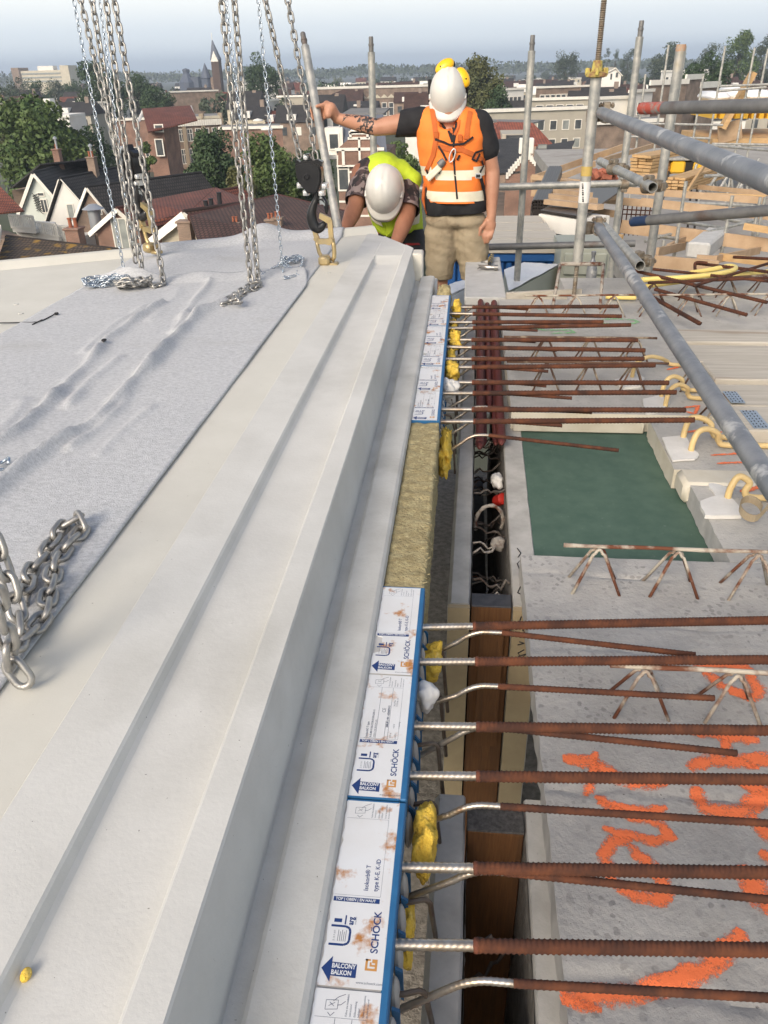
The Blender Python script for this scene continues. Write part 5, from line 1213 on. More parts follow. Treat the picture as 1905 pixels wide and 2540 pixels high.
# rear hipped slope of the same row
t = thing('long_dark_roof', 'long dark hipped roof behind the white gables', 'house', V(at(60,440,84).x, 84, GZ), 'gabled houses below the balcony')
z0 = at(86,432,80).z + .5; p = [atz(100,410,z0), atz(215,398,z0), atz(300,440,z0 - 3.2), atz(28,468,z0 - 3.4)]; roof_plane(t, p, T_dark)
mb = MB(); q = [V(v.x, v.y, GZ) for v in (p[3], p[2])]; mb.prism([p[3] - V(0,0,.2), p[2] - V(0,0,.2), q[1], q[0]], V(0, 6, 0)); mb.build('wall', B_brn, t, uv=True)
t, A, Lp, Rp, bk = gable_house('gabled_house', 'bright white boarded gable with a side door, between two dark roofs', (155,446), (118,560), (203,500), 78, (330,412), T_dark, B_white, win=((177,528,20,46,dict(glass=M_glassl)),), bw=.10)
chimney(t, A + bk * .42 + V(0,0,.2), .8, 1.3, B_brn, 2, True)
t, A, Lp, Rp, bk = gable_house('gabled_house', 'brown brick gable with thick white barge boards and a tilted window', (224,467), (190,555), (272,527), 74, (500,432), T_dark, B_brn, win=((241,522,28,22,dict(frame=M_trim)),))
mb = MB(); c = at(237, 548, 72); mb.lathe([(.55, -1), (.55, 1.0), (1.0, 1.05), (.35, 1.45)], c, 16); mb.build('flue_cowl', M_zincc, t, smooth=True)
t, A, Lp, Rp, bk = gable_house('gambrel_house', 'red brick gable with white frame and glazed doors below the left chains', (298,520), (240,572), (345,560), 66, (600,468), T_red, B_red, win=((308,580,62,80,dict(mull=3, glass=M_glassl)),), bw=.4)
# big roofs in the centre
t = thing('red_tiled_house', 'house with broad red tiled roof left of the centre chains', 'house', V(at(430,520,70).x, 70, GZ), 'gabled houses below the balcony')
zr = at(535,470,70).z; p = [atz(345,505,zr), atz(535,469,zr), at(612,500,66), at(470,528,58), at(350,560,56)]; 
roof_plane(t, [p[0], p[1], at(470,530,57), at(345,562,56)], T_red); roof_plane(t, [p[1], p[2], at(612,520,60), at(470,530,57)], T_red)
mb = MB(); mb.prism([V(v.x, v.y, GZ) for v in (p[0], p[1], p[2], at(470,530,57), at(345,562,56))], V(0,0,zr - GZ - 4)); mb.build('wall', B_brn, t, uv=True)
for (x, y) in ((512, 520), (525, 515), (545, 500)):
    mb = MB(); mb.lathe([(.18, -.5), (.18, .6), (.22, .65)], at(x, y, 60), 8); mb.build('flue', M_marker, t)
t = thing('brown_tiled_house', 'house with dark brown tiled roof behind the centre chains', 'house', V(at(620,550,52).x, 52, GZ), 'gabled houses below the balcony')
zr = at(680,490,56).z; A1, A2 = atz(470,540,zr), atz(690,488,zr)
roof_plane(t, [A1, A2, at(740,600,44), at(490,600,44)], T_brown); roof_plane(t, [A2, at(860,530,52), at(880,600,44), at(740,600,44)], T_brown)
mb = MB(); mb.prism([V(v.x, v.y, GZ) for v in (A1, A2, at(860,530,52), at(880,600,44), at(490,600,44))], V(0,0,zr - GZ - 5)); mb.build('wall', B_brn, t, uv=True)
mb = MB(); mb.tube([A1, A2], .2, 8); mb.tube([at(860,530,52), A2], .2, 8); mb.build('ridge', T_red, t, smooth=True)
for (x, y) in ((585, 568), (672, 560), (690, 556)): chimney(t, at(x, y, 47), .5, .3, B_brn, 2)
t, A, Lp, Rp, bk = gable_house('gabled_house', 'cream rendered gable with broad white boards, just beyond the balcony rim', (468,530), (400,585), (560,596), 50, (640,505), T_brown, B_cream, bw=.55, zb=GZ)
chimney(t, at(462, 572, 48), .8, .5, B_brn, 0)
t = thing('mossy_roof_house', 'low house with lichen-covered tiled roof at the lower left', 'house', V(at(120,600,45).x, 45, GZ), 'gabled houses below the balcony')
zr = at(20,590,46).z; A1, A2 = atz(18,590,zr), atz(340,628,zr); roof_plane(t, [A1, A2, at(340,700,38), at(-20,700,38)], T_moss)
mb = MB(); mb.tube([A1, A2], .18, 8); mb.build('ridge', T_moss, t, smooth=True)
mb = MB(); mb.prism([A1 + V(-1.3,0,.4), A1 + V(-.2,0,.5), at(-5,640,40), at(-40,640,40)], V(0,0,.25)); mb.build('barge_board', M_trim, t)
mb = MB(); mb.prism([V(v.x, v.y, GZ) for v in (A1, A2, at(340,700,38), at(-20,700,38))], V(0,0,zr - GZ - 3)); mb.build('wall', B_brn, t, uv=True)
chimney(t, at(190, 600, 47), .85, .75, B_red, 2)
t = thing('red_roof_house', 'red tiled roof cut off by the left photo edge', 'house', V(at(10,520,70).x, 70, GZ), 'gabled houses below the balcony')
zr = at(-40,440,72).z; roof_plane(t, [atz(-120,445,zr), atz(-10,452,zr), at(62,525,64), at(-120,545,64)], T_red)
mb = MB(); mb.prism([V(v.x, v.y, GZ) for v in (atz(-120,445,zr), atz(-10,452,zr), at(58,530,64), at(-120,545,64))], V(0,0,zr - GZ - 4)); mb.build('wall', B_brn, t, uv=True)
# balconies with white railings
for i, (pts, lab) in enumerate((([(22,533),(80,536)], 'white railed roof terrace in front of the mint gable'), ([(72,548),(138,556)], 'lower white railed balcony with planters'), ([(130,560),(180,562)], 'small white railed landing beside the brick chimney'))):
    t = thing('railed_terrace', lab, 'terrace', at(pts[0][0], 600, 70), 'white railed terraces'); a, b = at(*pts[0], 71), at(*pts[1], 70); hgt = 1.15
    mb = MB(); mb.prism([a + V(0,0,-hgt), b + V(0,0,-hgt), b + V(0,4,-hgt), a + V(0,4,-hgt)], V(0,0,-.35)); mb.box(V(min(a.x,b.x), a.y + .5, GZ), V(max(a.x,b.x), a.y + 3.5, a.z - hgt - .3)); mb.build('deck', B_white, t)
    mb = MB(); mb.beam(a, b, .12, .12); mb.build('top_rail', M_trim, t); mb = MB(); mb.beam(a + V(0,0,-hgt + .1), b + V(0,0,-hgt + .1), .1, .12); mb.build('bottom_rail', M_trim, t)
    n = 14
    for k in range(n + 1): p = a.lerp(b, k / n); mb = MB(); mb.beam(p, p + V(0,0,-hgt), .09 if k % 7 else .16, .09 if k % 7 else .16, up=(1,0,0)); mb.build('baluster', M_trim, t)
mb = MB(); 
# ---- facades
def facade(name, label, a, b, ztop, zbot, depth, wall_m, rows, ncol, win, cornice=True, roofm=M_flat, group='town buildings', pil=None, cmat=M_trim, margin=.06, glasses=(M_glass,), chigh=.5):
    A = atz(a[0], a[1], ztop); Bq = atz(b[0], b[1], ztop)
    if abs(Bq.y - A.y) > .35 * abs(Bq.x - A.x):          # too oblique to trust: stand it square to the street
        ym = .5 * (A.y + Bq.y); ym = min(ym, 330); A = at(a[0], a[1], ym * .98); Bq = at(b[0], b[1], ym * 1.02); ztop = .5 * (A.z + Bq.z); A.z = ztop; Bq.z = ztop
    u = (Bq - A); Lw = u.length; u.normalize(); n = facing(A, Bq)
    t = thing(name, label, 'building', (A + Bq) / 2 + V(0,0,zbot - ztop), group)
    rad = (A + Bq) / 2; rad = V(rad.x, rad.y, 0).normalized()
    base = [V(p.x, p.y, zbot) for p in (A, Bq, Bq + rad * depth, A + rad * depth)]
    mb = MB(); mb.prism(base, V(0, 0, ztop - zbot)); mb.build('wall', wall_m, t, uv=True)
    mb = MB(); mb.prism([p + V(0,0,ztop - zbot + .01) + (n * -.4) for p in base[:2]] + [p + V(0,0,ztop - zbot + .01) for p in base[2:]], V(0,0,.12)); mb.build('roof', roofm, t)
    if cornice:
        mb = MB(); mb.prism([A - n * .1 - u * .2, Bq - n * .1 + u * .2, Bq + n * .35 + u * .2, A + n * .35 - u * .2], V(0,0,chigh)); mb.build('cornice', cmat, t)
    if pil:
        for k in range(pil[0]):
            p = A + u * Lw * (k / (pil[0] - 1)); mb = MB(); mb.prism([p - u * pil[1]/2 + n*.02, p + u * pil[1]/2 + n*.02, p + u * pil[1]/2 + n*.35, p - u * pil[1]/2 + n*.35], V(0,0,-(ztop - zbot))); mb.box(p - V(pil[1]*.6, pil[1]*.6, -.1), p + V(pil[1]*.6, pil[1]*.6, 1.0)); mb.build('pilaster', pil[2], t)
    for (dz, w, h, kw) in rows:
        for k in range(ncol):
            p = A + u * Lw * (margin + (1 - 2 * margin) * (k + .5) / ncol) + V(0,0,-dz) + n * .03
            window(t, p, u, w, h, n, glass=random.choice(glasses), **kw)
    return t, A, Bq, u, n
t, A, Bq, u, n = facade('brick_row_building', 'long brown brick building with one row of small arched windows behind the pole', (785,229), (1064,208), -4.5, GZ, 14, B_brn, [(7.2, 2.0, 4.6, dict(bars=1, f=.22))], 14, None, chigh=.8)
for k in range(14):
    p = A + u * (Bq - A).length * (.06 + .88 * (k + .5) / 14) + V(0,0,-3.4) + n * .05; mb = MB(); mb.prism([p - u * 1.5, p + u * 1.5, p + V(0,0,1.3)], n * .12); mb.build('window_gable', B_cream, t)
mb = MB(); p = at(875, 272, A.y * .9); window(t, A + u * 16 + V(0,0,-13) + n * .8, u, 9, 5, n, mull=4, f=.5, glass=M_glassl)
facade('blank_wall_building', 'plain concrete side wall left of the brown brick row', (688,242), (786,240), -5.0, GZ, 18, B_grey, [], 0, None, cmat=M_trim)
facade('brick_side_building', 'dark brick end wall above the plain concrete wall', (690,222), (722,220), -3.6, GZ, 10, B_red, [], 0, None, cornice=False)
t, A, Bq, u, n = facade('rendered_flats', 'beige rendered flats with large white windows, right of the standing worker', (1195,283), (1458,267), -5.5, GZ, 12, B_grey, [(2.3, 1.35, 1.6, dict(f=.12)), (5.2, 1.35, 1.6, dict(f=.12))], 8, None, glasses=(M_glassl, M_glassl, M_glass), chigh=.5, margin=.02)
facade('brown_flats', 'dark brown brick block right of the beige flats', (1475,312), (1640,300), -6.5, GZ, 12, B_brn, [(4.0, .55, 1.3, dict(f=.12))], 8, None)
facade('grey_penthouse', 'low grey roof storey behind the beige flats', (1318,250), (1460,246), -4.6, GZ, 12, B_grey, [(1.2, 1.5, .9, dict(f=.12))], 5, None)
t, A, Bq, u, n = facade('school_building', 'yellow pilastered brick school building with tall white windows, between the trees', (403,292), (548,300), -7.0, GZ, 22, B_brn, [(2.9, 1.2, 2.4, dict(mull=2, bars=1, f=.12)), (6.9, 1.2, 2.9, dict(mull=2, bars=1, f=.12)), (10.6, 1.2, 2.0, dict(mull=2, bars=1, f=.12))], 6, None, pil=(4, .75, B_yel), cmat=B_cream, chigh=.5)
mb = MB()
for k in range(26): p = A + u * (Bq - A).length * (k + .5) / 26 + n * .2 + V(0,0,-1.2); mb.prism([p - u * .2, p + u * .2, p + u * .2 + V(0,0,1.1), p - u * .2 + V(0,0,1.1)], n * .25)
mb.build('dentil_frieze', M_trim, t)
facade('brick_side_house', 'plain orange brick end wall with white cornice beside the school', (278,300), (372,297), -7.4, GZ, 12, B_red, [(6.4, .9, 2.2, dict(f=.15))], 3, None)
t = thing('steep_roof_house', 'house with steep red-brown roof and white dormer left of the school', 'house', V(*at(410,330,118)), 'town buildings')
roof_plane(t, [at(352,272,125), at(472,264,128), at(490,300,116), at(368,330,112)], T_red); mb = MB(); mb.prism([at(352,272,125), at(340,300,118), at(344,302,118), at(358,272,125)], V(0,.6,0)); mb.prism([at(468,262,128), at(476,285,122), at(480,285,122), at(472,262,128)], V(0,.6,0)); mb.build('barge_board', M_trim, t)
mb = MB(); mb.box(at(368,345,114) + V(0,0,-12), at(405,318,114) + V(0,6,0)); mb.build('wall', B_red, t, uv=True); window(t, at(394,318,113.5), V(1,0,0), 1.3, 1.0, V(0,-1,0), f=.14)
window(t, at(396,366,113.5), V(1,0,0), 1.2, 2.2, V(0,-1,0), f=.14)
# ornate gable house
t = thing('ornate_gable_house', 'ornate brick house with white banded stepped gable and slate-blue mansard roof', 'house', V(*at(880,480,75)), 'town buildings')
Yo = 75; a0 = at(836,380,Yo); b0 = at(960,372,Yo)
mb = MB(); mb.box(V(a0.x, Yo, GZ), V(b0.x, Yo + 9, a0.z)); mb.build('wall', B_red, t, uv=True)
roof_plane(t, [V(a0.x, Yo, a0.z), V(b0.x, Yo, a0.z), V(b0.x - .4, Yo + 1.4, a0.z + 2.9), V(a0.x + .3, Yo + 1.4, a0.z + 2.9)], T_slate); roof_plane(t, [V(a0.x + .3, Yo + 1.4, a0.z + 2.9), V(b0.x - .4, Yo + 1.4, a0.z + 2.9), V(b0.x - .4, Yo + 8, a0.z + 3.1), V(a0.x + .3, Yo + 8, a0.z + 3.1)], M_flat)
mb = MB(); cxg = at(892,350,Yo).x; gt = at(892,328,Yo).z
mb.prism([V(cxg - 2.0, Yo - .25, a0.z - 1), V(cxg + 2.0, Yo - .25, a0.z - 1), V(cxg + 1.9, Yo - .25, a0.z + .4), V(cxg + .9, Yo - .25, a0.z + 1.2), V(cxg + .8, Yo - .25, gt), V(cxg - .8, Yo - .25, gt), V(cxg - .9, Yo - .25, a0.z + 1.2), V(cxg - 1.9, Yo - .25, a0.z + .4)], V(0,.4,0)); mb.build('stepped_gable', B_red, t, uv=True)
mb = MB()
for (x0, x1, z0, z1) in ((-2.2, 2.2, .2, .45), (-1.0, 1.0, 1.1, 1.3), (-.9, .9, gt - a0.z - .15, gt - a0.z + .12), (-.85, -.65, 1.2, gt - a0.z), (.65, .85, 1.2, gt - a0.z), (-.1, .1, -.6, gt - a0.z - .4), (-2.1, 2.1, -1.1, -.95), (-.75, .75, 1.6, 1.75), (-1.6, -1.35, -1, .3), (1.35, 1.6, -1, .3)): mb.box(V(cxg + x0, Yo - .36, a0.z + z0), V(cxg + x1, Yo - .26, a0.z + z1))
for k in range(7): mb.box(V(a0.x, Yo - .06, a0.z - .4 - k * 1.25), V(b0.x, Yo - .002, a0.z - .22 - k * 1.25))
mb.prism([V(cxg - .9, Yo - .3, gt), V(cxg + .9, Yo - .3, gt), V(cxg, Yo - .3, gt + 1.0)], V(0,.35,0)); mb.build('white_banding', M_trim, t)
for (x, y) in ((852, 430), (893, 440), (932, 430)): window(t, at(x, y, Yo - .05), V(1,0,0), 1.1, 3.0, V(0,-1,0), f=.14, bars=1)
mb = MB(); p = at(833, 350, Yo + .5); mb.box(p + V(-.9, -.4, -1.1), p + V(.7, 1.5, 1.1)); d = mb.build('dormer', M_trim, t); window(t, p + V(-.1, -.42, 0), V(1,0,0), 1.0, 1.4, V(0,-1,0), f=.12)
# right: red hipped roof and dark roofs with stepped gable
t = thing('hip_roof_house', 'house with bright orange-red hipped roof and wide dormer in front of the beige flats', 'house', V(*at(1290,380,95)), 'town buildings')
zr = at(1240,305,98).z; q = [atz(1238,305,zr), atz(1322,308,zr), at(1372,362,84), at(1215,366,84)]; roof_plane(t, q, T_bright); roof_plane(t, [q[0], q[3], V(q[3].x - 1, q[3].y + 14, q[3].z), V(q[0].x, q[0].y + 4, zr)], T_bright); roof_plane(t, [q[0], q[1], q[1] + V(2, 9, -.2), q[0] + V(-2, 9, -.2)], M_flat)
mb = MB(); mb.prism([V(v.x, v.y, GZ) for v in (q[0], q[1], q[2], q[3])], V(0,0,q[2].z - GZ)); mb.build('wall', B_brn, t, uv=True)
mb = MB(); p0, p1 = at(1244,350,86), at(1310,332,86); mb.box(V(p0.x, 86, p0.z), V(p1.x, 92, p1.z)); mb.build('dormer', B_grey, t); window(t, at(1282,344,85.9), V(1,0,0), 2.2, .7, V(0,-1,0), f=.06, frame=M_flat)
t = thing('dark_roof_house', 'dark tiled roofs with a white stepped brick gable right of the worker', 'house', V(*at(1300,420,68)), 'town buildings')
zr = at(1230,352,74).z; roof_plane(t, [atz(1195,352,zr), atz(1310,346,zr), at(1290,430,60), at(1190,440,60)], T_dark); roof_plane(t, [atz(1330,368,zr - .5), atz(1425,352,zr - .5), at(1400,420,62), at(1330,428,62)], T_dark)
mb = MB(); mb.prism([V(v.x, v.y, GZ) for v in (atz(1195,352,zr), atz(1425,352,zr), at(1405,425,62), at(1190,440,60))], V(0,0,zr - GZ - 4)); mb.build('wall', B_brn, t, uv=True)
ap = at(1305,378,60); l, r_ = at(1255,436,60), at(1352,424,60); mb = MB(); mb.prism([ap, l, V(l.x, 60, GZ), V(r_.x, 60, GZ), r_], V(0,.5,0)); mb.build('gable_wall', B_red, t, uv=True)
mb = MB()
for e in (l, r_):
    for k in range(9): p = ap.lerp(e, (k + .4) / 9); s = (e - ap).length / 9 * .55; mb.box(p + V(-s * .75, -.12, -.28), p + V(s * .75, .55, .12))
mb.bbox(ap + V(-.5, -.1, -.1), ap + V(.5, .6, .9), .05); mb.build('gable_coping', M_trim, t)
for (x, y) in ((1227, 372), (1345, 365)): window(t, at(x, y, 65.2), V(1,0,0), .7, .35, V(0,-.7,.7), f=.05, glass=M_glassl, frame=M_flat)
# stacked brick building at right
t, A, Bq, u, n = facade('stepped_brick_block', 'blank brown brick block with stepped white parapet behind the right scaffolding', (1612,215), (1705,205), -2.5, GZ, 20, B_brn, [], 0, None, chigh=.9)
facade('stepped_brick_block', 'taller brown brick block with white parapet, right of the stepped one', (1700,200), (1742,194), -2.0, GZ, 20, B_brn, [], 0, None, chigh=1.0)
facade('stepped_brick_block', 'lower brown brick wall with wide white cap at the far right', (1738,222), (1782,213), -2.6, GZ, 20, B_brn, [], 0, None, chigh=.9)
# white gabled modern house, church, dome, hospital
t, A, Lp, Rp, bk = gable_house('white_gable_house', 'modern white gabled house behind the screw jack', (1527,170), (1490,190), (1541,186), 230, (1500,166), B_grey, B_white, group='town buildings', win=((1516,190,6,14,{}), (1530,186,7,12,{})), bw=.2)
ch = thing('church_tower', 'tall brick church tower with pointed spire on the horizon', 'church', V(*at(540,199,520)))
pb = at(541, 198, 520); w = 2.3; zt1 = at(541, 148, 520).z; zt2 = at(533, 96, 520).z
mb = MB(); mb.box(V(pb.x - w, 517, GZ), V(pb.x + w, 523, zt1)); mb.build('tower', mat('sooty_brick', (.10,.065,.05), .9, col2=(.075,.05,.04), scale=.3), ch)
mb = MB(); mb.add([V(pb.x - w - .3, 516.7, zt1), V(pb.x + w + .3, 516.7, zt1), V(pb.x + w + .3, 523.3, zt1), V(pb.x - w - .3, 523.3, zt1), V(pb.x - 1, 520, zt2)], [(0,1,4),(1,2,4),(2,3,4),(3,0,4),(3,2,1,0)]); mb.build('spire', T_slate, ch)
mb = MB(); mb.prism([V(pb.x - w, 516.6, zt1 - 1), V(pb.x + w, 516.6, zt1 - 1), V(pb.x, 516.6, zt1 + 4.5)], V(0,.3,0)); mb.tube([V(pb.x - 1, 520, zt2 - 1), V(pb.x - 1, 520, zt2 + 3)], .2, 6); mb.build('spire_gable', M_trim, ch)
pb2 = at(512, 199, 520); mb = MB(); mb.lathe([(3, GZ - pb2.z), (3, 1.0), (3.4, 1.2), (2.2, 4), (.1, 9)], pb2, 10); mb.build('stair_turret', T_slate, ch)
mb = MB(); mb.box(V(pb2.x, 519, GZ), V(pb.x, 528, pb2.z + 1.5)); mb.build('nave', B_brn, ch, uv=True)
dm = thing('domed_hall', 'pale domed hall on the horizon left of the church', 'building', V(*at(466,200,560))); pd = at(464, 200, 560)
mb = MB(); mb.lathe([(5.5, GZ - pd.z), (5.2, -1), (3.2, 2), (2.0, 4), (2.0, 5.5), (2.4, 5.6), (2.2, 6.4), (.2, 7)], pd, 10); mb.build('dome', T_slate, dm); mb = MB(); mb.box(pd + V(2, -2, GZ - pd.z), pd + V(8, 6, 2.0)); mb.build('hall', T_slate, dm)
facade('hospital_block', 'long pale hospital block on the far left horizon', (40,180), (172,176), CAMZ + 3.5, GZ, 20, B_cream, [(3, 3, 2, dict(f=.3)), (8, 3, 2, dict(f=.3))], 16, None, cornice=False) if False else None
hb = thing('hospital_block', 'long pale institutional block on the far left horizon', 'building', V(*at(105,196,760))); pa, pc = at(38,197,760), at(172,197,760)
mb = MB(); mb.box(V(pa.x, 760, GZ), V(pc.x, 775, pa.z + 6.5)); mb.build('wall', B_cream, hb); mb = MB(); mb.box(V(pa.x - 1, 758, GZ), V(pa.x + 6, 776, pa.z + 9)); mb.build('end_tower', B_brn, hb, uv=True); mb = MB(); mb.box(V(pc.x - 6, 758, GZ), V(pc.x + 2, 776, pa.z + 10)); mb.build('end_tower', B_cream, hb)
mb = MB(); mb.box(V(pa.x + 22, 762, pa.z + 6.5), V(pc.x - 14, 770, pa.z + 10)); mb.build('roof_plant', B_white, hb)
for k in range(3):
    mb = MB(); mb.box(V(pa.x + 7, 759.6, pa.z - 2.5 + k * 3), V(pc.x - 7, 759.9, pa.z - 1.3 + k * 3)); mb.build('window_band', M_glassl, hb)
# mid-distance flat roofs
mid = [((586,210),(700,196),-3.0,B_white,'white flat-roofed block with glass front below the church',6), ((640,258),(690,246),-5.6,B_white,'white rooftop extension left of the plain concrete wall',3), ((420,232),(540,224),-4.6,B_brn,'long low brick wall building below the church',0), ((150,262),(260,255),-5.2,B_white,'white flat-roofed houses above the left tree',5), ((1640,182),(1760,172),-1.6,B_white,'pale far block behind the right trees',6), ((1205,228),(1300,220),-4.2,B_white,'white terrace right of the big tree',8), ((1330,222),(1480,212),-4.0,B_brn,'brick terrace with white trims behind the flats',10), ((0,262),(40,258),-5.0,B_red,'red brick block at the left edge above the tree',2), ((545,322),(700,318),-8.2,B_red,'flat-roofed brick annex with white fascia and rooflights',0), ((1560,232),(1620,226),-3.4,B_white,'white house with black frame behind the tall upright',3), ((1480,250),(1600,240),-4.4,B_white,'long white parapet roof behind the slanting tube',0)]
for a, b, zt, m_, lab, nc in mid:
    facade('terrace_block', lab, a, b, zt, GZ, 14, m_, [(2.6, 1.6, 2.2, dict(f=.2))] if nc else [], nc, None, chigh=.5)
for (x, y) in ((640, 308), (662, 330)): mb = MB(); mb.lathe([(1.1, 0), (1.1, .15), (.8, .35), (.1, .48)], atz(x, y - 8, -8.0), 14); tag(mb.build('rooflight_dome', B_white, None, smooth=True), 'pale rooflight dome on the brick annex, ' + ('left one' if x < 650 else 'right one'), 'rooflight', 'rooflights')
# small far houses among the greenery
M_far = [(B_white, 'white'), (B_white, 'white'), (B_red, 'red brick'), (B_brn, 'brown brick'), (B_cream, 'cream'), (B_grey, 'beige')]; rnd = random.Random(5)
BINS = [(130, 'at the far left edge'), (270, 'behind the left chains'), (430, 'left of the domed hall'), (640, 'around the church'), (800, 'behind the right hook chains'), (930, 'left of the centre upright'), (1090, 'right of the centre upright'), (1300, 'right of the standing worker'), (1470, 'left of the screw jack'), (1600, 'right of the screw jack'), (1720, 'behind the orange-rimmed post'), (3000, 'at the far right edge')]
def place(px): return next(l for m_, l in BINS if px < m_)
for i in range(230):
    Y = rnd.uniform(190, 520) if i % 2 else rnd.uniform(330, 1000); px = rnd.uniform(-10, 1915); x = at(px, 200, Y).x
    if abs(px - 530) < 40 and Y < 530: continue
    w, d, h = rnd.uniform(7, 17), rnd.uniform(7, 11), rnd.uniform(7.5, 11.5); m_, ml = rnd.choice(M_far)
    rf, rl = rnd.choice([(T_dark, 'dark'), (T_red, 'red'), (T_brown, 'brown'), (T_dark, 'dark')])
    flat_ = i % 3 == 0; far_ = 'most distant' if Y > 620 else ('distant' if Y > 380 else 'mid-distance')
    t = thing('far_house', f"{far_} {'wide' if w > 12 else 'narrow'} {ml} house with {'flat white-edged' if flat_ else rl + ' pitched'} roof {place(px)}", 'house', V(x, Y, GZ), 'far rooftops')
    mb = MB(); mb.box(V(x - w/2, Y, GZ), V(x + w/2, Y + d, GZ + h)); mb.build('wall', m_, t, uv=True)
    mb = MB()
    if not flat_: mb.prism([V(x - w/2 - .4, Y - .4, GZ + h), V(x - w/2 - .4, Y + d + .4, GZ + h), V(x - w/2 - .4, Y + d/2, GZ + h + rnd.uniform(2.4, 4.2))], V(w + .8, 0, 0))
    else:
        mb.prism([V(x - w/2 - .4, Y - .4, GZ + h), V(x + w/2 + .4, Y - .4, GZ + h), V(x + w/2, Y + d, GZ + h), V(x - w/2, Y + d, GZ + h)], V(0, 0, .6)); rf = B_white
        if i % 2: mb.box(V(x - w*.3, Y + 2, GZ + h), V(x + w*.1, Y + d - 1, GZ + h + 2.6))
    mb.build('roof', rf, t, uv=True)
    nw_ = 4 if w > 11 else 3
    for k in range(nw_): mb = MB(); p = V(x - w/2 + w * (k + .5) / nw_, Y - .05, GZ + h - 1.9); mb.box(p + V(-.7, -.05, -.9), p + V(.7, .02, .9)); mb.build('window', M_trim if m_ in (B_red, B_brn) and k % 2 else M_glass, t)
    if not flat_:
        mb = MB(); p = V(x + w * .3, Y + d/2, GZ + h + 2.5); mb.box(p - V(.5,.5,1), p + V(.5,.5,1.6)); mb.build('chimney', B_red, t)
        if i % 2: mb = MB(); p = V(x - w * .15, Y + 1.5, GZ + h + .8); mb.box(p - V(1.1, 1.4, .8), p + V(1.1, 1.5, .9)); mb.build('dormer', B_white, t)

# ================================================================== TREES
def leafmat(name, c, c2):
    m, nt, N, L, P = new_mat(name); P.inputs['Roughness'].default_value = .7
    P.inputs['Base Color'].default_value = c4(c)
    g = N.new('ShaderNodeNewGeometry'); t = N.new('ShaderNodeTexNoise'); t.inputs['Scale'].default_value = .35; t.inputs['Detail'].default_value = 4; L.new(g.outputs['Position'], t.inputs['Vector'])
    r = N.new('ShaderNodeMapRange'); r.inputs['From Min'].default_value = .35; r.inputs['From Max'].default_value = .65; L.new(t.outputs['Fac'], r.inputs['Value'])
    x = N.new('ShaderNodeMix'); x.data_type = 'RGBA'; L.new(r.outputs[0], x.inputs['Factor']); x.inputs['A'].default_value = c4(c); x.inputs['B'].default_value = c4(c2); L.new(x.outputs['Result'], P.inputs['Base Color'])
    return m
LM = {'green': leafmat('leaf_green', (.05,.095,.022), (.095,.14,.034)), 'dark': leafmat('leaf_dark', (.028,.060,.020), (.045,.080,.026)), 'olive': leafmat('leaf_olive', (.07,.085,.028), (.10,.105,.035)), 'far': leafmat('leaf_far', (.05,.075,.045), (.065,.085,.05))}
M_bark = mat('bark', (.06,.045,.032), .9, col2=(.04,.03,.022), scale=3, bump=.6, bscale=8, bdist=.03)
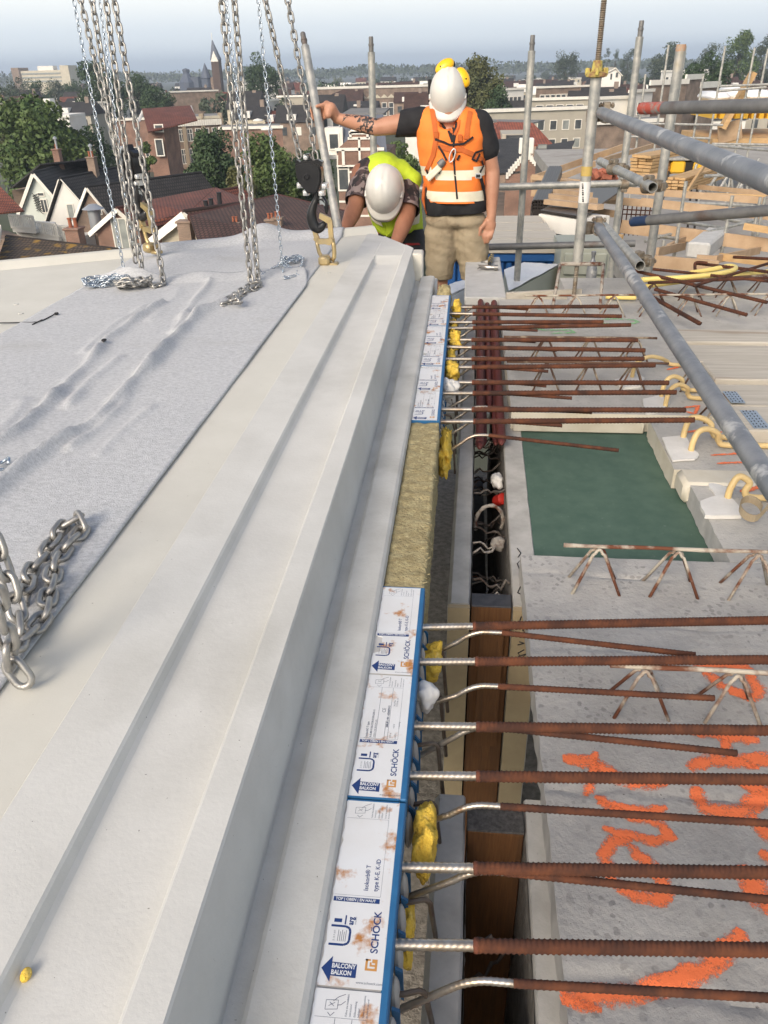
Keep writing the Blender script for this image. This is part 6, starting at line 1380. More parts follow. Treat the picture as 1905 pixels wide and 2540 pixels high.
def tree(label, px, py, Y, rx, ry, n, kind='green', size=None, clumps=26, name='tree', group='trees between the houses', poplar=False):
    s = (.8626 * Y + 4) / FPX; c = at(px, py, Y); RX, RZ = rx * s, ry * s; RY = RX * .9
    ztop_, zbot_ = c.z + RZ, c.z - RZ; want = GZ + .18 * (ztop_ - GZ)
    if zbot_ > want:
        n = int(n * min(1.6, (ztop_ - want) / (2 * RZ))); clumps = int(clumps * min(1.6, (ztop_ - want) / (2 * RZ))); c = V(c.x, Y, (ztop_ + want) / 2); RZ = (ztop_ - want) / 2
    t = thing(name, label, 'tree', V(c.x, Y, GZ), group); rs = np.random.RandomState(int(px * 7 + py) % 100000)
    size = size or max(.22, RX * .055)
    # clump centres spread through the crown
    u = rs.normal(size=(clumps, 3)); u /= np.linalg.norm(u, axis=1)[:, None]; rad = rs.uniform(.35, .86, clumps) ** .7
    cc = u * rad[:, None] * np.array([RX, RY, RZ]) + np.array([c.x, Y, c.z]); cr = rs.uniform(.26, .46, clumps) * min(RX, RZ) * (1.0 if not poplar else 1.2)
    k = rs.randint(0, clumps, n); d = rs.normal(size=(n, 3)); d /= np.linalg.norm(d, axis=1)[:, None]; rr = rs.uniform(.45, 1.0, n) ** .5
    rr *= 1 + .25 * np.sin(d[:, 0] * 5 + k) * np.cos(d[:, 2] * 6 + k * 2)
    pos = cc[k] + d * (rr * cr[k])[:, None]
    a = rs.normal(size=(n, 3)); a /= np.linalg.norm(a, axis=1)[:, None]; nrm = d * .8 + rs.normal(size=(n, 3)) * .6; nrm /= np.linalg.norm(nrm, axis=1)[:, None]
    b = np.cross(nrm, a); b /= np.linalg.norm(b, axis=1)[:, None] + 1e-9; a = np.cross(b, nrm); sz = size * rs.uniform(.6, 1.3, n)[:, None]
    v = np.stack([pos - a * sz, pos + b * sz * .55, pos + a * sz, pos - b * sz * .55], 1).reshape(-1, 3)
    me = bpy.data.meshes.new('crown'); me.vertices.add(4 * n); me.vertices.foreach_set('co', v.ravel()); me.loops.add(4 * n); me.loops.foreach_set('vertex_index', np.arange(4 * n)); me.polygons.add(n); me.polygons.foreach_set('loop_start', np.arange(n) * 4); me.polygons.foreach_set('loop_total', np.full(n, 4))
    me.materials.append(LM[kind]); me.update(); me.validate(); o = obj('crown', me, t)
    mb = MB(); base = V(c.x, Y, GZ); top = V(c.x, Y, c.z + RZ * .3); h = (top - base).length
    mb.tube([base, base.lerp(top, .4) + V(.2, 0, 0), base.lerp(top, .75), top], [RX * .06 + .12, RX * .05 + .08, RX * .03 + .05, .05], 8)
    for j in range(min(8, clumps)):
        q = Vector(cc[j]); st = base.lerp(top, rs.uniform(.45, .8)); mb.tube([st, st.lerp(q, .5) + V(0, 0, RZ * .05), q], [RX * .025 + .04, RX * .015 + .03, .02], 6)
    mb.build('trunk', M_bark, t, smooth=2); return t
tree('big bright green tree filling the far left below the horizon', 95, 350, 105, 120, 95, 15000, 'green', clumps=46)
tree('green tree crown right of the big left tree', 205, 385, 112, 75, 75, 8000, 'dark', clumps=30)
tree('green treetop above the big left tree', 40, 290, 135, 70, 50, 6000, 'olive', clumps=24)
tree('tall dark tree on the left skyline behind the chains', 245, 205, 260, 62, 52, 6500, 'dark', clumps=30)
tree('dark tree on the left skyline right of the tall one', 345, 220, 280, 45, 42, 4500, 'dark', clumps=22)
tree('weeping dark green tree left of the school', 390, 250, 230, 46, 38, 4500, 'dark', clumps=22)
tree('dark green tree hiding the school\'s right half', 525, 400, 96, 72, 85, 11000, 'dark', clumps=36)
tree('broad green tree between the centre chains and the right hook block', 660, 425, 88, 88, 85, 13000, 'green', clumps=40)
tree('green tree behind the leaning pole', 775, 440, 92, 62, 85, 8000, 'dark', clumps=30)
tree('low shrubby tree under the centre chains', 590, 460, 82, 50, 45, 5000, 'olive', clumps=20)
tree('small tree beside the orange brick end wall', 365, 400, 100, 32, 45, 4000, 'green', clumps=18)
tree('tall dark tree right of the church tower', 648, 185, 300, 46, 52, 6000, 'dark', clumps=28)
tree('big olive tree behind the standing worker\'s helmet', 1190, 215, 170, 68, 62, 9000, 'olive', clumps=34)
tree('dark tree right behind the olive one', 1245, 245, 165, 45, 40, 4000, 'dark', clumps=20)
tree('green tree between the two workers', 985, 400, 95, 55, 45, 6000, 'green', clumps=24)
tree('bushy dark green tree right of the orange-rimmed upright', 1750, 165, 210, 62, 42, 7000, 'dark', clumps=30)
tree('tall light green tree on the right skyline', 1840, 120, 380, 42, 42, 5000, 'green', clumps=26)
tree('dark tree on the right skyline beside the tall green one', 1765, 130, 420, 30, 34, 3500, 'far', clumps=20)
tree('tree on the skyline at the right photo edge', 1900, 120, 400, 34, 40, 3500, 'far', clumps=18)
tree('dome-shaped tree standing alone on the skyline', 1405, 140, 560, 30, 22, 3500, 'far', clumps=22)
for i, x in enumerate((1490, 1508, 1528)): tree(('left', 'middle', 'right')[i] + ' one of the three poplars on the skyline', x, 134, 520, 9, 22, 1500, 'far', clumps=12, name='poplar_tree', group='poplars', poplar=True)
tree('round tree right of the poplars', 1560, 138, 540, 24, 22, 2600, 'far', clumps=18)
tree('wide tree behind the upper red-ended tube', 1660, 135, 460, 40, 26, 4000, 'far', clumps=24)
for i, x in enumerate((5, 48, 92, 136, 178)): tree(('first', 'second', 'third', 'fourth', 'fifth')[i] + ' tree from the left in the row below the pale institutional block', x, 216 - (i % 2) * 5, 330 + 15 * i, 32, 20, 2600, 'far' if i % 2 else 'dark', clumps=18, group='skyline trees')
rnd = random.Random(11)
for i in range(105):
    Y = rnd.uniform(220, 1250); px = rnd.uniform(-30, 1940); g = at(px, 300, Y); s = (.8626 * Y) / FPX
    h = rnd.uniform(9, 16); r = rnd.uniform(5, 10)
    # treetops of the far gardens
    d = MW.T @ np.array([at(px, 200, Y).x, Y, GZ + h - r * .7 - CAMZ]); py = CY + FPX * d[1] / d[2]
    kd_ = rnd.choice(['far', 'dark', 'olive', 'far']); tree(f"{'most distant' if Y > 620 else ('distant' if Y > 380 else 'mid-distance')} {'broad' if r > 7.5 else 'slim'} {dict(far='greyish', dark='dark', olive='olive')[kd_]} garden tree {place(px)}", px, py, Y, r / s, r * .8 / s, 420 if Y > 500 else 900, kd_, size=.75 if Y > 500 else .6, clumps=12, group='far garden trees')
# far wood along the horizon: one mass nobody could count
mb = MB(); rs = np.random.RandomState(3); n = 26000
Yw = rs.uniform(1250, 2600, n); ang = rs.uniform(-.62, .62, n); xw = Yw * np.tan(ang)
hh = 25 + 9 * np.array([mnoise.noise(Vector((a * 14, y * .004, 0))) for a, y in zip(ang, Yw)]) + 4 * np.array([mnoise.noise(Vector((a * 60, y * .01, 5))) for a, y in zip(ang, Yw)])
zw = GZ + hh * rs.uniform(.25, 1, n) ** .5; sz = rs.uniform(1.6, 3.4, n)
a = rs.normal(size=(n, 3)); a /= np.linalg.norm(a, axis=1)[:, None]; b = np.cross(a, rs.normal(size=(n, 3))); b /= np.linalg.norm(b, axis=1)[:, None]
pos = np.stack([xw, Yw, zw], 1); v = np.stack([pos - a * sz[:, None], pos + b * sz[:, None] * .8, pos + a * sz[:, None], pos - b * sz[:, None] * .8], 1).reshape(-1, 3)
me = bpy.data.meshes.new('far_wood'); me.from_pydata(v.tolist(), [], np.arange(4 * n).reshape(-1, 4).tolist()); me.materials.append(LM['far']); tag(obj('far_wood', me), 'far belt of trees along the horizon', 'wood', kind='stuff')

# ================================================================== NEIGHBOURING SITE
M_site = mat('site_concrete', (.36,.345,.32), .9, col2=(.29,.275,.25), scale=1.5, col3=(.22,.2,.18), scale3=.8)
M_wrap = mat('white_plastic_wrap', (.80,.80,.80), .35, col2=(.72,.72,.73), scale=6, bump=.6, bscale=7, bdist=.03)
M_cont = mat('blue_container', (.012,.085,.27), .5, col2=(.02,.10,.3), scale=4)
M_cab = mat('grey_green_cabinet', (.36,.375,.32), .6, col2=(.32,.335,.285), scale=3)
M_ply = mat('film_faced_ply', (.025,.02,.018), .4)
M_saw = mat('yellow_saw', (.72,.42,.03), .5)
M_brickred = mat('loose_bricks', (.38,.13,.08), .85, col2=(.3,.1,.06), scale=20)
c6 = lambda x, y: (1280 + x / 2.654, 350 + y / 2.654)
c5 = lambda x, y: (1500 + x / 4.096, 60 + y / 4.096)
def a6(x, y, Y): return at(*c6(x, y), Y)
def a5(x, y, Y): return at(*c5(x, y), Y)
SZ = -1.95
mb = MB(); mb.box(V(2.6, 9.6, SZ - .35), V(30, 34, SZ)); tag(mb.build('site_floor', M_site, None), kind='structure')
mb = MB(); mb.box(V(2.62, 9.65, GZ), V(30, 33, SZ - .36)); tag(mb.build('site_storey_walls', mat('dark_site_wall', (.12,.11,.10), .9), None), 'unfinished lower storeys of the neighbouring site', 'building')  # lower storey walls in one even dark grey-brown
# scaffold deck the workers stand on and what lies beyond the slab edge
mb = MB(); mb.box(V(-1.6, 4.42, -1.03), V(.5, 5.95, -.97)); tag(mb.build('scaffold_deck', M_plank, None), kind='structure')
mb = MB(); mb.box(V(-.2, 6.2, -1.75), V(4.2, 9.5, -1.65)); tag(mb.build('loading_platform', M_plank, None), kind='structure')
def pack(name, px, z, h, mt, label, cat, sidem=None):
    p = [atz(x, y, z) for x, y in px]; t = thing(name, label, cat, sum(p, V(0,0,0)) / len(p) - V(0,0,h)); mb = MB()
    n = 14; P = [[p[0].lerp(p[1], i/n).lerp(p[3].lerp(p[2], i/n), j/n) for j in range(n+1)] for i in range(n+1)]
    for i in range(n+1):
        for j in range(n+1):
            q = P[i][j]; mb.v.append((q.x, q.y, q.z + .012 * mnoise.noise(q * 5) + .006 * mnoise.noise(q * 17)))
    for i in range(n):
        for j in range(n): mb.f.append((i*(n+1)+j, (i+1)*(n+1)+j, (i+1)*(n+1)+j+1, i*(n+1)+j+1)); mb.mi.append(0)
    mb.build('wrap_top', mt, t, smooth=2); mb = MB(); mb.prism([q - V(0,0,.02) for q in p], V(0,0,-h)); mb.build('pack_body', sidem or mt, t); return t
pack('wrapped_pack', [(1262,722),(1385,655),(1300,650),(1250,668)], -.55, .5, M_wrap, 'white wrapped insulation pack right of the hammer beam', 'wrapped pack', M_cab)
pack('wrapped_pack', [(1112,735),(1172,700),(1168,690),(1115,705)], -.62, .5, M_wrap, 'small white pack behind the standing worker\'s shin', 'wrapped pack')
pack('wrapped_sheet', [(1205,600),(1330,600),(1350,580),(1222,575)], -.75, .2, M_wrap, 'crumpled white sheet behind the worker\'s hand', 'plastic sheet')
# blue container with ribs and boards on its lid
t = thing('blue_container', 'blue ribbed steel container beyond the slab edge', 'container', V(.6, 7, -1.65)); a = at(1112, 632, 7.0); b = at(1372, 632, 7.0)
mb = MB(); mb.box(V(a.x, 7.0, -1.65), V(b.x, 8.6, a.z)); mb.build('body', M_cont, t)
for k in range(13): x = a.x + (b.x - a.x) * (k + .3) / 13; mb = MB(); mb.bbox(V(x, 6.96, -1.6), V(x + .05, 7.0, a.z - .05), .01); mb.build('rib', M_cont, t)
mb = MB(); mb.bbox(V(a.x - .03, 6.94, a.z - .05), V(b.x + .03, 8.65, a.z + .02), .01); mb.build('lid', M_cont, t)
for k in range(4): mb = MB(); mb.box(V(a.x - .05 + k * .03, 6.92 + k * .43, a.z + .03), V(b.x + .1 - k * .03, 7.33 + k * .43, a.z + .07)); tag(mb.build('loose_board', M_plank, None), ('front', 'second', 'third', 'rear')[k] + ' brown board lying on the blue container', 'board', 'boards on the container')
# cabinet
t = thing('site_cabinet', 'grey-green panelled site cabinet behind the screw-jack post', 'cabinet', a6(450, 980, 6.6)); a, b = at(1392, 617, 6.5), at(1503, 730, 6.5)
mb = MB(); mb.box(V(a.x, 6.5, -1.6), V(b.x, 7.1, a.z)); mb.build('carcass', M_cab, t)
for k in range(2):
    z1 = a.z - .03 - k * .2; mb = MB(); mb.bbox(V(a.x + .03, 6.47, z1 - .17), V(b.x - .03, 6.5, z1), .008); mb.build('door_panel', M_cab, t)
mb = MB(); p = a6(484, 985, 4.7); mb.lathe([(.03, -.3), (.03, .12), (.024, .16), (.010, .18), (.010, .2), (.014, .21), (.014, .225)], p, 14); tag(mb.build('gas_bottle', M_galvb, None, smooth=True), 'small grey bottle-shaped post beyond the slab edge', 'bottle')
mb = MB(); p = a6(530, 965, 5.0); mb.bbox(p - V(.04, .05, .05), p + V(.04, .05, .04), .004); tag(mb.build('orange_box', mat('orange_card', (.45,.2,.06), .8), None), 'small orange-brown box beside the grey bottle post', 'box')
# black bundle, formwork panel, props
t = thing('black_pipe_bundle', 'bundle of black pipes with pale ends beyond the container', 'pipe bundle', a6(160, 640, 9.2))
for i in range(5):
    for j in range(3):
        p = a6(125 + i * 18, 410 + j * 22, 9.2); mb = MB(); mb.pipe(p, p + V(.35, 2.2, .12), .04, .008, 10); mb.build('pipe', M_ply, t, smooth=True)
mb = MB(); q = a6(112, 450, 9.15); mb.box(V(q.x, 9.15, GZ), V(q.x + .28, 9.5, q.z)); mb.build('support', M_ply, t)
t = thing('formwork_panel', 'cream formwork table edge with black face left of the jack post', 'formwork', a6(280, 560, 8.6)); p = [a6(150, 480, 8.6), a6(440, 525, 8.0)]
mb = MB(); mb.prism([p[0], p[1], p[1] - V(0,0,.16), p[0] - V(0,0,.16)], V(.3, .3, 0)); mb.build('edge_board', M_trim, t); mb = MB(); mb.prism([p[0] + V(.02,.02,.015), p[1] + V(0,.02,.015), p[1] + V(.8,2.2,.03), p[0] + V(.8,2.2,.03)], V(0,0,.02)); mb.build('top_sheet', M_ply, t)
for k in range(5):
    y = .3 + k * .42; mb = MB(); mb.beam(p[0] + V(.1 + .3 * k * .3, y, .08), p[1] + V(.2, y, .08), .09, .05); tag(mb.build('loose_board', M_pine2, None), ('nearest', 'second', 'third', 'fourth', 'farthest')[k] + ' pale board lying on the formwork panel', 'board', 'boards on the formwork panel')
for k in range(9):
    q = a6(185 + k * 26, 580, 8.8 + .1 * (k % 3)); mb = MB(); mb.tube([q, V(q.x, q.y, -3)], .028, 8); tag(mb.build('steel_prop', M_galvd, None, smooth=True), ('first','second','third','fourth','fifth','sixth','seventh','eighth','ninth','tenth','eleventh','twelfth','thirteenth','fourteenth','fifteenth','sixteenth')[k] + ' steel prop from the left under the formwork panel', 'prop', 'steel props under the formwork')
# guard boards of the neighbouring site
gb = [((100,250),(700,40),13,14.5,.17,'slanting guard board rising to the right behind the brick gable'), ((105,235),(450,275),12,11.6,.12,'upper guard board left of the jack post'), ((200,275),(520,150),12.5,13,.15,'second slanting guard board below the first'), ((500,305),(1640,392),11.5,11.0,.15,'long upper guard board across the site'), ((100,338),(830,408),10.8,10.6,.16,'long lower guard board left half'), ((820,400),(1760,500),10.6,10.2,.18,'long lower guard board right half'), ((690,560),(1700,690),9.7,9.4,.26,'broad edge timber along the site floor'), ((900,790),(1330,830),7.6,7.4,.20,'edge plank nearest the rusty bars'), ((930,730),(1110,690),8.6,9.6,.16,'short plank running back beside the white block'), ((1310,780),(1600,720),8.2,9.4,.14,'timber bearer right of the white block'), ((1190,760),(1420,775),8.6,8.5,.07,'thin batten below the white block')]
for p, q, ya, yb, h, lab in gb:
    mb = MB(); a, b = a6(*p, ya), a6(*q, yb); mb.beam(a, b, .03, h * .55); tag(mb.build('guard_board', M_pine2, None), lab, 'board', 'timber guard boards of the neighbouring site')
# pale concrete block
t = a6(1110, 770, 8.9); b = a6(1345, 665, 8.9); mb = MB(); mb.bbox(V(t.x, 8.9, t.z), V(t.x + .24, 9.9, t.z + .17), .02, Matrix.Translation(V(t.x, 8.9, 0)) @ Matrix.Rotation(R(-26), 4, 'Z') @ Matrix.Translation(V(-t.x, -8.9, 0))); tag(mb.build('concrete_block', M_beam, None), 'pale aerated concrete beam lying on the site edge', 'concrete block')
# lumber stacks
def stack(name, label, x0, y0, x1, y1, Y, rows, cols, L, mt, yaw, group):
    a = a6(x0, y1, Y); b = a6(x1, y0, Y); w = (b.x - a.x) / cols; h = (b.z - a.z) / rows; t = thing(name, label, 'lumber stack', a, group)
    Mx = Matrix.Translation(a) @ Matrix.Rotation(yaw, 4, 'Z')
    for r in range(rows):
        for c in range(cols):
            mb = MB(); o = random.uniform(-.06, .06); mb.box(V(c * w + .004, o, r * h + .006), V((c + 1) * w - .004, L + o + random.uniform(-.2, .2), (r + 1) * h - .004), Mx); mb.build('plank', mt, t)
stack('lumber_stack', 'tall stack of fresh pine boards behind the short tube', 740, 85, 915, 240, 15.5, 7, 3, 2.4, M_pine, R(-38), 'lumber stacks on the site')
stack('lumber_stack', 'lower stack of pine boards right of the tall one', 980, 235, 1120, 335, 13.5, 5, 3, 2.2, M_pine, R(-32), 'lumber stacks on the site')
mb = MB(); 
for i in range(46):
    p = a6(random.uniform(500, 640), random.uniform(195, 250), 13.5 + random.random()); mb.bbox(p - V(.08, .05, .035), p + V(.08, .05, .035), .005, Matrix.Translation(p) @ Matrix.Rotation(random.random() * 3, 4, (random.random(), random.random(), 1)) @ Matrix.Translation(-p))
tag(mb.build('brick_rubble', M_brickred, None), 'heap of loose red bricks left of the lumber', 'brick heap', kind='stuff')
mb = MB(); mb.bbox(a6(600, 150, 14) - V(0,0,.1), a6(670, 105, 14) + V(0,.3,0), .05); tag(mb.build('yellow_bag', M_foam, None), 'yellow bag on the rubble left of the lumber', 'bag')
# table saw
t = thing('table_saw', 'yellow and black table saw on folding legs', 'table saw', a6(1100, 235, 16)); c = a6(1100, 110, 16)
mb = MB(); mb.bbox(c + V(-.42, -.3, -.02), c + V(.38, .3, .03), .01); mb.build('table', M_galv, t); mb = MB(); mb.bbox(c + V(-.25, -.28, -.24), c + V(.0, .28, -.03), .03); mb.bbox(c + V(.14, -.28, -.22), c + V(.38, .28, -.04), .03); mb.build('body', M_saw, t); mb = MB(); mb.bbox(c + V(-.02, -.25, -.22), c + V(.16, .25, -.03), .02); mb.build('motor', M_ply, t)
for sx in (-1, 1):
    for sy in (-1, 1): mb = MB(); mb.tube([c + V(sx * .26, sy * .2, -.2), c + V(sx * .36, sy * .26, SZ - c.z + .02)], .02, 6); mb.build('leg', M_ply, t)
# thin scaffold of the far site
GF = 'thin scaffold tubes of the neighbouring site'
def thin(a, b, lab, r=.024): mb = MB(); mb.tube([a, b], r, 8); tag(mb.build('site_scaffold_tube', M_galv, None, smooth=True), lab, 'scaffold tube', GF)
for i, (x, y, x2, y2) in enumerate(((650,210,470,1420), (825,220,730,1000), (1225,225,1060,1250), (1525,240,1390,1030), (1005,510,930,960), (415,510,380,800), (1660,250,1470,1400))):
    a = a5(x, y, 19.5); bq = a5(x2, y2, 19.5); thin(a, V(a.x, 19.5, SZ), ('leftmost', 'second', 'tall third', 'fourth', 'short fifth', 'short sixth', 'rightmost')[i] + ' thin upright of the far site scaffold')
for i, (p, q) in enumerate((((400,1010),(1200,1025)), ((200,1140),(1070,1160)), ((1180,630),(1700,610)), ((1160,680),(1640,640)), ((1090,1215),(1700,1225)))):
    thin(a5(*p, 19.4), a5(*q, 19.4), ('long middle', 'lower', 'upper right', 'second right', 'platform')[i] + ' ledger tube of the far site scaffold')
for i, (x, y, x2, y2, Y) in enumerate(((1120,265,1040,840,9.3), (1425,360,1340,800,9.5), (1610,370,1530,720,9.6), (1640,370,1600,640,9.7), (975,650,970,720,9.0))):
    a = a6(x, y, Y); thin(a, V(a.x, Y, a6(x2, y2, Y).z), ('left', 'middle', 'right', 'far right', 'stub')[i] + ' upright at the site edge in front of the guard boards', .02)
for i, (p, q, Y) in enumerate((((940,625),(1330,685),9.4), ((1250,720),(1570,640),9.4), ((1260,600),(1570,520),9.5), ((1090,530),(1370,575),9.5), ((850,660),(1130,580),9.3))):
    thin(a6(*p, Y), a6(*q, Y + .5), ('lower left', 'lower right', 'upper right', 'upper left', 'short left')[i] + ' ledger tube at the site edge', .02)
for i, (p, q, ya, yb) in enumerate((((560,130),(900,30),13,15), ((960,345),(1640,372),12,11.6), ((700,250),(980,225),12.5,12.5), ((1130,330),(1240,160),13,14), ((500,455),(650,480),9.6,9.4), ((540,600),(700,640),8.8,8.6), ((1000,700),(1120,640),9.2,9.6), ((1340,760),(1660,800),8.4,8.0), ((1180,300),(1660,345),14,13), ((260,400),(420,330),9.6,11), ((480,385),(700,360),10.4,10.6), ((1500,560),(1760,600),9.4,9.2))):
    mb = MB(); mb.beam(a6(*p, ya), a6(*q, yb), .035, .07); tag(mb.build('site_timber', M_pine if i % 2 else M_pine2, None), ('long pale batten behind the brick rubble', 'rear rail board across the site', 'batten in front of the tall lumber stack', 'slanting timber beside the table saw', 'short board right of the jack post', 'board end under the slanting grey tube', 'board leaning by the pale concrete beam', 'board at the lower right site edge', 'far rail board below the platform', 'plank on top of the black pipes', 'loose board behind the jack post', 'board at the right photo edge')[i], 'board', 'timber guard boards of the neighbouring site')
for i, (p, q, Y) in enumerate((((1190,20),(1660,60),15), ((1240,230),(1660,215),13), ((1330,330),(1480,90),14), ((1450,340),(1600,120),14.4), ((1250,330),(1400,120),14.2), ((980,400),(1660,430),10.8), ((1180,480),(1660,560),9.9))):
    thin(a6(*p, Y), a6(*q, Y + .3), ('top', 'middle', 'left slanting', 'right slanting', 'second slanting', 'low', 'lowest')[i] + ' extra tube in the scaffold tangle at the right', .024)
for i in range(16):
    x = 1190 + i * 32; a = a6(x, 150 + (i % 4) * 15, 15.5 + (i % 3)); b = a6(x - 60 + (i % 5) * 35, 330, 15.5 + (i % 3)); thin(a, V(b.x, b.y, max(b.z, SZ)), ('first','second','third','fourth','fifth','sixth','seventh','eighth','ninth','tenth','eleventh','twelfth','thirteenth','fourteenth','fifteenth','sixteenth')[i] + ' strut from the left in the tangle under the timber platform', .026)
# timber platform with wrapped packs and brace
t = thing('timber_platform', 'timber platform with stacked boards at the right edge', 'platform', a5(1400, 1160, 20)); a, b = a5(1100, 1165, 20), a5(1900, 1165, 20)
mb = MB(); mb.box(V(a.x, 20, a.z - .12), V(b.x + 3, 23, a.z)); mb.build('deck', M_pine, t)
for k in range(6): mb = MB(); mb.box(V(a.x + 2.0 + k * .03, 20.2, a.z + .01 + k * .12), V(b.x + 3, 22 - k * .1, a.z + .12 + k * .12)); mb.build('board', M_pine if k % 2 else M_pine2, t)
mb = MB(); mb.beam(a5(1150, 1120, 20), a5(1390, 1060, 20), .06, .4); mb.build('side_board', M_pine2, t)
mb = MB(); mb.beam(a5(1190, 1060, 19.8), a5(1510, 490, 19.8), .1, .28, up=(0,1,0)); tag(mb.build('timber_brace', M_pine, None), 'slanting timber brace above the platform', 'timber')
t2 = thing('wrapped_pack', 'white wrapped packs stacked on the far platform', 'wrapped pack', a5(1300, 770, 21)); a = a5(1085, 780, 21); 
for k, (x0, x1, y0) in enumerate(((1085, 1300, 690), (1250, 1480, 640), (1430, 1760, 670))): p, q = a5(x0, 800, 21 + k * .2), a5(x1, y0, 21 + k * .2); mb = MB(); mb.bbox(V(p.x, 21 + k * .2, p.z), V(q.x, 22.5, q.z), .12); mb.build('pack', M_wrap, t2, smooth=True)
for k in range(9): mb = MB(); p = a5(1120 + k * 80, 900, 20.6); mb.beam(p, p + V(0, 2, 0), .1, .24); mb.build('formwork_beam', M_saw, t)
0 and lumpy('red_tool', a5(1560, 1345, 15), (.09, .07, .06), M_red, 'red tools on the site below the platform', 'tool', 3, .4)
# interior formwork below slab edge, reinforcement mesh
t = thing('reinforcement_mesh', 'rusty reinforcement mesh panel standing behind the guard board', 'reinforcement mesh', a6(830, 480, 11))
for k in range(8): mb = MB(); p = a6(710 + k * 30, 400, 11); mb.tube([p, p - V(0,0,.42)], .008, 5); mb.build('wire', M_rust, t)
for k in range(3): mb = MB(); mb.tube([a6(705, 420 + k * 30, 11), a6(935, 430 + k * 30, 11)], .008, 5); mb.build('wire', M_rust, t)

# ================================================================== PEOPLE
from mathutils.bvhtree import BVHTree
M_skin = mat('skin', (.46,.235,.15), .55, col2=(.40,.19,.115), scale=14, bump=.15, bscale=160)
M_tattoo = mat('tattooed_skin', (.44,.23,.15), .55, col2=(.035,.03,.03), scale=55, detail=3, lo=.44, hi=.50)
M_skin2 = mat('tanned_skin', (.32,.145,.085), .55, col2=(.27,.115,.065), scale=14, bump=.15, bscale=160)
M_vestO = mat('orange_hivis', (.92,.24,.035), .75, col2=(.86,.20,.03), scale=9, bump=.35, bscale=45, bdist=.004)
M_vestY = mat('yellow_hivis', (.55,.72,.035), .75, col2=(.47,.62,.03), scale=9, bump=.35, bscale=45, bdist=.004)
M_refl = mat('reflective_band', (.80,.76,.60), .45, col2=(.72,.67,.52), scale=16, bump=.3, bscale=50, bdist=.003)
M_shirt = mat('black_tshirt', (.010,.010,.012), .85, col2=(.016,.016,.019), scale=20, bump=.3, bscale=60, bdist=.003)
M_khaki = mat('worn_khaki', (.36,.30,.205), .9, col2=(.29,.235,.155), scale=9, col3=(.20,.15,.095), scale3=6, lo3=.56, hi3=.72, bump=.6, bscale=34, bdist=.006, bstretch=(1,1,2.4))
M_camo = mat('camo_shirt', (.055,.034,.036), .8, col2=(.21,.165,.16), scale=24, detail=0, lo=.50, hi=.53, col3=(.022,.018,.02), scale3=17, lo3=.52, hi3=.55)
M_trou = mat('dark_work_trousers', (.018,.018,.020), .85, col2=(.03,.028,.03), scale=10)
M_redtrim = mat('red_pocket', (.30,.02,.02), .8)
M_helm = mat('white_helmet', (.66,.65,.61), .35, col2=(.61,.595,.55), scale=9)
M_muff = mat('yellow_muff', (.88,.50,.012), .35)
M_strapO = mat('orange_webbing', (.50,.115,.02), .8, bump=.3, bscale=200)
M_hair = mat('brown_hair', (.07,.045,.03), .8)
def capsule(mb, a, b, ra, rb, n=14):
    a = Vector(a); b = Vector(b); d = b - a; L = max(d.length, 1e-5); ax = d / L; prof = []
    for k in range(5): t = -math.pi/2 + math.pi/2 * k / 4; prof.append((max(1e-4, ra * math.cos(t)), ra * math.sin(t)))
    for k in range(5): t = math.pi/2 * k / 4; prof.append((max(1e-4, rb * math.cos(t)), L + rb * math.sin(t)))
    mb.lathe(prof, a, n, axis=ax)
def remesh(mb, voxel, smooth=4, name='tmp', wrinkle=None):
    me = bpy.data.meshes.new(name); me.from_pydata(mb.v, [], mb.f)
    bm = bmesh.new(); bm.from_mesh(me); bmesh.ops.recalc_face_normals(bm, faces=bm.faces); bm.to_mesh(me); bm.free()
    o = bpy.data.objects.new(name, me); COL.objects.link(o)
    md = o.modifiers.new('r', 'REMESH'); md.mode = 'VOXEL'; md.voxel_size = voxel
    if smooth: sm = o.modifiers.new('s', 'SMOOTH'); sm.factor = .5; sm.iterations = smooth
    bpy.context.view_layer.update(); out = evaluated(o)
    bpy.data.objects.remove(o); bpy.data.meshes.remove(me)
    if wrinkle:
        nn = [v.normal.copy() for v in out.vertices]
        for v, q in zip(out.vertices, nn): v.co = v.co + q * wrinkle(v.co)
    return out
def cut(me, co, no):
    bm = bmesh.new(); bm.from_mesh(me); g = bm.verts[:] + bm.edges[:] + bm.faces[:]
    bmesh.ops.bisect_plane(bm, geom=g, plane_co=co, plane_no=no, clear_outer=True); bm.to_mesh(me); bm.free(); return me
def solid(me, th):
    bm = bmesh.new(); bm.from_mesh(me); bmesh.ops.solidify(bm, geom=bm.faces[:], thickness=th); bm.to_mesh(me); bm.free(); return me
def addm(me, name, mt, parent):
    me.materials.clear(); me.materials.append(mt); me.name = name; return obj(name, me, parent, smooth=2)
def bvh_of(me): return BVHTree.FromPolygons([v.co.copy() for v in me.vertices], [tuple(p.vertices) for p in me.polygons])
EYE = V(0, 0, CAMZ)
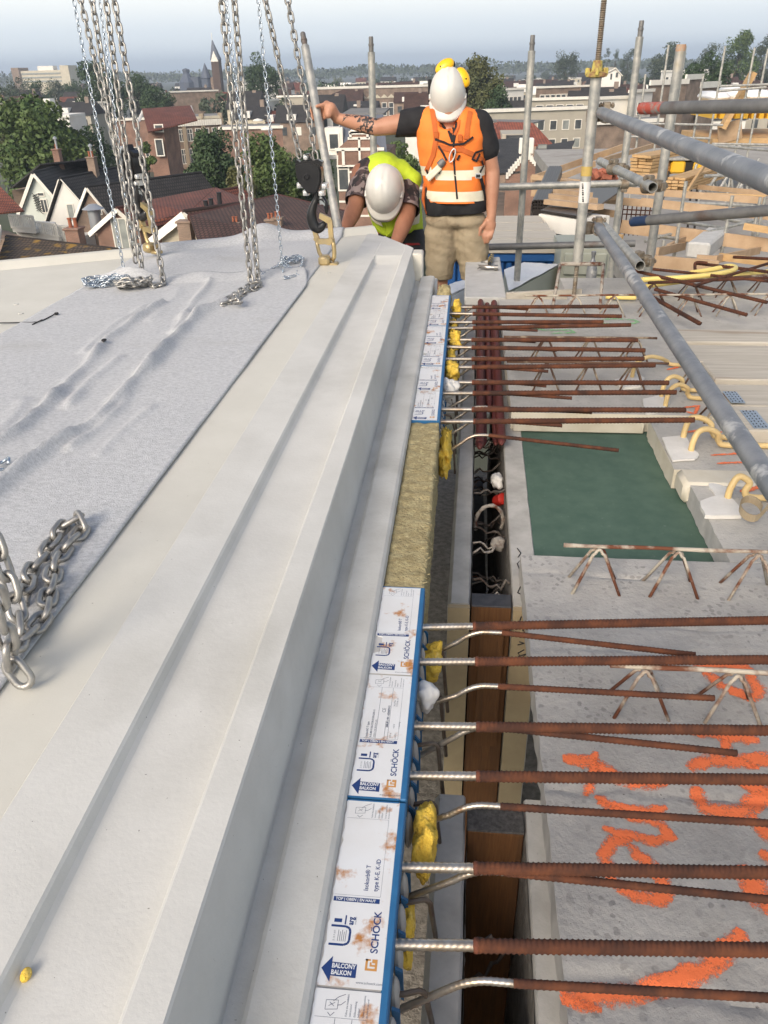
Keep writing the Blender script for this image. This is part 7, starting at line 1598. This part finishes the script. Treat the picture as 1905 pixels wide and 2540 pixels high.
def drape(bvh, pxs, w, mt, name, parent, off=.004, th=.003):
    """strap lying on a garment: points found on the garment's front surface, joined as a ribbon with thickness"""
    pts = []
    for (x0, y0), (x1, y1) in zip(pxs[:-1], pxs[1:]):
        m = max(2, int(math.hypot(x1 - x0, y1 - y0) / 4))
        pts += [(x0 + (x1 - x0) * k / m, y0 + (y1 - y0) * k / m) for k in range(m)]
    pts.append(pxs[-1]); P = []
    for x, y in pts:
        d = Vector(_ray(x, y)).normalized(); h = bvh.ray_cast(EYE, d)
        if h[0] is not None: P.append((h[0] + h[1] * off, h[1]))
    if len(P) < 2: return
    mb = MB(); base = 0
    for i, (p, n) in enumerate(P):
        t = (P[min(i+1, len(P)-1)][0] - P[max(i-1, 0)][0]).normalized(); s = t.cross(n).normalized() * w / 2
        mb.v += [tuple(q) for q in (p - s, p + s, p + s - n * th, p - s - n * th)]
    for i in range(len(P) - 1):
        a, b = i * 4, i * 4 + 4
        for k in range(4): mb.f.append((a + k, a + (k+1) % 4, b + (k+1) % 4, b + k)); mb.mi.append(0)
    mb.f += [(3,2,1,0), tuple(len(P)*4 - 4 + k for k in range(4))]; mb.mi += [0, 0]
    return mb.build(name, mt, parent, smooth=True)
def band(me, pred, off, mt, name, parent):
    keep = [p for p in me.polygons if pred(p.center, p.normal)]
    if not keep: return
    idx = {}; vs = []; fs = []
    for p in keep:
        f = []
        for vi in p.vertices:
            if vi not in idx: idx[vi] = len(vs); v = me.vertices[vi]; vs.append(tuple(v.co + v.normal * off))
            f.append(idx[vi])
        fs.append(tuple(f))
    mb = MB(); mb.add(vs, fs); return mb.build(name, mt, parent, smooth=2, fix=False)
def helmet(parent, c, rotx, rotz, roty=0, ridge=3, s=1.0):
    Mx = Matrix.Translation(c) @ Matrix.Rotation(rotz, 4, 'Z') @ Matrix.Rotation(roty, 4, 'Y') @ Matrix.Rotation(rotx, 4, 'X') @ Matrix.Scale(s, 4)
    mb = MB(); n, m = 36, 16
    for i in range(m + 1):
        ph = math.pi * .52 * i / m
        for k in range(n):
            a = 2*math.pi*k/n; sp_ = math.sin(ph) ** .84; x = .112 * sp_ * math.cos(a); y = .142 * sp_ * math.sin(a); z = .150 * math.cos(ph)
            rg = 0
            for q in ((-.035, 0, .035) if ridge == 3 else (0,)): rg += .0045 * math.exp(-((x - q) / .007) ** 2)
            z += rg * max(0, math.cos(ph)) ** .5 * (1 if y > -.12 else .3)
            mb.v.append(tuple(Mx @ V(x, y, z)))
    for i in range(m):
        for k in range(n): mb.f.append((i*n+k, (i+1)*n+k, (i+1)*n+(k+1)%n, i*n+(k+1)%n)); mb.mi.append(0)
    sh = mb.build('helmet', M_helm, parent, smooth=2, merge=True)
    mb = MB(); n = 40; rings = []
    for rr, zz in ((1.0, -.004), (1.05, -.012), (1.08, -.020), (1.06, -.024), (.98, -.012)):
        for k in range(n):
            a = 2*math.pi*k/n; fr = max(0, -math.sin(a)) ** 1.1; e = (rr - 1) * (1 + 2.6 * fr)
            cs_ = math.cos(a); cs_ = math.copysign(abs(cs_) ** (.72 if math.sin(a) < 0 and rr > 1.01 else 1), cs_)
            mb.v.append(tuple(Mx @ V((.112 + .112 * (rr - 1)) * cs_, (.142 + .142 * e) * math.sin(a), zz - .018 * fr * (rr - 1) * 12)))
    for i in range(4):
        for k in range(n): mb.f.append((i*n+k, i*n+(k+1)%n, (i+1)*n+(k+1)%n, (i+1)*n+k)); mb.mi.append(0)
    mb.build('brim', M_helm, sh, smooth=2)
    for sx in (-1, 1): mb = MB(); mb.bbox(V(sx*.108 - .008, -.05, .0), V(sx*.108 + .008, -.012, .02), .004, Mx); mb.build('accessory_slot', M_helm, sh)
    return sh, Mx

# ---- standing worker
YA = 4.9
def pa(x, y, dy=0.0): return at(x, y, YA + dy)
A_ = thing('person', 'worker in orange hi-vis vest and khaki shorts, standing and gripping the leaning pole', 'person', V(pa(1130, 560).x, YA, -.97))
body = MB()
hd = pa(1111, 250, .0)
body.ell(hd, (.072, .085, .095), Matrix.Rotation(R(34), 3, 'X'), 16, 12); body.ell(pa(1110, 285, -.030), (.056, .058, .052)); body.ell(pa(1110, 290, -.082), (.010, .012, .016))
body.ell(pa(1109, 305, -.050), (.038, .036, .026)); capsule(body, pa(1112, 312, -.02), pa(1112, 275, -.05), .058, .055)
shL, elL, wrL = pa(1030, 302, .0), pa(935, 316, -.02), pa(836, 294, .06); shR, elR, wrR = pa(1194, 308), pa(1221, 425, .0), pa(1219, 535, -.05)
capsule(body, shL, elL, .060, .046); capsule(body, elL, elL.lerp(wrL, .35), .046, .047); capsule(body, elL.lerp(wrL, .35), wrL, .047, .029)
capsule(body, shR, elR, .058, .044); capsule(body, elR, elR.lerp(wrR, .3), .044, .045); capsule(body, elR.lerp(wrR, .3), wrR, .045, .028)
capsule(body, pa(1115, 350), pa(1130, 500), .11, .095)
hipL, hipR = pa(1095, 560), pa(1168, 560); knL, knR = pa(1090, 672, -.02), pa(1176, 672, 0)
for h, k, sx in ((hipL, knL, -1), (hipR, knR, 1)):
    an = V(k.x + sx * .01, YA + .04, -.88); capsule(body, h, k, .085, .055); capsule(body, k, k.lerp(an, .35), .054, .057); capsule(body, k.lerp(an, .35), an, .057, .036); capsule(body, an, an + V(0, -.16, -.05), .042, .035)
# gripping hand
pd_ = (hp1 - hp0).normalized()
tt = (at(795, 291, 4.95) - hp0).dot(pd_); gp = hp0 + pd_ * tt; side = V(1, 0, 0); side = (side - pd_ * side.dot(pd_)).normalized(); backv = pd_.cross(side); backv = backv if backv.y > 0 else -backv
pc = gp + side * .062
capsule(body, wrL, pc + side * .02, .030, .034); capsule(body, pc - pd_ * .028, pc + pd_ * .034, .024, .022)
for k in range(4):
    o_ = pd_ * (-.030 + k * .0215); prev = gp + o_ + side * .052 + backv * .012; rads = [.0105, .0100, .0095, .0085]; rr = .0345
    for j, an in enumerate((45, 100, 150, 195 - 8 * k)):
        cur = gp + o_ + (side * math.cos(R(an)) + backv * math.sin(R(an))) * rr; capsule(body, prev, cur, rads[j], rads[j] * .96, 8); prev = cur
th0 = pc - pd_ * .022 - backv * .015; th1 = gp - pd_ * .012 + side * .036 - backv * .028; th2 = gp - pd_ * .006 + side * .006 - backv * .036; capsule(body, th0, th1, .014, .0125, 8); capsule(body, th1, th2, .0120, .0105, 8)
# hanging hand
pm0, pm1 = pa(1217, 547, -.05), pa(1211, 567, -.055)
capsule(body, wrR, pm0, .029, .028); body.ell(pm0.lerp(pm1, .6), (.042, .026, .052), Matrix.Rotation(R(8), 3, 'Y'))
for k, (kx, tx, ty) in enumerate(((1194, 1193, 593), (1204, 1203, 602), (1214, 1211, 601), (1223, 1218, 592))):
    a0 = pa(kx, 572, -.06); a1 = pa((kx + tx) / 2 - 1, (572 + ty) / 2, -.078); a2 = pa(tx, ty, -.066); capsule(body, a0, a1, .0112, .0105, 8); capsule(body, a1, a2, .0104, .0090, 8)
capsule(body, pa(1204, 552, -.07), pa(1192, 568, -.085), .0135, .0115, 8); capsule(body, pa(1192, 568, -.085), pa(1188, 584, -.088), .0112, .0092, 8)
bme = remesh(body, .0062, 5); bo = addm(bme, 'body', M_skin, A_); bme.materials.append(M_tattoo)
ta, tb = elL.lerp(wrL, -.12), elL.lerp(wrL, .80)
for p in bme.polygons:
    q = p.center; d = tb - ta; t = (q - ta).dot(d) / d.length_squared
    if 0 < t < 1 and (q - (ta + d * t)).length < .07 and mnoise.noise(q * 16) + (.45 if .15 < t < .6 else .05) > .12 and q.y < YA + .06: p.material_index = 1
# black T-shirt
sm = MB(); capsule(sm, pa(1085, 305), pa(1140, 305), .062, .062)
capsule(sm, shL + V(.03,0,0), shL.lerp(elL, .50), .080, .068); capsule(sm, shR + V(-.015,0,.0), shR.lerp(elR, .52), .080, .072)
for (x, y, r) in ((1085, 350, .105), (1150, 350, .105), (1095, 430, .10), (1160, 430, .10), (1094, 505, .104), (1166, 505, .104), (1130, 505, .12)): sm.ell(pa(x, y), (r, .126, .13))
smesh = remesh(sm, .010, 5, wrinkle=lambda c: .004 * mnoise.noise(c * 22)); cut(smesh, pa(1130, 526), V(.05, 0, -1))
de = (elL - shL).normalized(); cut(smesh, shL.lerp(elL, .46), (de + V(0, 0, .35)).normalized())
addm(smesh, 'tshirt', M_shirt, A_)
# vest
rings = [(258,1082,1142,.060,.02),(264,1060,1160,.080,.02),(271,1044,1180,.095,.02),(281,1033,1196,.108,.015),(296,1029,1202,.122,.01),(325,1031,1204,.135,0),(360,1035,1204,.140,0),(400,1041,1203,.142,0),(440,1050,1203,.142,0),(475,1055,1203,.142,0),(497,1057,1204,.142,0)]
def vest_mesh(rings, P, n=64, wr=.006, seed=0, sub=5, neck=None):
    mb = MB(); R2 = []
    for a, b in zip(rings[:-1], rings[1:]):
        for k in range(sub): R2.append(tuple(a[j] + (b[j] - a[j]) * k / sub for j in range(5)))
    R2.append(rings[-1])
    for (py, xl, xr, dp, dy) in R2:
        l = P(xl, py, dy); r = P(xr, py, dy); c = (l + r) / 2; hw = (r.x - l.x) / 2
        for k in range(n):
            a = 2*math.pi*k/n; ca, sa = math.cos(a), math.sin(a); e = .82
            q = V(c.x + hw * math.copysign(abs(ca) ** e, ca), c.y + dp * math.copysign(abs(sa) ** e, sa), l.z + (r.z - l.z) * (.5 + .5 * ca))
            w = wr * (mnoise.noise(V(q.x * 9 + seed, q.y * 9, q.z * 22)) + .6 * mnoise.noise(V(q.x * 25 - q.z * 12, seed, q.z * 26)))
            q += V(ca, sa, 0) * w
            if neck is not None and sa < 0 and q.z > neck[1]:
                ww = math.exp(-((q.x - neck[0]) / neck[2]) ** 4) * min(1, -sa * 2.2); q.z += (neck[1] - q.z) * ww
            mb.v.append(tuple(q))
    m = len(R2)
    for i in range(m - 1):
        for k in range(n): mb.f.append((i*n+k, i*n+(k+1)%n, (i+1)*n+(k+1)%n, (i+1)*n+k)); mb.mi.append(0)
    mb.f.append(tuple(range(n))); mb.mi.append(0)
    me = bpy.data.meshes.new('vest'); me.from_pydata(mb.v, [], mb.f); bm = bmesh.new(); bm.from_mesh(me); bmesh.ops.recalc_face_normals(bm, faces=bm.faces); bm.to_mesh(me); bm.free(); return me
vm = vest_mesh(rings, pa, neck=(pa(1112, 300).x, pa(1112, 318).z, .055), n=72); vo = addm(vm, 'vest', M_vestO, A_); bv = bvh_of(vm)
for (za, zb_, sl, nm) in ((418, 441, .10, 'reflective_band'), (471, 494, .06, 'reflective_band')):
    z1, z0 = pa(1130, za).z, pa(1130, zb_).z
    band(vm, lambda c, n: z0 < c.z + (c.x + .06) * -sl * (1 if c.x > -.07 else -1) + .01 * mnoise.noise(c * 6) < z1, .0022, M_refl, nm, vo)
drape(bv, [(1122,308),(1126,330),(1125,380),(1128,430),(1132,470),(1134,494)], .011, M_shirt, 'zip', vo, .003)
drape(bv, [(1110,312),(1118,335),(1124,352)], .020, M_shirt, 'neck_opening', vo, .002); drape(bv, [(1132,305),(1128,335),(1125,352)], .016, M_shirt, 'neck_opening', vo, .002)
drape(bv, [(1088,312),(1108,312),(1122,330)], .012, M_strapO, 'collar', vo, .006); drape(bv, [(1140,300),(1136,318),(1127,335)], .014, M_strapO, 'collar', vo, .006)
hn = thing('safety_harness', 'orange and black safety harness worn over the orange vest', 'harness', pa(1130, 440, -.15))
for pth in ([(1072,272),(1078,310),(1082,345)], [(1166,278),(1160,310),(1156,345)], [(1082,345),(1075,385),(1058,425)], [(1145,372),(1170,382),(1200,400)], [(1150,370),(1120,372),(1085,362)]): drape(bv, pth, .026, M_strapO, 'webbing', hn, .007)
for pth in ([(1080,346),(1100,352),(1118,360),(1150,356),(1172,340)], [(1088,362),(1100,380),(1108,398)], [(1188,382),(1180,400),(1170,395),(1178,378),(1196,372)], [(1190,440),(1196,465),(1200,490)], [(1060,420),(1066,436),(1072,446)], [(1094,400),(1090,430)], [(1140,384),(1134,396)], [(1192,398),(1196,412),(1188,428)]): drape(bv, pth, .011 if pth[0][1] < 430 else .024, M_shirt, 'black_strap', hn, .010)
for c_ in ((1186, 436),):
    h = bv.ray_cast(EYE, Vector(_ray(*c_)).normalized())[0]; mb = MB(); mb.bbox(h + V(-.020, -.014, -.014), h + V(.020, -.004, .014), .004); mb.build('buckle', M_bolt, hn); mb = MB(); mb.box(h + V(-.012, -.016, -.008), h + V(.012, -.0135, .008)); mb.build('buckle_slot', M_shirt, hn)
for c_ in ((1082, 334), (1141, 342)):
    h = bv.ray_cast(EYE, Vector(_ray(*c_)).normalized())[0]; mb = MB(); mb.bbox(h + V(-.013, -.014, -.018), h + V(.013, -.005, .018), .002); mb.build('strap_tag', M_strapO, hn)
h0 = bv.ray_cast(EYE, Vector(_ray(1122, 385)).normalized())[0] + V(0, -.018, 0); mb = MB(); mb.tube([h0 + V(.014 * math.cos(a) + .016 * math.sin(a) * .6, -.002, .034 * math.sin(a)) for a in np.linspace(0, 2*math.pi, 18)[:-1]], .004, 8, closed=True); mb.build('carabiner', M_bolt, hn, smooth=2)
h1 = bv.ray_cast(EYE, Vector(_ray(1076, 428)).normalized())[0]; mb = MB(); mb.bbox(V(-.05, -.022, -.018), V(.05, 0, .018), .006, Matrix.Translation(h1 + V(0, -.012, 0)) @ Matrix.Rotation(R(-42), 4, 'Y')); mb.build('shock_absorber', M_refl, hn); mb = MB(); mb.lathe([(.020, -.02), (.022, .0), (.016, .02)], h1 + V(.045, -.02, .052), 12, axis=(.6, 0, .6)); mb.build('absorber_end', M_galvd, hn, smooth=True)
lp = pa(1053, 470, -.02); mb = MB(); mb.tube([lp + V(.02,0,.09), lp + V(0,-.02,.02), lp + V(-.005,-.03,-.05), lp + V(.01,-.03,-.13), lp + V(.03,-.02,-.04), lp + V(.03,0,.08)], .011, 8); mb.build('leg_loop', M_strapO, hn, smooth=2); mb = MB(); mb.tube([lp + V(.03,-.03,.08), lp + V(.015,-.045,.0), lp + V(.02,-.045,-.1)], .010, 8); mb.build('black_strap', M_shirt, hn, smooth=2)
# shorts
so = MB()
for (x, y, rx_, rz_) in ((1098, 545, .105, .06), (1164, 545, .105, .06), (1130, 545, .15, .05)): so.ell(pa(x, y), (rx_, .118, rz_))
capsule(so, pa(1096, 580), pa(1089, 690, -.01), .108, .082); capsule(so, pa(1168, 580), pa(1178, 690, .0), .108, .086)
sme = remesh(so, .010, 4, wrinkle=lambda c: .007 * mnoise.noise(V(c.x * 10, c.y * 10, c.z * 26 + c.x * 9)) + .003 * mnoise.noise(c * 45)); cut(sme, pa(1090, 687), V(-.05, 0, -1)); solid(sme, .006); sh_ = addm(sme, 'shorts', M_khaki, A_); bs = bvh_of(sme)
for pth in ([(1132,535),(1134,560),(1135,592)], [(1062,545),(1075,552),(1090,548),(1094,535)], [(1200,530),(1188,540),(1172,535)], [(1064,683),(1090,686),(1112,680)]): drape(bs, pth, .005, M_khaki, 'seam', sh_, .003)
sh, Mx = helmet(A_, pa(1111, 233, -.01), R(44), R(-2), R(0), s=.90)
for (x, y, rz_, lab) in ((1103, 165, 62, 0), (1148, 192, -18, 1)):
    c = pa(x, y, -.03); Mr = Matrix.Translation(c) @ Matrix.Rotation(R(rz_), 4, 'Y') @ Matrix.Rotation(R(20), 4, 'X')
    nrm = V(.30 if lab else -.15, -.85, .45).normalized(); upv = V(-.75 if not lab else .35, .0, -.5 if not lab else -.9)
    mb = MB(); z_ = nrm; x_ = (upv - nrm * upv.dot(nrm)).normalized(); y_ = z_.cross(x_); Mo = Matrix((x_, y_, z_)).transposed()
    mb.ell(c, (.056, .036, .028), Mo, 20, 12); cup = mb.build('ear_muff', M_muff, A_, smooth=2)
    mb = MB(); mb.ell(c - nrm * .016, (.060, .042, .016), Mo, 20, 8); mb.build('ear_cushion', M_shirt, cup, smooth=2)
    mb = MB(); mb.tube([c + x_ * .01 + nrm * .024, c + x_ * .045 + nrm * .012, c + x_ * .07 - nrm * .03], .004, 6); mb.lathe([(.006, 0), (.006, .006)], c + x_ * .02 + nrm * .02, 8, axis=nrm); mb.build('muff_arm', M_shirt, cup, smooth=2)
for sx, x in ((-1, 1066), (1, 1157)): mb = MB(); c = pa(x, 228, .0); mb.tube([c + V(0, -.01, .06), c, c + V(-sx * .004, -.02, -.05)], .010, 8); mb.build('muff_bracket', M_shirt, A_, smooth=2)
# ---- bending worker
YB = 5.0
def pb_(x, y, dy=0.0): return at(x, y, YB + dy)
B_ = thing('person', 'worker in yellow hi-vis vest and white helmet, bending over the balcony end', 'person', V(pb_(980, 560).x, 5.3, -.97))
body = MB(); hc = pb_(953, 462, -.16)
body.ell(hc, (.074, .10, .10), Matrix.Rotation(R(70), 3, 'X'), 16, 12); body.ell(pb_(953, 505, -.20), (.04, .03, .03)); capsule(body, pb_(955, 470, -.02), hc, .06, .06)
sL, eL, wL = pb_(897, 430, .02), pb_(882, 512, -.14), pb_(856, 572, -.30); sR, eR, wR = pb_(1016, 470, .02), pb_(1010, 535, -.14), pb_(978, 612, -.32)
for s0, e0_, w0 in ((sL, eL, wL), (sR, eR, wR)):
    capsule(body, s0, e0_, .062, .050); capsule(body, e0_, e0_.lerp(w0, .3), .049, .051); capsule(body, e0_.lerp(w0, .3), w0, .051, .032)
    hd_ = (w0 - e0_).normalized(); capsule(body, w0, w0 + hd_ * .06, .032, .030)
    for k in range(4): o_ = V((k - 1.5) * .018, 0, 0); q = w0 + hd_ * .075 + o_; capsule(body, q, q + hd_ * .03 + V(0, .0, -.006), .0098, .009, 8); capsule(body, q + hd_ * .03 + V(0,0,-.006), q + hd_ * .045 + V(0, .012, -.02), .009, .008, 8)
    q = w0 + hd_ * .03 + V(.03 if s0 is sL else -.03, 0, 0); capsule(body, q, q + hd_ * .04 + V(.012 if s0 is sL else -.012, 0, 0), .012, .0095, 8)
capsule(body, pb_(955, 450, .06), pb_(985, 560, .35), .10, .11)
bme = remesh(body, .0065, 5); addm(bme, 'body', M_skin2, B_)
tr = MB(); pelv = pb_(985, 575, .35); tr.ell(pelv, (.17, .15, .14))
for sx in (-1, 1):
    h = pelv + V(sx * .09, 0, -.03); k = pb_(950 if sx < 0 else 1025, 640, .10); an = V(h.x + sx * .02, 5.42, -.90); capsule(tr, h, k, .10, .072); capsule(tr, k, an, .07, .05); capsule(tr, an, an + V(0, -.17, -.04), .05, .04)
trm = remesh(tr, .011, 4, wrinkle=lambda c: .006 * mnoise.noise(c * 16)); tro = addm(trm, 'trousers', M_trou, B_); bt = bvh_of(trm)
drape(bt, [(990,612),(1010,607),(1040,606)], .02, M_redtrim, 'red_pocket_trim', tro); drape(bt, [(930,560),(940,580)], .025, M_redtrim, 'red_pocket_trim', tro)
cs = MB(); capsule(cs, sL + V(.04,.02,0), sL.lerp(eL, .80), .088, .074); capsule(cs, sR + V(-.03,.02,0), sR.lerp(eR, .82), .088, .078); capsule(cs, pb_(955, 450, .08), pb_(985, 550, .32), .11, .12)
csm = remesh(cs, .010, 4, wrinkle=lambda c: .006 * mnoise.noise(c * 24)); cut(csm, sL.lerp(eL, .86), (eL - sL).normalized()) ; addm(csm, 'camouflage_shirt', M_camo, B_)
# yellow vest: back panel over the shoulders and two front flaps hanging down
def ribbon_sheet(rows, mt, name, parent, th=.005, wr=.007, seed=0, nu=14, nv=8):
    mb = MB(); G = []
    for (a, b) in zip(rows[:-1], rows[1:]):
        for k in range(nv):
            t = k / nv; G.append([p.lerp(q, t) for p, q in zip(a, b)])
    G.append(rows[-1]); Q = []
    for g in G:
        r = []; m = len(g) - 1
        for i in range(m):
            for k in range(nu): p = g[i].lerp(g[i+1], k / nu); r.append(p)
        r.append(g[-1]); Q.append([p + V(.3, -1, .4) * wr * mnoise.noise(V(p.x * 16 + seed, p.z * 12, p.y * 12)) for p in r])
    n = len(Q[0])
    for r in Q: mb.v += [tuple(p) for p in r]
    for i in range(len(Q) - 1):
        for k in range(n - 1): mb.f.append((i*n+k, i*n+k+1, (i+1)*n+k+1, (i+1)*n+k)); mb.mi.append(0)
    me = bpy.data.meshes.new(name); me.from_pydata(mb.v, [], mb.f); bm = bmesh.new(); bm.from_mesh(me); bmesh.ops.recalc_face_normals(bm, faces=bm.faces); bmesh.ops.solidify(bm, geom=bm.faces[:], thickness=th); bm.to_mesh(me); bm.free()
    return addm(me, name, mt, parent)
vs_ = MB(); capsule(vs_, pb_(950, 442, .07), pb_(985, 560, .34), .150, .155); capsule(vs_, pb_(930, 428, .06), pb_(985, 436, .06), .088, .092); capsule(vs_, pb_(990, 430, .06), pb_(1022, 446, .04), .085, .058); capsule(vs_, pb_(1015, 446, .05), pb_(1020, 470, .02), .06, .05)
vsm = remesh(vs_, .010, 4, wrinkle=lambda c: .006 * mnoise.noise(V(c.x * 14, c.y * 14, c.z * 10)) + .003 * mnoise.noise(c * 40)); cut(vsm, pb_(985, 556, .3), V(0, .45, -1)); addm(vsm, 'vest_back', M_vestY, B_)
vb = None and ribbon_sheet([[pb_(928,393,.16), pb_(965,392,.18), pb_(1000,402,.17), pb_(1036,432,.15)], [pb_(914,405,.02), pb_(955,398,.03), pb_(1000,412,.03), pb_(1039,437,.05)], [pb_(908,440,-.075), pb_(930,425,-.02), pb_(1000,430,-.03), pb_(1022,450,-.06)], [pb_(908,480,-.09), pb_(925,470,-.06), pb_(995,470,-.07), pb_(1004,490,-.10)]], M_vestY, 'vest_back', B_)
fl = ribbon_sheet([[pb_(908,470,-.09), pb_(918,470,-.08), pb_(930,480,-.07)], [pb_(911,505,-.10), pb_(924,515,-.09), pb_(940,522,-.08)], [pb_(920,535,-.09), pb_(935,545,-.08), pb_(955,555,-.07)], [pb_(930,565,-.06), pb_(948,580,-.05), pb_(966,588,-.04)]], M_vestY, 'vest_front', B_, seed=3)
fr = ribbon_sheet([[pb_(998,470,-.08), pb_(985,480,-.09), pb_(972,500,-.10)], [pb_(1000,500,-.10), pb_(985,510,-.11), pb_(968,522,-.11)], [pb_(988,535,-.11), pb_(974,545,-.11), pb_(958,552,-.10)], [pb_(975,570,-.09), pb_(968,580,-.08), pb_(958,588,-.07)]], M_vestY, 'vest_front', B_, seed=6)
ribbon_sheet([[pb_(1022,470,.03), pb_(1036,480,.10), pb_(1042,500,.2)], [pb_(1018,530,.03), pb_(1034,530,.1), pb_(1046,530,.2)], [pb_(1010,570,.03), pb_(1030,570,.1), pb_(1048,568,.2)]], M_vestY, 'vest_side', B_, seed=8)
ribbon_sheet([[pb_(914,518,-.11), pb_(926,528,-.10), pb_(938,534,-.095)], [pb_(921,545,-.10), pb_(936,556,-.092), pb_(950,562,-.085)]], M_refl, 'reflective_band', B_, seed=3, wr=.004)
ribbon_sheet([[pb_(1026,535,.0), pb_(1036,532,.05), pb_(1040,530,.1)], [pb_(1016,560,.0), pb_(1030,556,.05), pb_(1038,553,.1)]], M_refl, 'reflective_band', B_, seed=3, wr=.004)
helmet(B_, pb_(953, 470, -.16), R(66), R(-3), R(2), s=.97)

# ================================================================== HAZE
mh, nt, N, L, P = new_mat('dusk_haze'); N.remove(P); pv = N.new('ShaderNodeVolumePrincipled')
pv.inputs['Color'].default_value = (.74, .84, .97, 1); pv.inputs['Density'].default_value = .00036; pv.inputs['Anisotropy'].default_value = .2
L.new(pv.outputs[0], N['Material Output'].inputs['Volume'])
mb = MB(); mb.box((-3400, -60, GZ - 1), (3400, 3000, 46)); hz_ = mb.build('haze', mh, None); tag(hz_, 'pale bluish dusk haze over the town', 'haze', kind='stuff')
